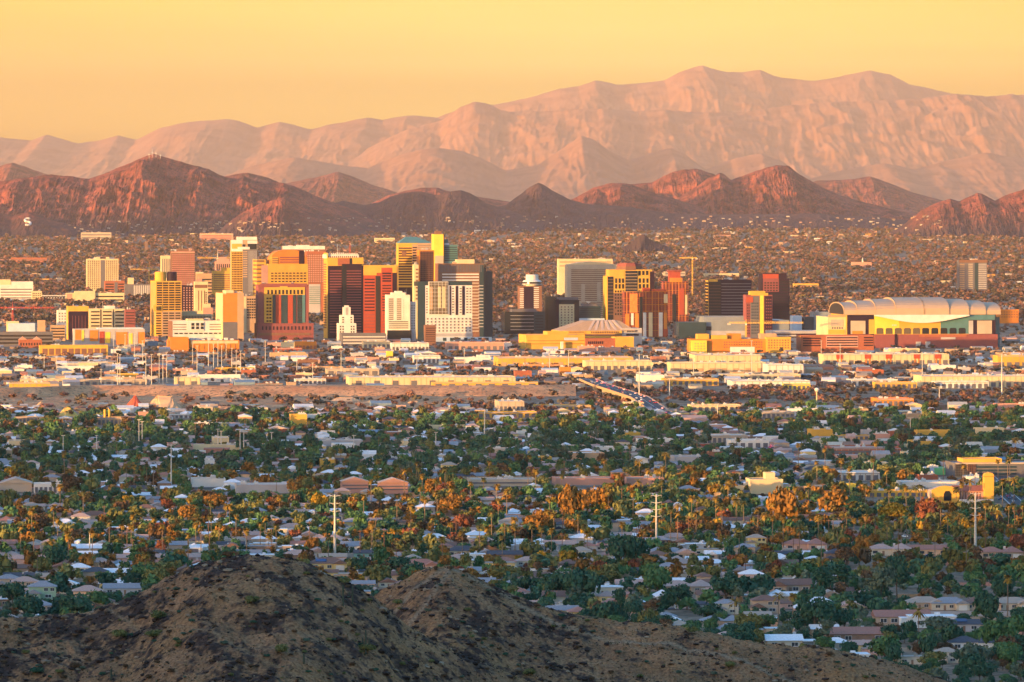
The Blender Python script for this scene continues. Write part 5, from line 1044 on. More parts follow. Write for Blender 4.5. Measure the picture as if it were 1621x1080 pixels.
S('warehouse', 'long white flat roofed store in the eastern shopping strip', 1319, 1321, 1393, 748, 761, 'white', depth=40, doors=6)
S('shop_block', 'bright green painted shop in the eastern shopping strip', 1477, 1479, 1508, 741, 752, 'green', depth=25, cat='shop')
S('shop_block', 'pale teal shop attached to the bright green one', 1466, 1468, 1479, 741, 752, 'blue', depth=25, cat='shop')
S('shop_block', 'flat brick shop below the bright green painted shop', 1456, 1457, 1485, 752, 761, 'brick', depth=25, cat='shop', roof='rooft')
S('shop_block', 'white cube shaped shop beside the yellow church tower', 1530, 1531, 1550, 754, 769, 'white', depth=20, cat='shop')
S('shop_block', 'long cream arcade in front of the shopping strip', 1373, 1375, 1474, 777, 787, 'gold', depth=20, cat='shop', roof='rooft', doors=9)
S('shop_block', 'small bright yellow cube at the west end of the cream arcade', 1341, 1343, 1355, 766, 779, 'yellow', depth=12, cat='shop', units=0)
S('shop_block', 'pale pink roofed strip behind the small bright yellow cube', 1427, 1428, 1520, 763, 772, 'white', depth=30, cat='shop', roof='roofw')
b = Bld('office_block', 'dark unfinished office building with scaffolding and a cream top edge', 1510, 1512, 1640, 733, 756, 'dgrey', 'office', 5.5, 45); b.B(1546, 1610, 737, 753, 3, .5, 'glassb').P(1512, 1640, 732.6, 735, 'beige', pr=.5).P(1512, 1532, 735, None, 'tan', pr=.4).V(1512, 1545, 735, 754, 12, .15, 'brown', pr=.7, name='scaffold_pole').B(1512, 1545, 735, 754, 5, .12, 'brown', pr=.9, name='scaffold_deck').T(1528, 1590, 727, 733.2, 'gold', .2, .8).done()
b = Bld('church', 'yellow mission church with a red roof, arched window and square bell tower', 1473, 1475, 1519, 775, 797, 'gold', 'church', 5.5, 16, body=False)
zt = b.Z(769); x1 = b.X(1519); ze = b.Z(775.5)
m = MB(); m.extr_y([(0, -1), (x1, -1), (x1, ze), (x1 * .72, zt - .6), (x1 * .5, zt), (x1 * .28, zt - .6), (0, ze)], 0, 1.2, W['gold']); b.mesh(m, 'front_wall')
m = MB(); m.extr_y([(.3, -1), (x1 - .3, -1), (x1 - .3, ze - .4), (x1 * .5, zt - 1), (.3, ze - .4)], 1.2, 20, W['rooft']); b.mesh(m, 'entrance_hall')
m = MB(); xa, xb_ = b.X(1494), b.X(1506); za = b.Z(787); m.extr_y([(xa, b.Z(793)), (xb_, b.Z(793)), (xb_, za + 2), (xb_ - 1.2, za + 4.2), (xa + 1.2, za + 4.2), (xa, za + 2)], -.3, .5, W['glass']); b.mesh(m, 'arched_window')
m = MB(); xa, xb_ = b.X(1512), b.X(1562); zr = b.Z(770); zl = b.Z(778); m.box(xa, xb_, 5, 22, -1, zl, W['pink'], False); b.mesh(m, 'nave_wall')
m = MB(); m.add([(xa, 4, zl - .2), (xb_, 4, zl - .2), (xb_, 23, zl - .2), (xa, 23, zl - .2), (xa, 13.5, zr), (xb_, 13.5, zr)], [(0, 1, 5, 4), (2, 3, 4, 5), (1, 2, 5), (3, 0, 4)], W['brick']); b.mesh(m, 'nave_roof')
for k in range(8): pbox('window', b.e, b.X(1521 + k * 4.6), b.X(1522.6 + k * 4.6), 4.7, 5.3, 1.2, zl - .8, W['brown'])
m = MB(); xa, xb_ = b.X(1559.5), b.X(1574.5); zt2 = b.Z(752); m.box(xa, xb_, 1, 1 + (xb_ - xa), -1, zt2, W['gold']); m.box(xa - .3, xb_ + .3, .7, 1.3 + xb_ - xa, zt2 - 1.6, zt2 - 1.1, W['orange']); m.extr_y([(xa, zt2), (xb_, zt2), (xb_ - 1, zt2 + 1), ((xa + xb_) / 2, zt2 + 1.6), (xa + 1, zt2 + 1)], 1.2, .8 + xb_ - xa, W['gold']); b.mesh(m, 'bell_tower')
pbox('porch', b.e, b.X(1519), b.X(1572), -4, .5, 0, b.Z(791), W['white'])
KEEP.append((1473, 1575, 749, 792, b.D))
b = Bld('meeting_hall', 'cream stepped hall with a square lift tower left of the shopping strip', 1187, 1189, 1240, 759, 782, 'cream', 'hall', 5.5, 30); b.vol(1214, 1229, 749, 759.4, 6, 20, 'cream', 'lift_tower'); b.vol(1164, 1190, 770, None, 2, 20, 'cream'); b.vol(1240, 1342, 770, None, 1, 25, 'tan', 'side_wing', 'roofw'); b.V(1242, 1340, 773, 780, 14, .3, 'brown').done()
# west middle ground
S('shop_block', 'white flat block with a pink roof in the shaded western suburb', 302, 304, 357, 758, 771, 'white', depth=25, cat='shop', roof='rooft')
S('shop_block', 'long grey blue shed with a dark shaded side in the western suburb', 373, 375, 460, 767, 781, 'grey', depth=30, cat='shop')
S('shop_block', 'white colonnaded block on the west edge', 52, 54, 98, 766, 781, 'white', depth=25, cat='shop', doors=6)
S('shop_block', 'white gabled hall on the west edge beside the colonnaded block', -2, 0, 50, 765, 779, 'beige', depth=30, cat='hall', gable=True, roof='rooft')
S('shop_block', 'small filling station kiosk with a green canopy edge', 219, 220, 240, 777, 784, 'green', depth=14, cat='shop', units=0)
S('shop_block', 'long yellowish wall fronted depot in the shaded western suburb', 306, 308, 390, 705, 714, 'cream', depth=25, cat='shop', roof='rooft')
S('shop_block', 'square tan block standing alone on the dusty south bank', 458, 460, 486, 656, 673, 'gold', depth=20, cat='block')
S('shop_block', 'long low teal grey shed in the shaded belt', 505, 507, 574, 697, 706, 'grey', depth=30, cat='shop')
S('apartment_block', 'pink roofed two storey apartment block in the dark tree belt', 540, 541, 583, 762, 781, 'pink', depth=16, cat='apartment block', gable=True, roof='rooft', bands=2)
S('apartment_block', 'pink gabled apartment block with palms before it', 598, 600, 646, 764, 782, 'pink', depth=16, cat='apartment block', gable=True, roof='rooft', bands=2)
S('school', 'long low pink roofed school wing in the dark tree belt', 745, 746, 850, 759, 771, 'beige', depth=40, cat='school', roof='rooft', bands=1)
S('school', 'pink roofed school hall right of the long low school wing', 878, 880, 975, 757, 768, 'pink', depth=30, cat='school', roof='rooft')
S('school', 'pale school block at the east end of the pink roofed school hall', 990, 992, 1051, 757, 768, 'pink', depth=30, cat='school', roof='rooft')
S('shop_block', 'low shop with a crimson roof in the dark tree belt', 700, 701, 722, 698, 706, 'red', depth=20, cat='shop', roof='roofw', units=0)
S('shop_block', 'crimson canopied shop near the busy street', 1103, 1104, 1128, 704, 711, 'red', depth=15, cat='shop', units=0)
S('warehouse', 'yellow long shed on the west edge, topmost of the river bank sheds', 30, 32, 120, 600, 608, 'cream', depth=35, units=4)
S('warehouse', 'pale yellow hall with roof vents at the west river bank', 13, 15, 79, 606, 622, 'gold', depth=40, units=5)
S('warehouse', 'white lettered cream block on the west river bank by the tall poles', 276, 277, 317, 597, 611, 'cream', depth=30, units=2, doors=2)
S('warehouse', 'white topped low shed on the north bank, west of the white lettered block', 160, 161, 203, 615, 619, 'white', depth=10, units=1)
S('warehouse', 'long grey shed between the west river bank poles and the yellow long shed', 120, 122, 232, 601, 611, 'beige', depth=30, units=4)
S('warehouse', 'low tan shed at the far west edge below the river bank hall', -12, -10, 22, 621, 630, 'tan', depth=25, units=1)
S('warehouse', 'flat tan works shed with two short chimneys on the dusty bank', 152, 154, 193, 661, 673, 'tan', depth=25, units=0, roof='rooft')
_e = [o for o in COL.objects if o.get('label', '').startswith('flat tan works shed')][0]
for k in (12, 19): bb = MB(); bb.tube((k * .62, 6, 0), (k * .62, 6, 15), 1.2, 1.1, W['gold'], 10); bb.build('chimney', _e)
S('warehouse', 'long flat tan yard building at the west end of the dusty bank', 22, 23, 60, 660, 668, 'tan', depth=20, units=1)
S('warehouse', 'small white office at the foot of the red gravel cone', 190, 191, 216, 644, 651, 'white', depth=12, units=0)
S('warehouse', 'low flat white shed east of the sand heap', 268, 269, 312, 656, 662, 'white', depth=15, units=1)

# random further sheds, labelled from what stands beside them
def fits(u0, u1, vt, vb, D, tol=0.25, fp=None):
    for a, b_, c, d, DD in KEEP:
        if D < DD - 1:
            ou = min(u1, b_) - max(u0, a); ov = min(vb, d) - max(vt, c)
            if ou > 0 and ov > 0 and ou * ov > tol * (u1 - u0) * (vb - vt): return False
    if fp:
        for q in FOOT:
            if fp[0] < q[1] and fp[1] > q[0] and fp[2] < q[3] and fp[3] > q[2]: return False
    return True
def more_sheds():
    rs = random.Random(77); n = 0; tries = 0
    wl = ['white', 'cream', 'cream', 'tan', 'beige', 'pink', 'gold', 'grey', 'brick', 'white', 'brown', 'tan']
    nm = dict(white='white', cream='cream', tan='tan', beige='beige', pink='pink', gold='ochre', grey='grey', brick='brick red', brown='brown', blue='pale blue')
    while n < 190 and tries < 4000:
        tries += 1
        z = rs.random()
        v = rs.uniform(545, 615) if z < .55 else rs.uniform(640, 745)
        if z > .9: v = rs.uniform(470, 545)
        u = rs.uniform(-20, 1640); D = DV(v)
        if 615 < v < 655 and u < 830: continue
        w = rs.choice([rs.uniform(12, 30), rs.uniform(14, 66)]) * (1 if v > 560 else .6); h = rs.uniform(4.5, 9) * (F / D); dep = rs.uniform(14, 40)
        x0 = PX(u, D); x1 = PX(u + w, D)
        fp = (x0 - 3, x1 + 3, D - 3, D + dep + 6)
        if not fits(u, u + w, v - h, v, D, .2, fp): continue
        wa = rs.choice(wl); ga = rs.random() < .18 and w < 35
        ro = rs.choice(['roofw', 'roofg', 'rooft', 'roofw'])
        b = Bld('warehouse', 'x', u, u, u + w, v - h, v, wa, 'warehouse', 5.0, dep, roof=ro, keep=False)
        zt = b.Z(v - h)
        if ga:
            m = MB(); m.extr_y([(-.6, zt - .2), (b.w + .6, zt - .2), (b.w / 2, zt + .14 * b.w)], -.5, b.dep + .5, W[ro]); b.mesh(m, 'gable_roof')
        nd = rs.randint(1, 4)
        for k in range(nd):
            xa = b.w * (k + rs.uniform(.3, .7)) / nd; pbox('loading_door', b.e, xa - 1.6, xa + 1.6, -.3, .3, .1, 3.4, W['dgrey'])
        if not ga:
            for k in range(rs.randint(1, 3)): xa = b.w * rs.uniform(.1, .85); ya = b.dep * rs.uniform(.1, .7); m = MB(); m.box(xa, xa + 2.4, ya, ya + 2.4, zt - .9, zt + 1.2, W['steel']); m.box(xa + .5, xa + 1.5, ya + .5, ya + 1.5, zt + 1.1, zt + 1.6, W['roofw']); b.mesh(m, 'roof_unit')
        adj = ('small ' if w < 25 else 'long ' if w > 50 else '') + nm[wa] + (' gabled' if ga else '')
        AUTO.append([b.e, adj, 'shed', u + w / 2, v - h / 2, D, 'warehouse', 'sheds and low blocks around the river bed']); n += 1
more_sheds()

# ------------------------------------------------------------------ river bed, mounds, bridge, roads
M_bed = rock_mat('river_sand', (0.38, 0.165, 0.075), (0.58, 0.29, 0.135), 0.03, veg=(0.17, 0.12, 0.07))
def sheet(name, label, pts, dz, m, kind='structure', seg=40):
    b = MB(); b.add([(x, y, gz(y) + dz) for x, y in pts], [tuple(range(len(pts)))], m); o = b.build(name); tag(o, label, kind=kind); return o
def bank(uv, h, wd, label):
    """levee: a long embankment with sloping sides along points given as (u, v of its foot)"""
    P_ = [(PX(u, DV(v)), DV(v)) for u, v in uv]; xs_ = np.linspace(P_[0][0], P_[-1][0], 160); yb = np.interp(xs_, [p[0] for p in P_], [p[1] for p in P_])
    rows = [(0, -.5), (.15, h * .2), (.8, h * .85), (1.0, h), (1.25, h), (1.6, h * .4), (2.2, -.5)]
    X = np.tile(xs_, (len(rows), 1)); Y = np.stack([yb + r[0] * wd for r in rows]); Z = np.stack([np.full(len(xs_), r[1]) for r in rows])
    n_ = fbm(X / 25, Y / 9, 17, 4); Z = Z + .5 * n_ * (Z > 0); Y = Y + 5 * fbm(X / 60, Y / 40, 19, 3)
    o = bpy.data.objects.new('embankment', np_mesh('embankment', np.stack([X, Y, Z], -1).reshape(-1, 3), grid_faces(len(rows), len(xs_)), [M_bed])); COL.objects.link(o); tag(o, label, kind='structure')
D1, D2 = DV(663), DV(611)
def bed():
    xs_ = np.arange(PX(-200, D1), PX(900, D2), 5.0); ys_ = np.arange(D1, D2, 5.0); X, Y = np.meshgrid(xs_, ys_)
    Z = 1.1 + 2.0 * fbm(X / 40, Y / 50, 61, 5, .66) + .9 * np.abs(fbm(X / 12, Y / 14, 65, 3))
    edge = D1 + np.interp(X, [PX(-200, D1), PX(500, D1), PX(760, D1), PX(900, D2)], [0, 80, 420, 1200]) + 40 * fbm(X / 120, X * 0, 68, 3)
    Z = np.where(Y < edge, -2.0, Z); Z[0, :] = Z[-1, :] = -2; Z[:, 0] = Z[:, -1] = -2
    o = bpy.data.objects.new('riverbed', np_mesh('riverbed', np.stack([X, Y, Z], -1).reshape(-1, 3), grid_faces(len(ys_), len(xs_)), [M_bed])); COL.objects.link(o); tag(o, 'bare sandy river bed crossing the valley', kind='structure')
bed()
bank([(-60, 634), (60, 631), (140, 628), (260, 629), (420, 629), (600, 629), (760, 629), (860, 628), (912, 627)], 11.5, 44, 'long bare orange levee along the north bank of the river bed')
bank([(-60, 656), (40, 657), (90, 655), (150, 650), (230, 648), (300, 650), (380, 655)], 5.5, 30, 'low dusty terrace on the south side of the river bed')
def cone(u, v, w, h, m, label, name='gravel_heap', sy=1.0, seed=1, ridge=0.0):
    D = DV(v); x = PX(u, D); s = D / F; r = w * s / 2; hh = h * s
    n = 40; V = []; Fq = []
    rs = np.random.RandomState(seed)
    for j, q in enumerate((1.0, .8, .55, .3, .1, .02)):
        for i in range(n):
            a = 2 * math.pi * i / n; k = 1 + .10 * math.sin(3 * a + seed) + .05 * rs.randn()
            V.append((r * q * k * math.cos(a) + ridge * r * (1 if math.cos(a) > 0 else -1) * (1 - q), r * q * k * sy * math.sin(a), hh * (1 - q) ** .92 * (1 + .04 * rs.randn())))
    for j in range(5):
        for i in range(n): Fq.append((j * n + i, j * n + (i + 1) % n, (j + 1) * n + (i + 1) % n, (j + 1) * n + i))
    b = MB(); b.add(V, Fq + [tuple(range(5 * n, 6 * n))], m); o = b.build(name); o.location = (x, D + r * sy, -.3); tag(o, label, 'heap', 'heaps on the dusty river bank'); KEEP.append((u - w / 2, u + w / 2, v - h, v, D))
M_sand = mat('sand_heap_soil', (0.50, 0.31, 0.17), 0.95, 0.15, .2); M_redg = mat('red_gravel', (0.46, 0.09, 0.05), 0.95, 0.12, .2); M_ysand = mat('yellow_sand', (0.62, 0.38, 0.10), 0.95, 0.1, .2)
cone(212, 650, 40, 23, M_redg, 'steep red gravel cone on the river bank', seed=2)
cone(258, 650, 64, 22, M_sand, 'broad tan sand heap right of the red gravel cone', seed=5, ridge=.35)
cone(105, 661, 38, 15, M_ysand, 'bright yellow sand heap with two humps', seed=7, ridge=.2)
cone(64, 644, 20, 9, M_sand, 'small rounded tan heap at the west end of the river bed', seed=8)
for k, (u, v, w, h) in enumerate([(545, 637, 60, 7), (500, 641, 40, 5), (590, 640, 30, 5), (285, 654, 24, 5), (440, 645, 26, 4), (655, 640, 26, 5)]): cone(u, v, w, h, M_sand, ['long low tan heap in the middle of the river bed', 'low tan heap west of the long low one', 'low tan heap east of the long low one', 'little tan heap at the foot of the broad sand heap', 'flat tan heap among the rubble mounds', 'low tan heap near the thorn bushes'][k], seed=20 + k, sy=.8, ridge=.4)
M_asph = mat('asphalt', (0.055, 0.055, 0.06), 0.9, 0.15, .3); M_line = mat('road_paint', (0.7, 0.68, 0.6), 0.8, 0.1, .5); M_kerb = mat('kerb_concrete', (0.38, 0.35, 0.31), 0.9, 0.1, .5)
def road(pts, w, label, lines=True, dz=.5):
    L = []; Rr = []
    for i, (x, y, z) in enumerate(pts):
        a = pts[max(0, i - 1)]; c = pts[min(len(pts) - 1, i + 1)]; d = Vector((c[0] - a[0], c[1] - a[1])).normalized(); nn = Vector((-d.y, d.x)); L.append((x + nn.x * w / 2, y + nn.y * w / 2, z)); Rr.append((x - nn.x * w / 2, y - nn.y * w / 2, z))
    b = MB(); n = len(pts)
    b.add([(p[0], p[1], p[2] + dz) for p in L + Rr], [(n + i, n + i + 1, i + 1, i) for i in range(n - 1)], M_asph)
    def strip(f0, f1, z, m):
        vs = [(l[0] + (r[0] - l[0]) * f, l[1] + (r[1] - l[1]) * f, l[2] + dz + z) for f in (f0, f1) for l, r in zip(L, Rr)]
        b.add(vs, [(n + i, n + i + 1, i + 1, i) for i in range(n - 1)], m)
    if lines: strip(.49, .51, .05, M_line)
    strip(-.06, 0.0, .15, M_kerb); strip(1.0, 1.06, .15, M_kerb)
    o = b.build('road'); tag(o, label, kind='structure'); return o
MAIN = [(PX(u, DV(v)), DV(v)) for u, v in [(930, 613), (950, 622), (980, 632), (1012, 643), (1048, 655), (1090, 668), (1140, 684), (1185, 699), (1245, 722), (1330, 758)]]
def zroad(y): 
    return 9.5 * max(0, min(1, (y - DV(657)) / 250)) * max(0, min(1, (DV(609) - y) / 150 + .6))
road([(x, y, zroad(y)) for x, y in MAIN], 17, 'busy avenue coming over the river bridge')
b_ = empty('bridge', (0, 0, 0)); tag(b_, 'long low road bridge over the river bed with pale lit parapets', 'bridge')
for sd in (-1, 1):
    m = MB()
    for (xa, ya), (xb_, yb_) in zip(MAIN[:4], MAIN[1:5]):
        d = Vector((xb_ - xa, yb_ - ya)).normalized(); nn = Vector((-d.y, d.x)) * 10.0 * sd; za, zb_ = zroad(ya), zroad(yb_)
        vs = []
        for (x, y, z) in ((xa, ya, za), (xb_, yb_, zb_)):
            for q, zz in ((0, -1.6), (.5, -1.6), (.5, 1.0), (0, 1.0)): vs.append((x + nn.x + nn.normalized().x * q * sd, y + nn.y + nn.normalized().y * q * sd, z + zz))
        m.add(vs, [(0, 1, 5, 4), (1, 2, 6, 5), (2, 3, 7, 6), (3, 0, 4, 7), (0, 3, 2, 1), (4, 5, 6, 7)], W['tan'])
    m.build('parapet', b_)
for k in range(7):
    f = k / 6; x = np.interp(f, [0, 1], [MAIN[1][0], MAIN[4][0]]); y = np.interp(f, [0, 1], [MAIN[1][1], MAIN[4][1]]); m = MB(); m.box(x - 8.5, x + 8.5, y - 1, y + 1, -.5, max(.5, zroad(y) - .3), W['conc']); m.build('pier', b_)
KEEP.append((935, 1030, 612, 645, MAIN[5][1]))
LEFT = [(PX(u, DV(v)), DV(v)) for u, v in [(-6, 775), (2, 790), (9, 810), (14, 832), (16, 860)]]
road([(x, y, 0) for x, y in LEFT], 17, 'grey street running away at the west edge')
RIGHT = [(PX(u, DV(v)), DV(v)) for u, v in [(1560, 742), (1585, 765), (1612, 790), (1640, 815)]]
road([(x, y, 0) for x, y in RIGHT], 20, 'wide street by the yellow church')
KEEP.append((1577, 1621, 760, 800, RIGHT[2][1])); KEEP.append((-5, 24, 782, 832, LEFT[3][1]))
for k in range(9):
    y0 = 2560 + k * 330; p = [grid2w(a, y0) for a in (-.1 * y0 - 60, .1 * y0 + 60)]
    road([(p[0][0], p[0][1], 0), (p[1][0], p[1][1], 0)], 10, 'cross street between the house rows, ' + ['nearest', 'second', 'third', 'fourth', 'fifth', 'sixth', 'seventh', 'eighth', 'farthest'][k] + ' from the hills', True, .3)

# ------------------------------------------------------------------ cars
CARS = {'red': (0.45, 0.03, 0.03), 'white': (0.75, 0.75, 0.73), 'silver': (0.45, 0.46, 0.48), 'black': (0.02, 0.02, 0.022), 'blue': (0.05, 0.10, 0.25), 'tan': (0.42, 0.34, 0.22)}
M_tail = mat('tail_lamp', (0.5, 0.02, 0.02), 0.5, 0, emit=((1, .04, .03), 1.2)); M_tyre = mat('tyre', (0.02, 0.02, 0.02), .9, 0); M_cglass = mat('car_glass', (0.03, 0.035, 0.04), .2, 0, spec=.5)
def car_mesh(c, brake):
    p = mat('paint_' + c, CARS[c], .35, .03, spec=.5); b = MB()
    side = [(-2.2, .35), (2.2, .35), (2.25, .85), (1.2, 1.0), (.55, 1.5), (-1.35, 1.5), (-2.1, 1.0), (-2.25, .7)]
    V_ = [(-.88, x, z) for x, z in side] + [(.88, x, z) for x, z in side]; n = 8
    b.add(V_, [(i, (i + 1) % n, n + (i + 1) % n, n + i)[::-1] for i in range(n)] + [tuple(range(n)), tuple(range(2 * n - 1, n - 1, -1))], p)
    b.box(-.895, .895, -1.2, .5, 1.05, 1.4, M_cglass); b.add([(-.75, .62, 1.47), (.75, .62, 1.47), (.75, 1.18, 1.04), (-.75, 1.18, 1.04)], [(0, 1, 2, 3)], M_cglass); b.add([(-.75, -1.42, 1.48), (.75, -1.42, 1.48), (.75, -2.06, 1.06), (-.75, -2.06, 1.06)], [(3, 2, 1, 0)], M_cglass)
    for x in (-.8, .8):
        for y in (-1.4, 1.4): b.tube((x - .12, y, .34), (x + .12, y, .34), .34, .34, M_tyre, 10)
    if brake:
        for x in (-.65, .65): b.box(x - .2, x + .2, -2.31, -2.2, .68, .92, M_tail)
    else:
        for x in (-.65, .65): b.box(x - .2, x + .2, -2.31, -2.2, .68, .92, mat('lamp_glass', (.3, .05, .05), .3, 0))
    return b.mesh('car')
CAR_ME = {(c, k): car_mesh(c, k) for c in CARS for k in (0, 1)}
def cars():
    rs = random.Random(12)
    def put(pts, n, lanes, grp, brake, away=True, noun='car'):
        y0, y1 = pts[0][1], pts[-1][1]
        for k in range(n):
            y = y1 + (y0 - y1) * rs.random(); P_ = sorted(pts, key=lambda p: p[1]); x = float(np.interp(y, [p[1] for p in P_], [p[0] for p in P_])); ln = rs.choice(lanes)
            c = rs.choice(list(CARS)); o = inst('car', CAR_ME[(c, brake if ln > 0 else 0)], None, (x + ln, y, zroad(y) + .52 if pts is MAIN else .52), math.atan2(-(pts[0][0] - pts[-1][0]), pts[0][1] - pts[-1][1]) + (0 if ln > 0 else math.pi))
            AUTO.append([o, c, noun, toU(x + ln, y), toV(1, y), y, 'car', grp])
    put(MAIN, 120, [2, 4.6, 7, -2, -4.6, -7], 'cars on the busy avenue by the river bridge', 1)
    put(LEFT, 16, [3, 6.5, -3, -6.5], 'cars on the street at the west edge', 0)
    put(RIGHT, 30, [3, 6.5, -3, -6.5, 8.8], 'cars on the street by the yellow church', 1)
cars()

def parked():
    rs = random.Random(13)
    for k in range(110):
        y = math.sqrt(rs.uniform(2500 ** 2, 4600 ** 2)); x = rs.uniform(-.095, .095) * y; c = rs.choice(list(CARS))
        q = round((-x * SG + y * CG - 2409) / 92) * 92 + 2409 + rs.choice([-6, 6]); a = x * CG + y * SG; x, y = grid2w(a, q)
        if toV(0, y) > hill_v(toU(x, y)) - 2: continue
        o = inst('car', CAR_ME[(c, 0)], None, (x, y, .52), GRID + math.pi / 2 * rs.choice([1, -1]))
        AUTO.append([o, c + ' parked', 'car', toU(x, y), toV(1, y), y, 'car', 'cars parked along the house streets'])
parked()
# ------------------------------------------------------------------ houses
WALLS = {'cream': (.50, .42, .31), 'tan': (.38, .28, .20), 'white': (.62, .60, .56), 'pink': (.46, .29, .23), 'yellow': (.56, .41, .17), 'grey': (.34, .34, .34), 'teal': (.13, .27, .25), 'brown': (.22, .14, .10), 'peach': (.55, .35, .22), 'green': (.26, .36, .24)}
ROOFS = {'brown': (.17, .095, .07), 'terracotta': (.30, .14, .10), 'grey': (.22, .22, .23), 'white': (.62, .61, .60), 'pinkish': (.38, .25, .20), 'dark': (.065, .065, .075), 'tan': (.32, .25, .19)}
HW = {k: mat('stucco_' + k, c, .9, .07, .6) for k, c in WALLS.items()}
HR = {k: mat('shingle_' + k, c, .85, .16, 1.2) for k, c in ROOFS.items()}
M_hg = mat('house_glass', (.03, .04, .05), .25, .1, .3, .45); M_door = mat('door_paint', (.20, .12, .08), .7, .1, .5); M_gar = mat('garage_paint', (.55, .52, .46), .8, .05, .5)
def house_meshes():
    """variants: (wall mesh, roof mesh, [(part, x0, x1, z0, z1, y)])"""
    out = []
    mw = HW['cream']; mr = HR['brown']
    def gable(b, x0, x1, y0, y1, z, rise, along):
        e = .5
        if along == 'x':
            vs = [(x0 - e, y0 - e, z - .12), (x1 + e, y0 - e, z - .12), (x1 + e, y1 + e, z - .12), (x0 - e, y1 + e, z - .12), (x0 - e, (y0 + y1) / 2, z + rise), (x1 + e, (y0 + y1) / 2, z + rise)]
            b.add(vs, [(0, 1, 5, 4), (2, 3, 4, 5), (1, 2, 5), (3, 0, 4), (3, 2, 1, 0)], mr)
        else:
            vs = [(x0 - e, y0 - e, z - .1), (x1 + e, y0 - e, z - .1), (x1 + e, y1 + e, z - .1), (x0 - e, y1 + e, z - .1), ((x0 + x1) / 2, y0 - e, z + rise), ((x0 + x1) / 2, y1 + e, z + rise)]
            b.add(vs, [(1, 2, 5, 4), (3, 0, 4, 5), (0, 1, 4), (2, 3, 5), (3, 2, 1, 0)], mr)
    def hip(b, x0, x1, y0, y1, z, rise):
        e = .5; q = min((x1 - x0), (y1 - y0)) / 2
        vs = [(x0 - e, y0 - e, z - .14), (x1 + e, y0 - e, z - .14), (x1 + e, y1 + e, z - .14), (x0 - e, y1 + e, z - .14), (x0 + q, (y0 + y1) / 2, z + rise), (x1 - q, (y0 + y1) / 2, z + rise)]
        b.add(vs, [(0, 1, 5, 4), (1, 2, 5), (2, 3, 4, 5), (3, 0, 4), (3, 2, 1, 0)], mr)
    def gw(b, x0, x1, y, z, rise):  # gable end wall triangle
        b.extr_y([(x0, z - .3), (x1, z - .3), ((x0 + x1) / 2, z + rise - .35)], y, y + .3, mw)
    for kind in range(8):
        w = MB(); r = MB(); P = []
        if kind == 0:      # hip ranch with a front gable
            w.box(-8, 8, 0, 10, -.5, 3, mw); w.box(2, 7.5, -3.5, .2, -.5, 2.95, mw); hip(r, -8, 8, 0, 10, 3, 2.3); gable(r, 2, 7.5, -3.5, 5, 3, 1.5, 'y'); gw(w, 2, 7.5, -3.52, 3, 1.5)
            P = [('window', -6.5, -4.5, 1, 2.2, 0), ('window', -.5, 1.2, 1, 2.2, 0), ('door', -3, -2, 0, 2.1, 0), ('garage_door', 3, 6.5, 0, 2.3, -3.5)]
        elif kind == 1:    # long gable ranch
            w.box(-9, 9, 0, 9, -.5, 2.9, mw); gable(r, -9, 9, 0, 9, 2.9, 1.9, 'x')
            for s_ in (-9, 8.7): w.add([(s_, 0, 2.6), (s_, 9, 2.6), (s_, 4.5, 4.5), (s_ + .3, 0, 2.6), (s_ + .3, 9, 2.6), (s_ + .3, 4.5, 4.5)], [(0, 2, 1), (3, 4, 5), (0, 3, 5, 2), (1, 2, 5, 4)], mw)
            P = [('window', -7.5, -5.5, 1, 2.2, 0), ('window', -4, -2, 1, 2.2, 0), ('door', -.5, .5, 0, 2.1, 0), ('window', 5.5, 8, 1, 2.2, 0)]
        elif kind == 2:    # gable end facing
            w.box(-5.5, 5.5, 0, 12, -.5, 3, mw); gable(r, -5.5, 5.5, 0, 12, 3, 2.3, 'y'); gw(w, -5.5, 5.5, -.02, 3, 2.3)
            P = [('window', -4.4, -2.4, 1, 2.3, 0), ('window', 2.2, 4.4, 1, 2.3, 0), ('door', -.5, .6, 0, 2.1, 0)]
        elif kind == 3:    # two storey hip with lower front gable
            w.box(-5.5, 6, 1, 10, -.5, 5.6, mw); w.box(-6.5, -.5, -3, 3, -.5, 2.9, mw); hip(r, -5.5, 6, 1, 10, 5.6, 2.0); gable(r, -6.5, -.5, -3, 4, 2.9, 1.6, 'y'); gw(w, -6.5, -.5, -3.02, 2.9, 1.6)
            P = [('window', 1, 2.6, 3.7, 5, 1), ('window', 3.6, 5.2, 3.7, 5, 1), ('window', 1.5, 4, 1, 2.2, 1), ('garage_door', -5.6, -1.6, 0, 2.2, -3)]
        elif kind == 4:    # flat white roofed
            w.box(-7, 7, 0, 9, -.5, 3.3, mw); w.box(-9.5, -6.8, 2, 8, -.5, 2.7, mw); r.box(-7.25, 7.25, -.25, 9.25, 3.3, 3.55, mr); r.box(-9.7, -7.26, 1.8, 8.2, 2.7, 2.9, mr); r.box(1, 2.6, 4, 5.4, 3.55, 4.4, mr)
            P = [('window', -5, -3, 1, 2.2, 0), ('door', -1, 0, 0, 2.1, 0), ('window', 3, 5, 1, 2.2, 0)]
        elif kind == 5:    # shed wing gable with low carport
            w.box(-7, 4, 0, 8.5, -.5, 2.8, mw); gable(r, -7, 4, 0, 8.5, 2.8, 1.6, 'x'); r.box(4.1, 8.8, -.5, 7, 2.45, 2.65, mr)
            for x_, y_ in ((8.4, -.2), (8.4, 6.6)): w.box(x_, x_ + .2, y_, y_ + .2, -.5, 2.45, mw)
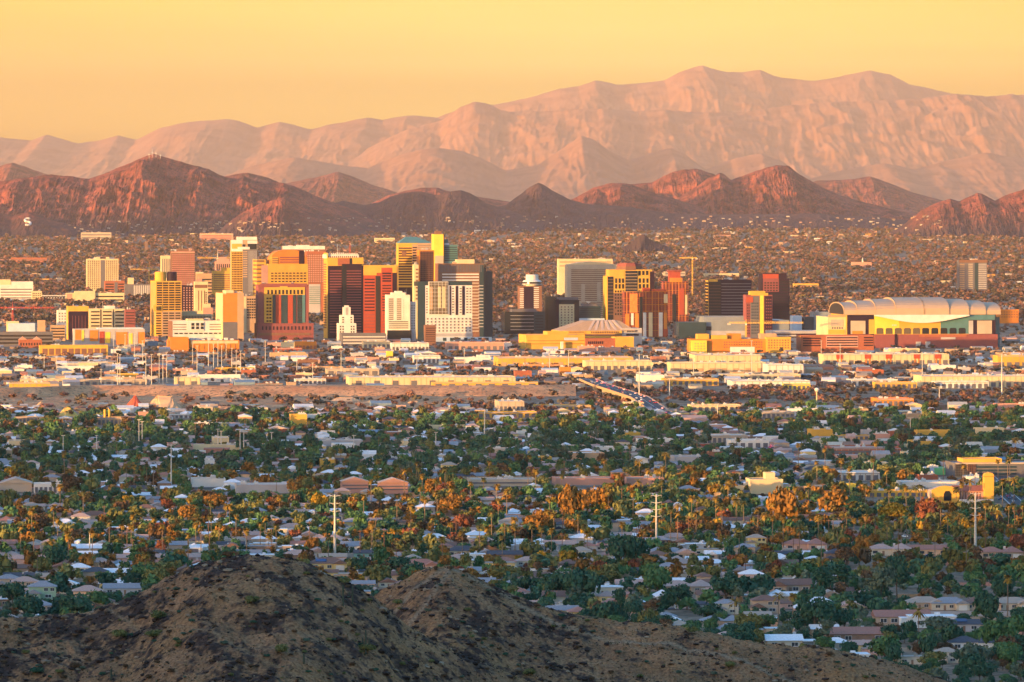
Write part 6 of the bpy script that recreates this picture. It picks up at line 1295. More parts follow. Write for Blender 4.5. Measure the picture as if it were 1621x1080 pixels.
            for s_ in (-7, 3.7): w.add([(s_, 0, 2.5), (s_, 8.5, 2.5), (s_, 4.25, 4.1), (s_ + .3, 0, 2.5), (s_ + .3, 8.5, 2.5), (s_ + .3, 4.25, 4.1)], [(0, 2, 1), (3, 4, 5), (0, 3, 5, 2), (1, 2, 5, 4)], mw)
            P = [('window', -5.6, -3.8, 1, 2.1, 0), ('door', -2.6, -1.6, 0, 2.1, 0), ('window', .6, 2.6, 1, 2.1, 0)]
        elif kind == 6:    # double hip
            w.box(-9, 1, 0, 9, -.5, 3, mw); w.box(.8, 9, -2.5, 8, -.5, 3, mw); hip(r, -9, 2, 0, 9, 3, 1.9); hip(r, 1, 9, -2.5, 8, 3.06, 2.2)
            P = [('window', -7.6, -5.6, 1, 2.2, 0), ('door', -3.6, -2.6, 0, 2.1, 0), ('window', 2.2, 3.8, 1, 2.2, -2.5), ('garage_door', 4.6, 8, 0, 2.2, -2.5)]
        else:              # L plan cross gable
            w.box(-8, 8, 2, 10, -.5, 3, mw); w.box(-7.5, -1.5, -3, 2.2, -.5, 3, mw); gable(r, -8, 8, 2, 10, 3, 2, 'x'); gable(r, -7.5, -1.5, -3, 6, 3.03, 1.75, 'y'); gw(w, -7.5, -1.5, -3.02, 3, 1.7)
            for s_ in (-8, 7.7): w.add([(s_, 2, 2.7), (s_, 10, 2.7), (s_, 6, 4.6), (s_ + .3, 2, 2.7), (s_ + .3, 10, 2.7), (s_ + .3, 6, 4.6)], [(0, 2, 1), (3, 4, 5), (0, 3, 5, 2), (1, 2, 5, 4)], mw)
            P = [('window', -5.6, -3.4, 1, 2.3, -3), ('window', 1.5, 3.4, 1, 2.2, 2), ('door', 0, 1, 0, 2.1, 2), ('window', 5, 7, 1, 2.2, 2)]
        b2 = MB(); b2.box(-.5, .5, 0, .15, 0, .12, HW['white'])
        ww, rm = w.mesh('wall'), r.mesh('roof')
        out.append((ww, rm, P, w, r))
    return out
HM = house_meshes()
HDESC = ['hip roofed house with a front gable', 'long gabled house', 'house with its gable end forward', 'two storey house', 'flat roofed house', 'gabled house with a carport', 'double hipped house', 'cross gabled house']
M_panel = mat('solar_panel', (.02, .03, .07), .2, 0, spec=.5)
_wm = MB(); _wm.box(-.5, .5, -.10, .1, 0, 1, M_hg); WIN_ME = _wm.mesh('window')
_wm = MB(); _wm.box(-.5, .5, -.08, .1, 0, 1, M_door); DOOR_ME = _wm.mesh('door')
_wm = MB(); _wm.box(-.5, .5, -.08, .1, 0, 1, M_gar); GAR_ME = _wm.mesh('garage_door')
_wm = MB()
for q in ((-.54, .54, -.16, 0, 1, 1.08), (-.54, .54, -.16, 0, -.08, 0), (-.54, -.5, -.16, 0, 0, 1), (.5, .54, -.16, 0, 0, 1), (-.02, .02, -.14, -.1, 0, 1)): _wm.box(*q, HW['white'])
FRAME_ME = _wm.mesh('frame')
def house(x, y, rz, kind, wall, roof, label=None, s=1.0, parts=True, solar=False):
    me_w, me_r, P, _, _ = HM[kind]
    t = empty('house', (x, y, 0), rz); t.scale = (s, s, s)
    inst('wall', me_w, t, mats=[HW[wall]]); ro = inst('roof', me_r, t, mats=[HR[roof]])
    if parts:
        for nm, x0, x1, z0, z1, yy in P:
            o = inst(nm, {'window': WIN_ME, 'door': DOOR_ME, 'garage_door': GAR_ME}[nm], t, ((x0 + x1) / 2, yy, z0), 0, (x1 - x0, 1, z1 - z0))
            if nm == 'window' and y < 3300: inst('frame', FRAME_ME, o)
        if solar:
            inst('solar_panel', unit_box(M_panel), ro, (-3, 2.2, 4.15), 0, (4.5, 2.4, .1)).rotation_euler = (R(24), 0, 0)
        elif random.Random(int(x * 7 + y)).random() < .5: inst('roof_vent', unit_box(W['steel']), ro, (2.2, 5.2, 4.4), 0, (.9, .9, 1.2))
    if label: tag(t, label, 'house', 'houses of the near suburb')
    else: AUTO.append([t, f'{wall} walled {roof} roofed', HDESC[kind].replace('hip roofed house', 'house').replace('flat roofed ', 'flat '), toU(x, y), toV(3, y), y, 'house', 'houses of the near suburb'])
    u0, u1 = toU(x - 9 * s, y), toU(x + 9 * s, y)
    FOOT.append((x - 9.5 * s, x + 9.5 * s, y - 4 * s, y + 11 * s))
    return t
# houses the photo shows clearly: u centre, v of the ground line, kind, colours, size
EXPL = [(520, 903, 0, 'yellow', 'brown', 'bright ochre gabled house with brown roof just beyond the rocky hilltop', 1.35, True), (582, 884, 5, 'teal', 'dark', 'long teal house with a dark roof behind the ochre gabled house', 1.1, False),
        (66, 950, 3, 'green', 'grey', 'pale green two storey house with a lower gable on the near west edge', 1.25, False), (44, 946, 1, 'yellow', 'pinkish', 'yellow gabled house adjoining the pale green two storey house', 1.0, False),
        (138, 958, 3, 'peach', 'pinkish', 'peach two storey house with a pale gabled wing in front', 1.3, False), (198, 942, 1, 'grey', 'grey', 'long grey roofed house on the shoulder of the foreground hill', 1.25, False), (120, 975, 2, 'green', 'grey', 'small pale green gabled house in front of the peach two storey house', .9, False),
        (666, 905, 0, 'pink', 'terracotta', 'large terracotta roofed house behind the small rocky knoll', 1.3, False), (615, 930, 2, 'cream', 'brown', 'small cream gabled house left of the small rocky knoll', .9, False), (570, 932, 1, 'pink', 'grey', 'pink walled grey roofed house in the dip between two hills', .9, False),
        (955, 945, 4, 'cream', 'white', 'long white flat house among dense dark trees', 1.5, False), (1090, 940, 6, 'tan', 'pinkish', 'pink roofed low house beside the green lawn', 1.4, False),
        (1198, 866, 3, 'yellow', 'tan', 'yellow square two storey house above the brown roofs', 1.0, False), (1275, 872, 6, 'pink', 'terracotta', 'terracotta double hipped house right of the yellow square house', 1.4, False),
        (1250, 1028, 5, 'cream', 'white', 'white metal roofed house with a long porch near the hill foot', 1.5, False), (1358, 1018, 1, 'brown', 'terracotta', 'long terracotta roofed house near the hill foot', 1.5, False), (1345, 1052, 4, 'white', 'white', 'white flat roofed house right against the hill foot', 1.3, False), (1446, 1052, 4, 'cream', 'tan', 'cream cube shaped adobe house at the hill foot', 1.0, False), (1500, 1050, 3, 'cream', 'tan', 'cream two storey adobe house among the nearest trees', .9, False),
        (1465, 965, 0, 'tan', 'tan', 'tan gabled house behind the pale boundary wall, westernmost of its row', 1.2, False), (1505, 966, 0, 'cream', 'grey', 'grey roofed gabled house behind the pale boundary wall', 1.2, False), (1555, 966, 0, 'peach', 'brown', 'peach gabled house behind the pale boundary wall', 1.2, False), (1604, 966, 0, 'cream', 'tan', 'cream gabled house at the east end of the boundary wall row', 1.2, False),
        (1250, 940, 7, 'tan', 'brown', 'brown cross gabled house before the tall dark tree clump', 1.5, False), (1430, 990, 1, 'tan', 'terracotta', 'brown terraced house below the boundary wall', 1.5, False), (1478, 994, 4, 'white', 'white', 'long white flat roofed house below the boundary wall', 1.6, False), (1535, 1000, 5, 'grey', 'dark', 'dark blue roofed house below the boundary wall', 1.3, True),
        (1545, 1030, 6, 'white', 'dark', 'dark roofed white house at the far east edge near the hill foot', 1.3, False), (1410, 880, 6, 'cream', 'pinkish', 'pinkish double hipped house in the lit grove edge', 1.4, False), (1470, 880, 1, 'peach', 'terracotta', 'peach terracotta roofed house near the big steel pole', 1.3, False), (1585, 885, 6, 'tan', 'terracotta', 'terracotta house with arched porch at the east edge', 1.4, False)]
for (uc, vb, k, wl, rf, lb, s_, so) in EXPL:
    D = DV(vb); house(PX(uc, D), D, GRID, k, wl, rf, lb, s_, True, so); KEEP.append((uc - 26 * s_, uc + 26 * s_, vb - 17 * s_, vb - 3, D))
for k in range(6):   # terraced row of apartments on the west side
    D = DV(893 - k * .5); u = 24 + k * 56
    house(PX(u, D), D, GRID, 1, ['pink', 'peach', 'tan', 'pink', 'peach', 'pink'][k], 'pinkish', ['pink long roofed terrace house at the west edge of its row', 'peach terrace house second from the west edge', 'tan terrace house third from the west edge', 'pink terrace house with a saguaro rising before it', 'peach terrace house nearest the rocky hilltop but one', 'pink terrace house hard behind the rocky hilltop'][k], 1.05)
def suburb_houses():
    rs = random.Random(9); cand = []
    b = 2380
    while b < 6000:
        for side in (0, 1):
            bb_ = b + (12 if side == 0 else 46)
            a = -.11 * b - 90
            while a < .115 * b + 90:
                st = rs.uniform(18, 23)
                if rs.random() < .95: cand.append((a + rs.uniform(-2, 2), bb_ + rs.uniform(-3, 3), rs.random()))
                a += st
        b += 92
    near, far = [], []
    for a, b, q in cand:
        x, y = grid2w(a, b)
        u, v = toU(x, y), toV(0, y)
        if not (-130 < u < 1750) or y < 2350 or y > 5880: continue
        hv = hill_v(u)
        if v - 22 > hv + 4: continue
        if not fits(u - 14, u + 14, v - 16, v, y, .3, (x - 9, x + 9, y - 4, y + 10)): continue
        (near if len(near) < 265 and y < 3720 and -40 < u < 1660 else far).append((x, y))
    near.sort(key=lambda p: p[1])
    wk = ['cream', 'tan', 'white', 'pink', 'grey', 'peach', 'tan', 'cream', 'brown', 'yellow']; rk = ['brown', 'terracotta', 'grey', 'white', 'pinkish', 'tan', 'brown', 'dark', 'white', 'pinkish', 'grey']
    for x, y in near:
        k = rs.randrange(8); rf = rs.choice(rk)
        if k == 4: rf = rs.choice(['white', 'white', 'tan', 'grey'])
        house(x, y, GRID + rs.choice([0, 0, math.pi, math.pi / 2]) * (1 if k != 4 else 0), k, rs.choice(wk), rf, None, rs.uniform(.95, 1.2))
    # the rest: one mass
    base = []; 
    def tri_mesh(b):
        V = np.array(b.v); T = []
        for f in b.f:
            for i in range(1, len(f) - 1): T.append((f[0], f[i], f[i + 1]))
        return V, np.array(T)
    rows_w, rows_r = [], []
    for x, y in far:
        k = rs.randrange(8); rz = GRID + rs.choice([0, 0, math.pi, math.pi / 2]); s = rs.uniform(.85, 1.15)
        wc = WALLS[rs.choice(wk)]; rc = ROOFS[rs.choice(rk)] if k != 4 else ROOFS['white']
        rows_w.append((k, x, y, 0, rz, s, s, *wc)); rows_r.append((k, x, y, 0, rz, s, s, *rc))
        FOOT.append((x - 8, x + 8, y - 3, y + 10))
    mw_ = attr_mat('house_mass', 1.0, .85, .12)
    V1 = [tri_mesh(h[3]) for h in HM]; V2 = [tri_mesh(h[4]) for h in HM]
    o1 = merge('suburb_houses', V1, rows_w, [mw_], None); o2 = merge('suburb_roofs', V2, rows_r, [mw_], None)
    me1, me2 = o1.data, o2.data
    o2.parent = o1; tag(o1, 'mass of small suburban houses farther off between the trees', kind='stuff'); o2['kind'] = 'stuff'
    print('houses', len(near), len(far))
suburb_houses()

# ------------------------------------------------------------------ trees of the suburb
LIT = lambda u, v: 752 < v < 880
def tree(x, y, h, r, i, c):
    t = empty('tree', (x, y, gz(y)), 0)
    base_tall = NEAR_CROWNS[i][1]; ch = h * .8
    inst('crown', crown_me(i, c), t, (0, 0, h * .12), (x * 13 + y * 7) % 6.28, (r * 1.2, r * 1.2, ch / (base_tall * 1.55)))
    inst('trunk', TRUNK_ME, t, (0, 0, 0), (x * 5) % 6.28, (r * .9, r * .9, h * .5))
    adj = ('tall ' if h > 11 else 'small ' if h < 5.5 else '') + ('slender ' if h > 2.6 * r else 'spreading ' if r > h * .62 else '') + c
    AUTO.append([t, adj, 'tree', toU(x, y), toV(h * .6, y), y, 'tree', 'trees of the near suburb'])
def yard_walls():
    rs = random.Random(41); n = 0
    while n < 60:
        y = math.sqrt(rs.uniform(2500 ** 2, 3900 ** 2)); x = rs.uniform(-.09, .09) * y; a, b = w2grid(x, y); b = round((b - 2380 - 34) / 92) * 92 + 2380 + 34 + rs.uniform(-2, 2); x, y = grid2w(a, b)
        if toV(0, y) > hill_v(toU(x, y)) - 1: continue
        L = rs.uniform(14, 40); c = rs.choice(['beige', 'tan', 'grey', 'pink']); m = MB(); m.box(-L / 2, L / 2, -.12, .12, -.3, 1.9, W[c]); m.box(-L / 2 - .1, L / 2 + .1, -.18, .18, 1.9, 2.02, W[c])
        for k in range(int(L / 5) + 1): m.box(-L / 2 + k * 5 - .2, -L / 2 + k * 5 + .2, -.22, .22, -.3, 2.1, W[c])
        o = m.build('yard_wall'); o.location = (x, y, 0); o.rotation_euler = (0, 0, GRID); AUTO.append([o, ('long ' if L > 27 else 'short ') + c, 'block wall', toU(x, y), toV(1, y), y, 'yard wall', 'block walls between the back yards']); n += 1
yard_walls()
def suburb_trees():
    rs = random.Random(31); P = []
    def ok(x, y, h, r, tol=.25):
        u, v = toU(x, y), toV(0, y); s = F / y
        if not (-130 < u < 1750): return False
        if v - h * s > hill_v(u) + 2: return False
        return fits(u - r * s, u + r * s, v - h * s, v, y, tol)
    def blocked(x, y):
        g = FOOT_GRID.get((int(x // 40), int(y // 40)), ())
        return any(q[0] + 1 < x < q[1] - 1 and q[2] < y < q[3] for q in g)
    FOOT_GRID = {}
    for q in FOOT:
        for i in range(int(q[0] // 40), int(q[1] // 40) + 1):
            for j in range(int(q[2] // 40), int(q[3] // 40) + 1): FOOT_GRID.setdefault((i, j), []).append(q)
    # explicit clumps: u, v of the foot, height in photo px, radius in px, colour
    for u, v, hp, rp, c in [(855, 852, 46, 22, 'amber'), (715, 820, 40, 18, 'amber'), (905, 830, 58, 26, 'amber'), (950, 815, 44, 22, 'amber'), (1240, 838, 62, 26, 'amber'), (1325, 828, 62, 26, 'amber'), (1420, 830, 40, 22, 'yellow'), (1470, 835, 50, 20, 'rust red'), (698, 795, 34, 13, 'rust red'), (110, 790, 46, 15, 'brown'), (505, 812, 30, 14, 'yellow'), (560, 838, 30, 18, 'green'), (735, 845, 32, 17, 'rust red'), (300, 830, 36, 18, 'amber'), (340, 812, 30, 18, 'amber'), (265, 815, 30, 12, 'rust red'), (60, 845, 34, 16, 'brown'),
                            (948, 915, 26, 14, 'rust red'), (985, 905, 60, 26, 'dark green'), (1010, 900, 55, 24, 'dark green'), (920, 955, 52, 30, 'dark green'), (885, 950, 46, 26, 'dark green'), (980, 990, 74, 15, 'dark green'), (960, 995, 40, 24, 'dark green'), (1000, 985, 36, 18, 'dark green'), (1040, 945, 48, 24, 'green'), (1075, 960, 36, 22, 'dark green'), (800, 925, 30, 26, 'olive'), (630, 915, 40, 22, 'dark green'), (655, 925, 38, 20, 'dark green'), (230, 935, 44, 22, 'green'), (250, 940, 40, 20, 'olive'), (85, 905, 44, 22, 'dark green'), (120, 985, 50, 26, 'dark green'), (40, 985, 44, 26, 'dark green'), (20, 960, 40, 20, 'dark green'), (150, 970, 36, 20, 'green'), (1330, 945, 66, 24, 'dark green'), (1300, 955, 72, 20, 'dark green'), (1420, 950, 84, 20, 'dark green'), (1395, 955, 70, 22, 'grey green'), (1150, 955, 44, 30, 'dark green'), (1190, 950, 42, 28, 'dark green'), (1290, 1005, 62, 26, 'dark green'), (1310, 1020, 50, 18, 'grey green'), (1120, 985, 30, 22, 'dark green'), (1185, 1005, 36, 22, 'olive'), (1580, 1040, 62, 26, 'green'), (1490, 1010, 40, 30, 'grey green'), (1560, 990, 50, 24, 'dark green'), (1590, 955, 46, 20, 'dark green'), (1265, 925, 36, 30, 'green'), (1430, 905, 34, 16, 'brown'), (1525, 900, 26, 12, 'yellow'), (1400, 1045, 36, 26, 'green'), (1540, 1060, 40, 26, 'grey green'), (1600, 1060, 40, 24, 'green'), (1480, 1062, 36, 22, 'olive'), (1340, 900, 40, 18, 'brown'), (1360, 895, 32, 16, 'amber'), (215, 905, 36, 20, 'green'), (1160, 880, 30, 16, 'green')]:
        D = DV(v); P.append((PX(u, D), D, hp * D / F, rp * D / F, c, 1))
    n = 0
    while n < 18500:
        y = math.sqrt(rs.uniform(2300 ** 2, 5950 ** 2)); x = rs.uniform(-.106, .106) * y
        v = toV(0, y)
        h = rs.choice([rs.uniform(3, 6), rs.uniform(4.5, 8.5), rs.uniform(7, 12)]); r = h * rs.uniform(.36, .6)
        n += 1
        if blocked(x, y) and rs.random() > .08: continue
        if v < 662 and (rs.random() < .55 or (toU(x, y) < 850 and v < 656)): continue
        if abs(x - np.interp(y, [p[1] for p in MAIN[::-1]], [p[0] for p in MAIN[::-1]])) < 16 and y > MAIN[-1][1]: continue
        if not ok(x, y, h, r): continue
        q = rs.random()
        if 3080 < y < 4400: c = 'amber' if q < .15 else 'brown' if q < .24 else 'rust red' if q < .27 else 'yellow' if q < .30 else 'olive' if q < .62 else 'green' if q < .82 else 'dark green'  # autumn leaves; low sun's warmth on this belt also put into their colours
        elif y > 5300: c = 'brown' if q < .2 else 'olive' if q < .4 else 'green' if q < .7 else 'dark green'
        else: c = 'dark green' if q < .55 else 'green' if q < .75 else 'grey green' if q < .85 else 'olive' if q < .94 else 'brown'
        P.append((x, y, h, r, c, 0))
    P.sort(key=lambda p: (1 - p[5], not -30 < toU(p[0], p[1]) < 1650, p[1]))
    ind, rest = P[:300], P[300:]
    for i, (x, y, h, r, c, e) in enumerate(ind):
        sl = h > 2.6 * r
        tree(x, y, h, r, rs.choice([4, 8, 6]) if sl else rs.choice([0, 1, 2, 3, 5, 7, 9]), c)
    base = [tri(crown_mesh(200 + i, 170, .23, 6, [.6, .8, 1.0, .7, 1.5, .65][i], True, .6 if i != 4 else .34)) for i in range(6)]
    tl = [.6, .8, 1.0, .7, 1.5, .65]; rows = []
    for x, y, h, r, c, e in rest:
        i = rs.randrange(6) if h < 2.5 * r else 4
        g = rs.uniform(.75, 1.3); cc = GREENS[c]; rows.append((i, x, y, gz(y) + h * .1, rs.random() * 6.28, r * 1.2, h * .82 / (tl[i] * 1.55), *[k * g for k in cc]))
    o = merge('woodland', base, rows, [attr_mat('tree_mass', .5, .9, .3)], None); tag(o, 'mass of dark trees filling the suburb farther off', kind='stuff')
    print('trees', len(ind), len(rest))
def small_blocks():
    rs = np.random.RandomState(44); bx = MB(); bx.box(-.5, .5, 0, 1, -.2, 1, W['cream']); V = np.array(bx.v); T = np.array([t_ for f in bx.f for t_ in ((f[0], f[1], f[2]), (f[0], f[2], f[3]))]); rows = []
    gv = np.array([(-.55, -.05, 0), (.55, -.05, 0), (.55, 1.05, 0), (-.55, 1.05, 0), (-.55, -.05, 1), (.55, -.05, 1), (.55, 1.05, 1), (-.55, 1.05, 1), (-.55, .5, 1.5), (.55, .5, 1.5)]); gt = np.array([(0, 1, 5), (0, 5, 4), (1, 2, 6), (1, 6, 5), (2, 3, 7), (2, 7, 6), (3, 0, 4), (3, 4, 7), (4, 5, 9), (4, 9, 8), (6, 7, 8), (6, 8, 9), (5, 6, 9), (7, 4, 8)])
    C_ = [(.45, .38, .28), (.5, .47, .43), (.34, .24, .16), (.42, .26, .20), (.28, .26, .25), (.30, .13, .09), (.55, .52, .48), (.20, .14, .11), (.16, .22, .26)]
    for _ in range(1500):
        u = rs.uniform(-20, 1640); v = rs.uniform(536, 616) if rs.rand() < .6 else rs.uniform(646, 745); D = DV(v); x = PX(u, D); w = rs.uniform(7, 22); h = rs.uniform(3, 6)
        if not fits(u - w / 2, u + w / 2, v - h, v, D, .35, (x - w / 2 - 2, x + w / 2 + 2, D - 2, D + w + 2)): continue
        FOOT.append((x - w / 2, x + w / 2, D, D + w * .8)); rows.append((rs.randint(2), x, D, 0, rs.uniform(.0, .16), w, h, *C_[rs.randint(9)]))
    o = merge('small_buildings', [(V, T), (gv, gt)], rows, [attr_mat('small_wall', .4, .85, .15)], rs); tag(o, 'clutter of small sheds, shops and outbuildings too many to count', kind='stuff'); print('blocks', len(rows))
small_blocks()
suburb_trees()

# palms: crown position in photo px
PALMS = [(33, 835), (53, 847), (82, 857), (108, 845), (173, 827), (193, 833), (208, 833), (257, 833), (267, 853), (298, 847), (310, 830), (334, 818), (347, 827), (390, 840), (425, 847), (85, 803), (50, 808), (59, 872), (230, 877), (595, 813), (588, 830), (713, 830), (732, 843), (770, 837), (815, 833), (842, 830), (857, 835), (873, 840), (915, 815), (910, 773), (963, 778), (1002, 780), (802, 778), (787, 770), (1050, 807), (1062, 807), (1073, 813), (1123, 770), (1152, 768), (1165, 793), (1223, 797), (1095, 788), (1102, 813), (1113, 810), (1177, 797), (1200, 807), (1260, 773), (1284, 797), (1319, 803), (1337, 813), (1349, 797), (1352, 823), (1370, 818), (1385, 820), (1404, 830), (1435, 827), (1427, 823), (1442, 817), (1470, 830), (1489, 800), (1519, 817), (1537, 827), (1604, 800), (1605, 760), (1587, 763), (1450, 772), (1457, 770), (1434, 772), (1382, 763), (1370, 768), (1280, 767), (1334, 830), (1404, 823), (1232, 943), (1255, 943), (1595, 915), (1454, 967), (1163, 953), (400, 835), (520, 850), (650, 800), (700, 853), (795, 850), (930, 845), (985, 830), (1020, 842), (1140, 800), (1210, 815), (1240, 820), (1300, 818), (1500, 815), (1560, 800), (1580, 812), (600, 730), (660, 733), (640, 745), (200, 737), (212, 738), (222, 739), (232, 737), (243, 740), (252, 738), (690, 760), (745, 765), (1045, 745), (1010, 762), (1065, 762), (1480, 845), (1530, 850), (1300, 842), (1265, 835), (95, 770), (300, 790), (420, 820), (870, 790)]
def palms():
    rs = random.Random(55)
    for k, (u, v) in enumerate(PALMS + [(rs.uniform(0, 1621), rs.uniform(740, 850)) for _ in range(70)] + [(rs.uniform(0, 1621), rs.uniform(690, 745)) for _ in range(45)]):
        h = rs.uniform(13, 20); D = (CAMZ - h) * F / (v - HOR); x = PX(u, D); kind = 'date' if rs.random() < .3 and u > 1000 else 'fan'
        if toV(0, D) > hill_v(u) + 8: continue
        t = empty('palm_tree', (x, D, gz(D)), rs.random() * 6.28)
        c = rs.uniform(2.3, 3.1) if kind == 'fan' else rs.uniform(3.2, 4.0); mm = M_palm if rs.random() < .7 else M_palm2
        inst('fronds', PALM_ME[(kind, rs.randrange(3), mm.name)], t, (0, 0, h), 0, (c, c, c))
        if kind == 'fan': inst('skirt', SKIRT_ME, t, (0, 0, h), 0, (c, c, c * rs.uniform(.6, 1.2)))
        inst('trunk', PTRUNK_ME, t, (0, 0, 0), 0, (h * .9, h * .9, h))
        AUTO.append([t, ('tall ' if h > 17.5 else 'short ' if h < 14.5 else '') + ('thin fan' if kind == 'fan' else 'feathery date'), 'palm', u, v, D, 'palm tree', 'palms standing above the suburb'])
palms()

# ------------------------------------------------------------------ trees of the industrial belt, downtown and far suburbs (uncountable mass)
def far_woods():
    rs = np.random.RandomState(66)
    base = [tri(crown_mesh(300 + i, 60, .36, 5, [.6, .8, 1.0, .7][i], True, .6)) for i in range(4)]; rows = []
    FG = {}
    for q in FOOT:
        for i in range(int(q[0] // 60), int(q[1] // 60) + 1):
            for j in range(int(q[2] // 60), int(q[3] // 60) + 1): FG.setdefault((i, j), []).append(q)
    pal = [np.array(c) for c in ((.165, .088, .070), (.130, .086, .062), (.085, .076, .058), (.20, .10, .075), (.075, .062, .054))]
    def blocked(x, y): return any(q[0] < x < q[1] and q[2] < y < q[3] for q in FG.get((int(x // 60), int(y // 60)), ()))
    bushv = lambda u: (618 if u > 830 else 630)
    # industrial belt, thorn scrub of the river, downtown streets
    for _ in range(17000):
        v = rs.uniform(505, 660); u = rs.uniform(-110, 1730); D = DV(v); x = PX(u, D)
        dens = .62 if v < 606 else .35
        if u > 800 and 610 < v < 640: dens = 1.0
        if u < 830 and 609 < v < 632: dens = 0.0 if v < 624 else .22
        if u < 400 and 560 < v < 596: dens = .9
        if 600 > v > 555 and 380 < u < 560: dens = .9
        cl = perlin(np.array([x / 90]), np.array([D / 260]), 5)[0]
        if rs.rand() > dens * (.75 + 1.1 * cl): continue
        if blocked(x, D): continue
        h = rs.uniform(3, 8.5) * (1.2 if rs.rand() < .3 else 1); r = h * rs.uniform(.45, .8); s = F / D
        if rs.rand() < .5 and not fits(u - r * s, u + r * s, v - h * s, v, D, .3): continue
        g = rs.uniform(.7, 1.35); c = pal[rs.randint(5)] * g
        rows.append((rs.randint(4), x, D, gz(D) + h * .05, rs.rand() * 6.28, r * 1.15, h * .6, *c))
    print('scrub', len(rows))
    o = merge('scrub', base, rows, [attr_mat('scrub_mass', .5, .9, .3)], rs); tag(o, 'mass of brown scrub and street trees between the sheds and the towers', kind='stuff')
    n1 = len(rows); rows = []
    base = [tri(crown_mesh(320 + i, 22, .6, 4, [.6, .8, 1.0, .7][i], True, .55)) for i in range(4)]
    N = 50000
    vv = rs.uniform(360.5, 512, N); uu = rs.uniform(-120, 1740, N)
    for v, u in zip(vv, uu):
        D = DV(v); x = PX(u, D)
        cl = perlin(np.array([x / 130]), np.array([D / 500]), 15)[0]
        if rs.rand() > .72 + .9 * cl: continue
        if blocked(x, D): continue
        h = rs.uniform(5, 12) * (1 + max(0, D - 12000) / 26000); r = h * rs.uniform(.5, .85)
        g = rs.uniform(.65, 1.35); c = pal[rs.randint(5)] * g
        rows.append((rs.randint(4), x, D, gz(D), rs.rand() * 6.28, r * 1.1, h * .62, *c))
    o = merge('forest', base, rows, [attr_mat('far_tree_mass', .2, .9, .2)], rs); tag(o, 'endless brown green tree canopy of the suburbs beyond downtown', kind='stuff')
    print('far', n1, len(rows))
far_woods()

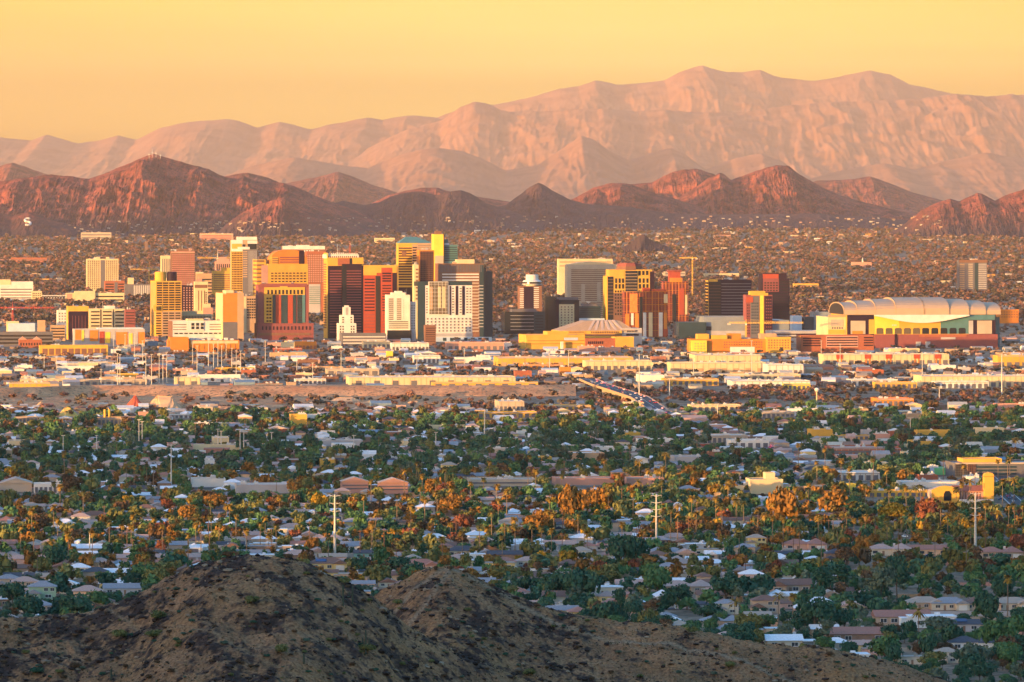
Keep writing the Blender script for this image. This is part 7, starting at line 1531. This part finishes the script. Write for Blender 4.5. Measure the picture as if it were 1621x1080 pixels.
# far buildings: 150 as things, the specks beyond as one mass
bpy.context.view_layer.update()
def mtn_hit(u, v):
    d = Vector(((u - 810.5) / F, 1, -(v - HOR) / F)).normalized(); best = None
    for o in COL.objects:
        if o.name.startswith('mountain'):
            ok, loc, n, i = o.ray_cast(Vector((0, 0, CAMZ)), d)
            if ok and (best is None or loc.y < best.y): best = loc
    return best
def far_buildings():
    rs = random.Random(88)
    for name, u0, u1, vt, vb, wl, label in [('office_block', 316, 369, 370, 383, 'pink', 'long pink office block with a window grid at the foot of the masted peak'), ('office_block', 128, 176, 368, 381, 'beige', 'long pale block below the white letter S hill'), ('office_tower', 229, 234, 383, 400, 'brown', 'lone narrow brown tower among the trees north of downtown'), ('office_block', 593, 625, 377, 386, 'cream', 'cream low block glowing in the trees behind the red bank tower'), ('office_block', 1257, 1296, 449, 458, 'gold', 'low golden block in the trees left of the stadium roof'), ('office_block', 1115, 1170, 433, 441, 'cream', 'cream row of flats behind the wide black banded tower'), ('office_block', 1052, 1085, 430, 442, 'beige', 'pale block of flats under the orange tower crane'), ('church', 1349, 1380, 415, 424, 'pink', 'pink church with a white spire in the far trees'), ('office_block', 18, 74, 408, 416, 'brick', 'low brick block in the far western trees')]:
        b = Bld(name, label, u0, u0, u1, vt, vb, wl, 'office' if name != 'church' else 'church', 4, 25, keep=False)
        if u0 == 316: b.B(319, 366, 372, 379, 3, .4, 'maroon').P(316, 369, 370, 371, 'cream', pr=.5)
        elif name == 'church': m = MB(); xx = b.X(1366); m.tube((xx, 5, 0), (xx, 5, b.Z(413)), 3, 2.4, W['white'], 6); m.tube((xx, 5, b.Z(413)), (xx, 5, b.Z(407)), 2.4, .2, W['white'], 6); b.mesh(m, 'spire')
        elif name == 'office_tower': b.B(u0 + .5, u1 - .5, vt + 1, vb, 7, .4, 'dgrey')
        else: b.B(u0 + 1, u1 - 1, vt + 1.5, vb - 2, 2, .35, 'dgrey')
        b.done()
    wl = ['cream', 'white', 'tan', 'beige', 'gold', 'pink', 'white', 'cream', 'roofw']
    for k in range(150):
        v = rs.uniform(385, 500) if k % 3 else rs.uniform(363, 388); u = rs.uniform(-10, 1630); D = DV(v); w = rs.uniform(5, 34); h = rs.uniform(1.8, 4.5)
        if not fits(u, u + w, v - h, v, D, .2): continue
        wa = rs.choice(wl[:8]); b = Bld('low_block', 'x', u, u, u + w, v - h, v, wa, 'building', 4, 22, keep=False, roof='roofw')
        b.B(u + w * .05, u + w * .95, v - h * .75, v - h * .2, 1, .45, 'dgrey').done()
        AUTO.append([b.e, {'roofw': 'white', 'gold': 'ochre'}.get(wa, wa) + (' long' if w > 20 else ''), 'building', u + w / 2, v - h / 2, D, 'building', 'low buildings far off among the trees'])
    bx = MB(); bx.box(-.5, .5, 0, 1, -.2, 1, W['cream']); V = np.array(bx.v); T = np.array([t_ for f in bx.f for t_ in ((f[0], f[1], f[2]), (f[0], f[2], f[3]))])
    V = V.copy(); rows = []
    r2 = np.random.RandomState(4)
    for _ in range(1000):
        v = r2.uniform(352, 515); u = r2.uniform(-20, 1640)
        if v < 362: v = 362 + r2.rand() * 18
        D = DV(v); c = [(.36, .25, .17), (.36, .30, .24), (.27, .18, .13), (.33, .19, .14), (.24, .20, .18)][r2.randint(5)]
        h = r2.uniform(4, 9) * (1 + max(0, D - 12000) / 20000)
        rows.append((0, PX(u, D), D, gz(D), r2.uniform(-.2, .2), r2.uniform(8, 20), h * .8, *c))
    for _ in range(300):
        u = r2.uniform(100, 1500); p = mtn_hit(u, r2.uniform(343, 366) if u > 480 else r2.uniform(350, 368))
        if p is None or p.z > 235 or p.y > 31000: continue
        c = [(.42, .31, .21), (.45, .40, .34), (.31, .21, .15), (.38, .23, .17)][r2.randint(4)]; rows.append((0, p.x, p.y, p.z - 3, r2.uniform(-.2, .2), r2.uniform(6, 16), r2.uniform(6, 9), *[q * .75 for q in c]))
    o = merge('distant_houses', [(V, T)], rows, [attr_mat('distant_wall', .5, .85, .1)], r2); tag(o, 'countless tiny pale houses scattered through the far suburbs', kind='stuff')
far_buildings()


# ------------------------------------------------------------------ poles, cranes, masts, small things
M_pole = mat('pole_steel', (.46, .42, .36), .7, .05, .5); M_wood = mat('pole_wood', (.16, .085, .055), .95, .15, 1.0)
def steel_pole(u, vt, vb, arms, label, r=.75):
    D = DV(vb); h = PZ(vt, D); t = empty('power_pole', (PX(u, D), D, 0)); tag(t, label, 'power pole', 'tall steel power poles')
    m = MB(); m.tube((0, 0, -1), (0, 0, h), r, r * .45, M_pole, 10); m.build('pole', t)
    for k in range(arms):
        z = h * (.97 - .12 * k)
        for sd in (-1, 1):
            m = MB(); m.tube((0, 0, z), (sd * 3.2, 0, z + .7), .22, .14, M_pole, 6); a = m.build('crossarm', t)
            m = MB(); m.lathe([(.05, -1.5), (.2, -1.4), (.2, -.2), (.06, 0)], W['dgrey'], 8, sd * 3.1, 0); i_ = m.build('insulator', a); i_.location = (0, 0, z + .6)
steel_pole(530, 783, 884, 3, 'tall pale steel power pole behind the ochre gabled house', .9)
steel_pole(1039, 783, 874, 4, 'tall pale steel power pole with four crossarms in the lit grove', .8)
steel_pole(1544, 780, 874, 4, 'tall pale steel power pole below the yellow church tower', .9)
steel_pole(271, 703, 775, 1, 'slim grey steel pole in the dark western tree belt', .6)
steel_pole(767, 648, 697, 1, 'white antenna pole rising from the dark central tree belt', .7)
steel_pole(1012, 560, 640, 1, 'tall slim pole standing by the bridge approach', .8)
steel_pole(1586, 560, 628, 1, 'tall tan pole in front of the east edge warehouses', .9)
steel_pole(142, 843, 880, 0, 'bare grey pole in front of the west terrace row', .5)
steel_pole(1487, 612, 637, 1, 'short pale pole with a box head by the river scrub', .7)
steel_pole(1441, 661, 692, 1, 'floodlight pole above the small salmon box', .5)
def water_tower(u, vt, vb, label):
    D = DV(vb); h = PZ(vt, D); t = empty('water_tower', (PX(u, D), D, 0)); tag(t, label, 'water tower'); m = MB(); m.tube((0, 0, -1), (0, 0, h - 3), .8, .6, W['cream'], 10); m.build('stem', t)
    m = MB(); m.lathe([(.5, h - 4.5), (1.8, h - 3.6), (2.5, h - 2), (2.2, h - .6), (.8, h)], W['white'], 14); m.build('tank', t)
water_tower(1293, 614, 638, 'small white ball topped water tower by the river scrub')
def woodpoles():
    rs = random.Random(21)
    L = [(201, 838, 880), (165, 800, 832), (430, 835, 880), (490, 825, 868), (608, 830, 882), (722, 812, 865), (799, 805, 872), (1008, 835, 880), (1180, 880, 915), (1256, 850, 892), (1422, 830, 882), (1215, 850, 885), (570, 838, 884), (890, 845, 885), (1090, 815, 860), (1340, 800, 850), (1130, 700, 735), (330, 820, 860)]
    for k in range(30): u = rs.uniform(10, 1610); v = rs.uniform(690, 900); L.append((u, v - rs.uniform(26, 40), v))
    for u, vt, vb in L:
        D = DV(vb); h = min(17, PZ(vt, D))
        if vb > hill_v(u) + 14: continue
        t = empty('utility_pole', (PX(u, D), D, 0)); m = MB(); m.tube((0, 0, -.5), (0, 0, h), .24, .17, M_wood, 7); m.build('pole', t)
        m = MB(); m.box(-1.4, 1.4, -.1, .1, h - 1.2, h - .95, M_wood); c_ = m.build('crossarm', t)
        for x in (-1.2, -.5, .5, 1.2): m = MB(); m.lathe([(.1, h - .95), (.13, h - .75), (.05, h - .6)], W['dgrey'], 6, x, 0); m.build('insulator', c_)
        AUTO.append([t, ('tall ' if h > 13.5 else '') + 'brown wooden', 'utility pole', u, (vt + vb) / 2, D, 'utility pole', 'wooden utility poles'])
    P2 = [(226, 540, 578), (231, 560, 612), (240, 562, 612), (252, 560, 606), (258, 562, 610), (264, 558, 606), (180, 532, 560), (198, 530, 558), (206, 528, 560), (213, 530, 562), (305, 545, 580), (312, 548, 590), (330, 540, 582), (338, 545, 585), (345, 540, 586), (351, 548, 590), (358, 545, 575), (367, 552, 590), (374, 556, 598), (381, 556, 596), (186, 560, 614), (190, 562, 612), (70, 562, 590), (90, 565, 592), (160, 585, 612), (1010, 590, 620), (1060, 600, 632), (1136, 640, 668), (660, 560, 590), (735, 552, 582), (540, 556, 596), (470, 560, 592), (495, 575, 610), (420, 540, 580), (1460, 560, 600), (1330, 545, 580), (1300, 540, 572), (1190, 540, 590), (1098, 570, 600), (870, 560, 590), (900, 555, 585), (345, 680, 712), (350, 683, 712), (380, 680, 715), (386, 682, 715), (430, 685, 712), (220, 665, 705), (225, 668, 705), (100, 690, 720), (153, 690, 722), (560, 690, 720), (690, 685, 715)]
    for u, vt, vb in P2:
        D = DV(vb); h = PZ(vt, D); t = empty('light_pole', (PX(u, D), D, gz(D))); m = MB(); m.tube((0, 0, -1), (0, 0, h - gz(D)), .55, .3, M_pole, 6); m.build('pole', t)
        m = MB(); zt = h - gz(D); m.box(-1.6, 1.6, -.3, .3, zt, zt + .5, M_pole); m.build('lamp_head', t)
        AUTO.append([t, ('tall ' if h > 38 else '') + 'thin pale', 'light pole', u, (vt + vb) / 2, D, 'light pole', 'thin tall light poles'])
woodpoles()
def crane(label, um, vt, vb, uj0, uj1, vj, m_, sc=1.0):
    D = DV(vb); s = D / F; x = PX(um, D); z0 = gz(D); zj = PZ(vj, D) - z0; t = empty('tower_crane', (x, D, z0)); tag(t, label, 'crane')
    def lattice(name, p0, p1, w, n):
        b = MB(); p0, p1 = Vector(p0), Vector(p1); d = (p1 - p0) / n; a = Vector((0, w, 0)); c = Vector((0, 0, w)) if abs(d.x) > abs(d.z) else Vector((w, 0, 0))
        q = [a * .5 + c * .5, a * -.5 + c * .5, a * -.5 - c * .5, a * .5 - c * .5]
        for k in q: b.tube(p0 + k, p1 + k, .32 * sc, .32 * sc, m_, 4, False)
        for i in range(n):
            for j in range(4): b.tube(p0 + d * i + q[j], p0 + d * (i + 1) + q[(j + 1) % 4], .2 * sc, .2 * sc, m_, 4, False)
        return b.build(name, t)
    lattice('mast', (0, 0, 0), (0, 0, zj), 2.2, 14); lattice('jib', ((uj0 - um) * s, 0, zj + 1), ((uj1 - um) * s, 0, zj + 1), 1.8, 16)
    zt = PZ(vt, D) - z0; m = MB(); m.tube((0, 0, zj), (0, 0, zt), .7, .25, m_, 5); far_ = uj0 if abs(uj0 - um) > abs(uj1 - um) else uj1; m.tube((0, 0, zt), ((far_ - um) * s * .6, 0, zj + 2), .15, .15, m_, 4); m.build('apex', t)
    near_ = uj1 if far_ == uj0 else uj0; m = MB(); xc = (near_ - um) * s; m.box(xc - 2.5, xc + 2.5, -1, 1, zj - 2.5, zj + .3, W['conc']); m.build('counterweight', t); m = MB(); m.box(-1.3, 1.3, -2.6, -1.1, zj - 2.6, zj - .2, W['white']); m.build('cab', t)
crane('red tower crane over the trees at the west edge', 20, 478, 512, -20, 86, 488, W['redsteel'])
crane('yellow tower crane left of the cream ribbed tower', 236, 416, 460, 206, 252, 427, W['ysteel'])
crane('yellow crane whose jib crosses behind the spired hotel', 344, 402, 455, 312, 366, 409, W['ysteel'])
crane('orange tower crane above the red tower shell', 1096, 405, 470, 1075, 1103, 409, W['ysteel'], 1.4)
crane('pale crane jib stretched across the yellow finned tower', 1181, 506, 552, 1154, 1272, 512, W['ysteel'])
M_mast = mat('mast_red', (.4, .2, .15), .7, 0)
def on_mountain(u, v0):
    dg = bpy.context.evaluated_depsgraph_get(); d = Vector(((u - 810.5) / F, 1, -(v0 - HOR) / F)).normalized()
    ok, loc, n, i, ob, mt = SC.ray_cast(dg, Vector((0, 0, CAMZ)), d, distance=60000)
    return loc if ok else None
_TERR = []
bpy.context.view_layer.update()
for k, (u, v, h, lb) in enumerate([(236, 249, 26, 'thin mast on the western shoulder of the peak'), (241, 247, 34, 'tallest radio mast on the peak'), (247, 247, 28, 'stout radio mast in the middle of the peak'), (254, 249, 18, 'short mast on the eastern shoulder of the peak')]):
    p = mtn_hit(u, v + 2)
    if p is None: continue
    t = empty('radio_mast', p); tag(t, lb, 'mast', 'radio masts on the peak'); m = MB(); m.tube((0, 0, -6), (0, 0, h), 1.1, .5, W['steel'], 5); m.build('mast', t); m = MB(); m.lathe([(2.4, h * .55), (2.4, h * .55 + 3)], W['white'], 10); m.build('drum_antenna', t)
def letter_s():
    # a letter S of whitewashed stones laid on the slope
    pts = []; N = 40
    for k in range(N):
        t = k / (N - 1)
        if t < .5: a = math.radians(50 + 220 * (t / .5)); pts.append((.5 * math.cos(a), .5 + .5 * math.sin(a)))
        else: a = math.radians(90 - 220 * ((t - .5) / .5)); pts.append((.5 * math.cos(a), -.5 + .5 * math.sin(a)))
    b = MB(); P = []
    for (px, pz) in pts:
        q = mtn_hit(44 + px * 9, 352 - pz * 5.2)
        if q: P.append(q)
    for p, q in zip(P, P[1:]):
        if (q - p).length < 160: b.tube(p + Vector((0, -2, 2)), q + Vector((0, -2, 2)), 4.6, 4.6, W['white'], 6)
    o = b.build('hillside_letter'); tag(o, 'white letter S laid out in stones on the low red foothill', 'hillside letter')
letter_s()
# a small wind wheel among the trees at the hill foot
D = DV(935); t = empty('windmill', (PX(905, D), D, 0)); tag(t, 'small farm wind wheel above the dark trees behind the knoll', 'windmill'); m = MB()
h = PZ(911, D)
for sx in (-1, 1):
    for sy in (-1, 1): m.tube((sx * 1.2, sy * 1.2, 0), (sx * .15, sy * .15, h), .12, .08, W['steel'], 5)
for k in range(5): z = h * k / 5; w_ = 1.2 * (1 - k / 5.6); m.tube((-w_, -w_, z), (w_, -w_, z + .1), .06, .06, W['steel'], 4); m.tube((-w_, w_, z), (w_, w_, z + .1), .06, .06, W['steel'], 4)
m.build('tower', t); m = MB()
for k in range(16):
    a = 2 * math.pi * k / 16; c_, s__ = math.cos(a), math.sin(a); vs = [(c_ * r_ - s__ * w_, -.6 + .12 * (1 if w_ > 0 else -1), h + s__ * r_ + c_ * w_) for r_, w_ in ((.6, -.1), (2.1, -.32), (2.1, .32), (.6, .1))]
    m.add(vs + [(x, y + .05, z) for x, y, z in vs], [(0, 1, 2, 3), (7, 6, 5, 4), (0, 4, 5, 1), (2, 6, 7, 3)], W['white'])
m.tube((0, -.8, h), (0, -.3, h), .35, .35, M_redg, 8); m.build('wheel', t); m = MB(); m.box(-.06, .06, -.3, 2.2, h - .1, h + .1, W['steel']); m.box(-.05, .05, 1.6, 3.2, h - .6, h + .7, M_redg); m.build('tail_vane', t)
# boundary wall and lawn of the nearest houses
D = DV(975); t = MB(); t.box(PX(1452, D), PX(1650, D), D - .2, D + .2, -.5, 2.3, W['grey']); o = t.build('wall'); tag(o, 'pale grey boundary wall in front of the gabled house row', 'boundary wall', kind='thing')
M_lawn = rock_mat('lawn_turf', (.045, .09, .025), (.08, .14, .035), .3)
D0, D9 = DV(966), DV(938); sheet('lawn', 'bright green lawn between the dark trees and the pink roofed house', [(PX(1000, D0), D0), (PX(1050, D0), D0), (PX(1050, D9), D9), (PX(1005, D9), D9)], .3, M_lawn)
D0, D9 = DV(992), DV(977); sheet('bare_lot', 'strip of bare tan ground below the boundary wall', [(PX(1445, D0), D0), (PX(1660, D0), D0), (PX(1660, D9), D9), (PX(1445, D9), D9)], .3, M_bed)

# ------------------------------------------------------------------ labels for the repeats: from look, neighbour and order
LAND = []
for o in COL.objects:
    lb = o.get('label')
    if lb and o.type == 'EMPTY' and lb != 'x' and o.get('category') and not o.get('group', '').startswith(('saguaro',)):
        LAND.append((o, lb))
SHORT = [('ochre gabled house', 520, 890), ('teal house', 582, 878), ('pale green two storey house', 66, 935), ('peach two storey house', 138, 942), ('long grey roofed house', 198, 930), ('rocky hilltop', 400, 885), ('small rocky knoll', 705, 905), ('wind wheel', 905, 915), ('long white flat house', 955, 938), ('green lawn', 1030, 955), ('yellow square house', 1198, 856), ('white metal roofed house', 1250, 1015), ('cream adobe house', 1446, 1040), ('grey boundary wall', 1540, 972), ('yellow church', 1520, 780), ('church tower', 1567, 765), ('cream stepped hall', 1212, 768), ('green painted shop', 1490, 745), ('unfinished office building', 1570, 742), ('long brick school', 1370, 715), ('white flat roofed store', 1356, 752), ('pink school wing', 800, 764), ('pale school block', 1020, 762), ('pink apartment block', 590, 770), ('white colonnaded block', 75, 772), ('filling station kiosk', 230, 778), ('pink roofed white block', 330, 765), ('grey blue shed', 417, 773), ('west edge street', 14, 810), ('terrace row', 180, 885), ('steel pole by the ochre house', 530, 830), ('steel pole in the grove', 1039, 830), ('steel pole below the church', 1544, 830), ('slim grey steel pole', 271, 740), ('white antenna pole', 767, 672), ('river bridge', 975, 630), ('red gravel cone', 212, 638), ('tan sand heap', 258, 640), ('yellow sand heap', 105, 652), ('chimneyed works shed', 172, 666), ('square tan block', 472, 664), ('grey ribbed warehouse', 805, 643), ('tan hall', 1415, 637), ('yellow flat shop', 1300, 686), ('depot', 1150, 695), ('long river bank warehouse', 680, 603), ('yellow distribution warehouse', 890, 572), ('big striped warehouse', 1150, 570), ('red panelled warehouse', 1404, 568), ('river side warehouse', 1220, 610), ('east edge warehouse', 1550, 605), ('water tower', 1293, 626), ('stadium', 1450, 510), ('yellow arena', 930, 535), ('arcaded hall', 115, 555), ('orange brick block', 325, 548), ('patchwork front building', 170, 535), ('maroon courthouse', 450, 500), ('art deco tower', 550, 520), ('white slab hotel', 632, 500), ('white gridded hotel', 710, 490), ('round topped hotel', 842, 460), ('beige slab hotel', 940, 460), ('black banded tower', 1155, 470), ('black granite tower', 1227, 470), ('lone grey tower', 1540, 440), ('twin winged tower', 162, 435), ('pyramid roofed tower', 655, 410), ('gold domed tower', 262, 480), ('red bank tower', 600, 470), ('white hospital', 25, 463), ('masted peak', 243, 300), ('letter S', 44, 352), ('park hill', 700, 330), ('red butte', 1240, 300), ('jagged east hills', 1510, 345), ('tiny red knoll', 1020, 380), ('white lettered block', 296, 604), ('river scrub', 1180, 630), ('footpath', 900, 975), ('saguaro pair', 550, 940), ('two armed saguaro', 186, 935), ('hill bottom edge', 300, 1065), ('west foot of the hill', 30, 1030), ('dip between the hills', 600, 960), ('east slope of the hill', 1150, 1040), ('middle of the slope', 700, 1040), ('bottom of the dip', 900, 1060)]
HILLM = ('rocky hilltop', 'small rocky knoll', 'footpath', 'saguaro pair', 'two armed saguaro', 'hill bottom edge', 'west foot of the hill', 'dip between the hills', 'east slope of the hill', 'middle of the slope', 'bottom of the dip')
ORD = ['', 'first', 'second', 'third', 'fourth', 'fifth', 'sixth', 'seventh', 'eighth', 'ninth', 'tenth']
NUM = ['', 'one', 'two', 'three', 'four', 'five', 'six', 'seven', 'eight', 'nine', 'ten', 'eleven', 'twelve', 'thirteen', 'fourteen']
def label_all():
    G = {}
    for it in AUTO:
        o, adj, noun, u, v, D, cat, grp = it
        hill_item = noun in ('desert shrub',)
        best = min((s for s in SHORT if (s[0] in HILLM) == hill_item or (s[0] in ('rocky hilltop', 'small rocky knoll') and not hill_item and D < 3400)), key=lambda s: (s[1] - u) ** 2 + ((s[2] - v) * 2.2) ** 2)
        dx, dy = u - best[1], v - best[2]
        rel = ('right of' if dx > 0 else 'left of') if abs(dx) > 2.0 * abs(dy) else ('below' if dy > 0 else 'above')
        if math.hypot(dx, dy) < 9: rel = 'beside'
        G.setdefault((adj, noun, rel, best[0]), []).append(it)
    for (adj, noun, rel, lm), L in G.items():
        L.sort(key=lambda q: q[3]); n = len(L)
        for i, it in enumerate(L):
            core = f'{adj} {noun} {rel} the {lm}'
            if n == 1: lab = core
            elif n == 2: lab = ('left' if i == 0 else 'right') + f' one of two {adj} {noun}s {rel} the {lm}'
            elif n <= 14:
                pos = 'leftmost' if i == 0 else 'rightmost' if i == n - 1 else (ORD[i + 1] + ' from left' if i < 10 else ORD[n - i] + ' from right')
                lab = f'{pos} of {NUM[n]} {adj} {noun}s {rel} the {lm}'
            else: lab = core
            w = lab.split()
            tag(it[0], ' '.join(w[:16]), it[6], it[7], 'thing')
label_all()

# ------------------------------------------------------------------ the air
hz = MB(); M_haze = bpy.data.materials.new('haze'); M_haze.use_nodes = True; nt = M_haze.node_tree
for n_ in list(nt.nodes): nt.nodes.remove(n_)
out = nt.nodes.new('ShaderNodeOutputMaterial'); pv = nt.nodes.new('ShaderNodeVolumePrincipled')
pv.inputs['Color'].default_value = (0.92, 0.72, 0.57, 1); pv.inputs['Density'].default_value = 0.6e-5; pv.inputs['Anisotropy'].default_value = -0.05
nt.links.new(pv.outputs[0], out.inputs['Volume'])
hz.box(-12500, 12500, -8800, 99500, -30, 2900, M_haze); o = hz.build('haze'); tag(o, 'thin warm dusty air over the whole valley', kind='stuff')
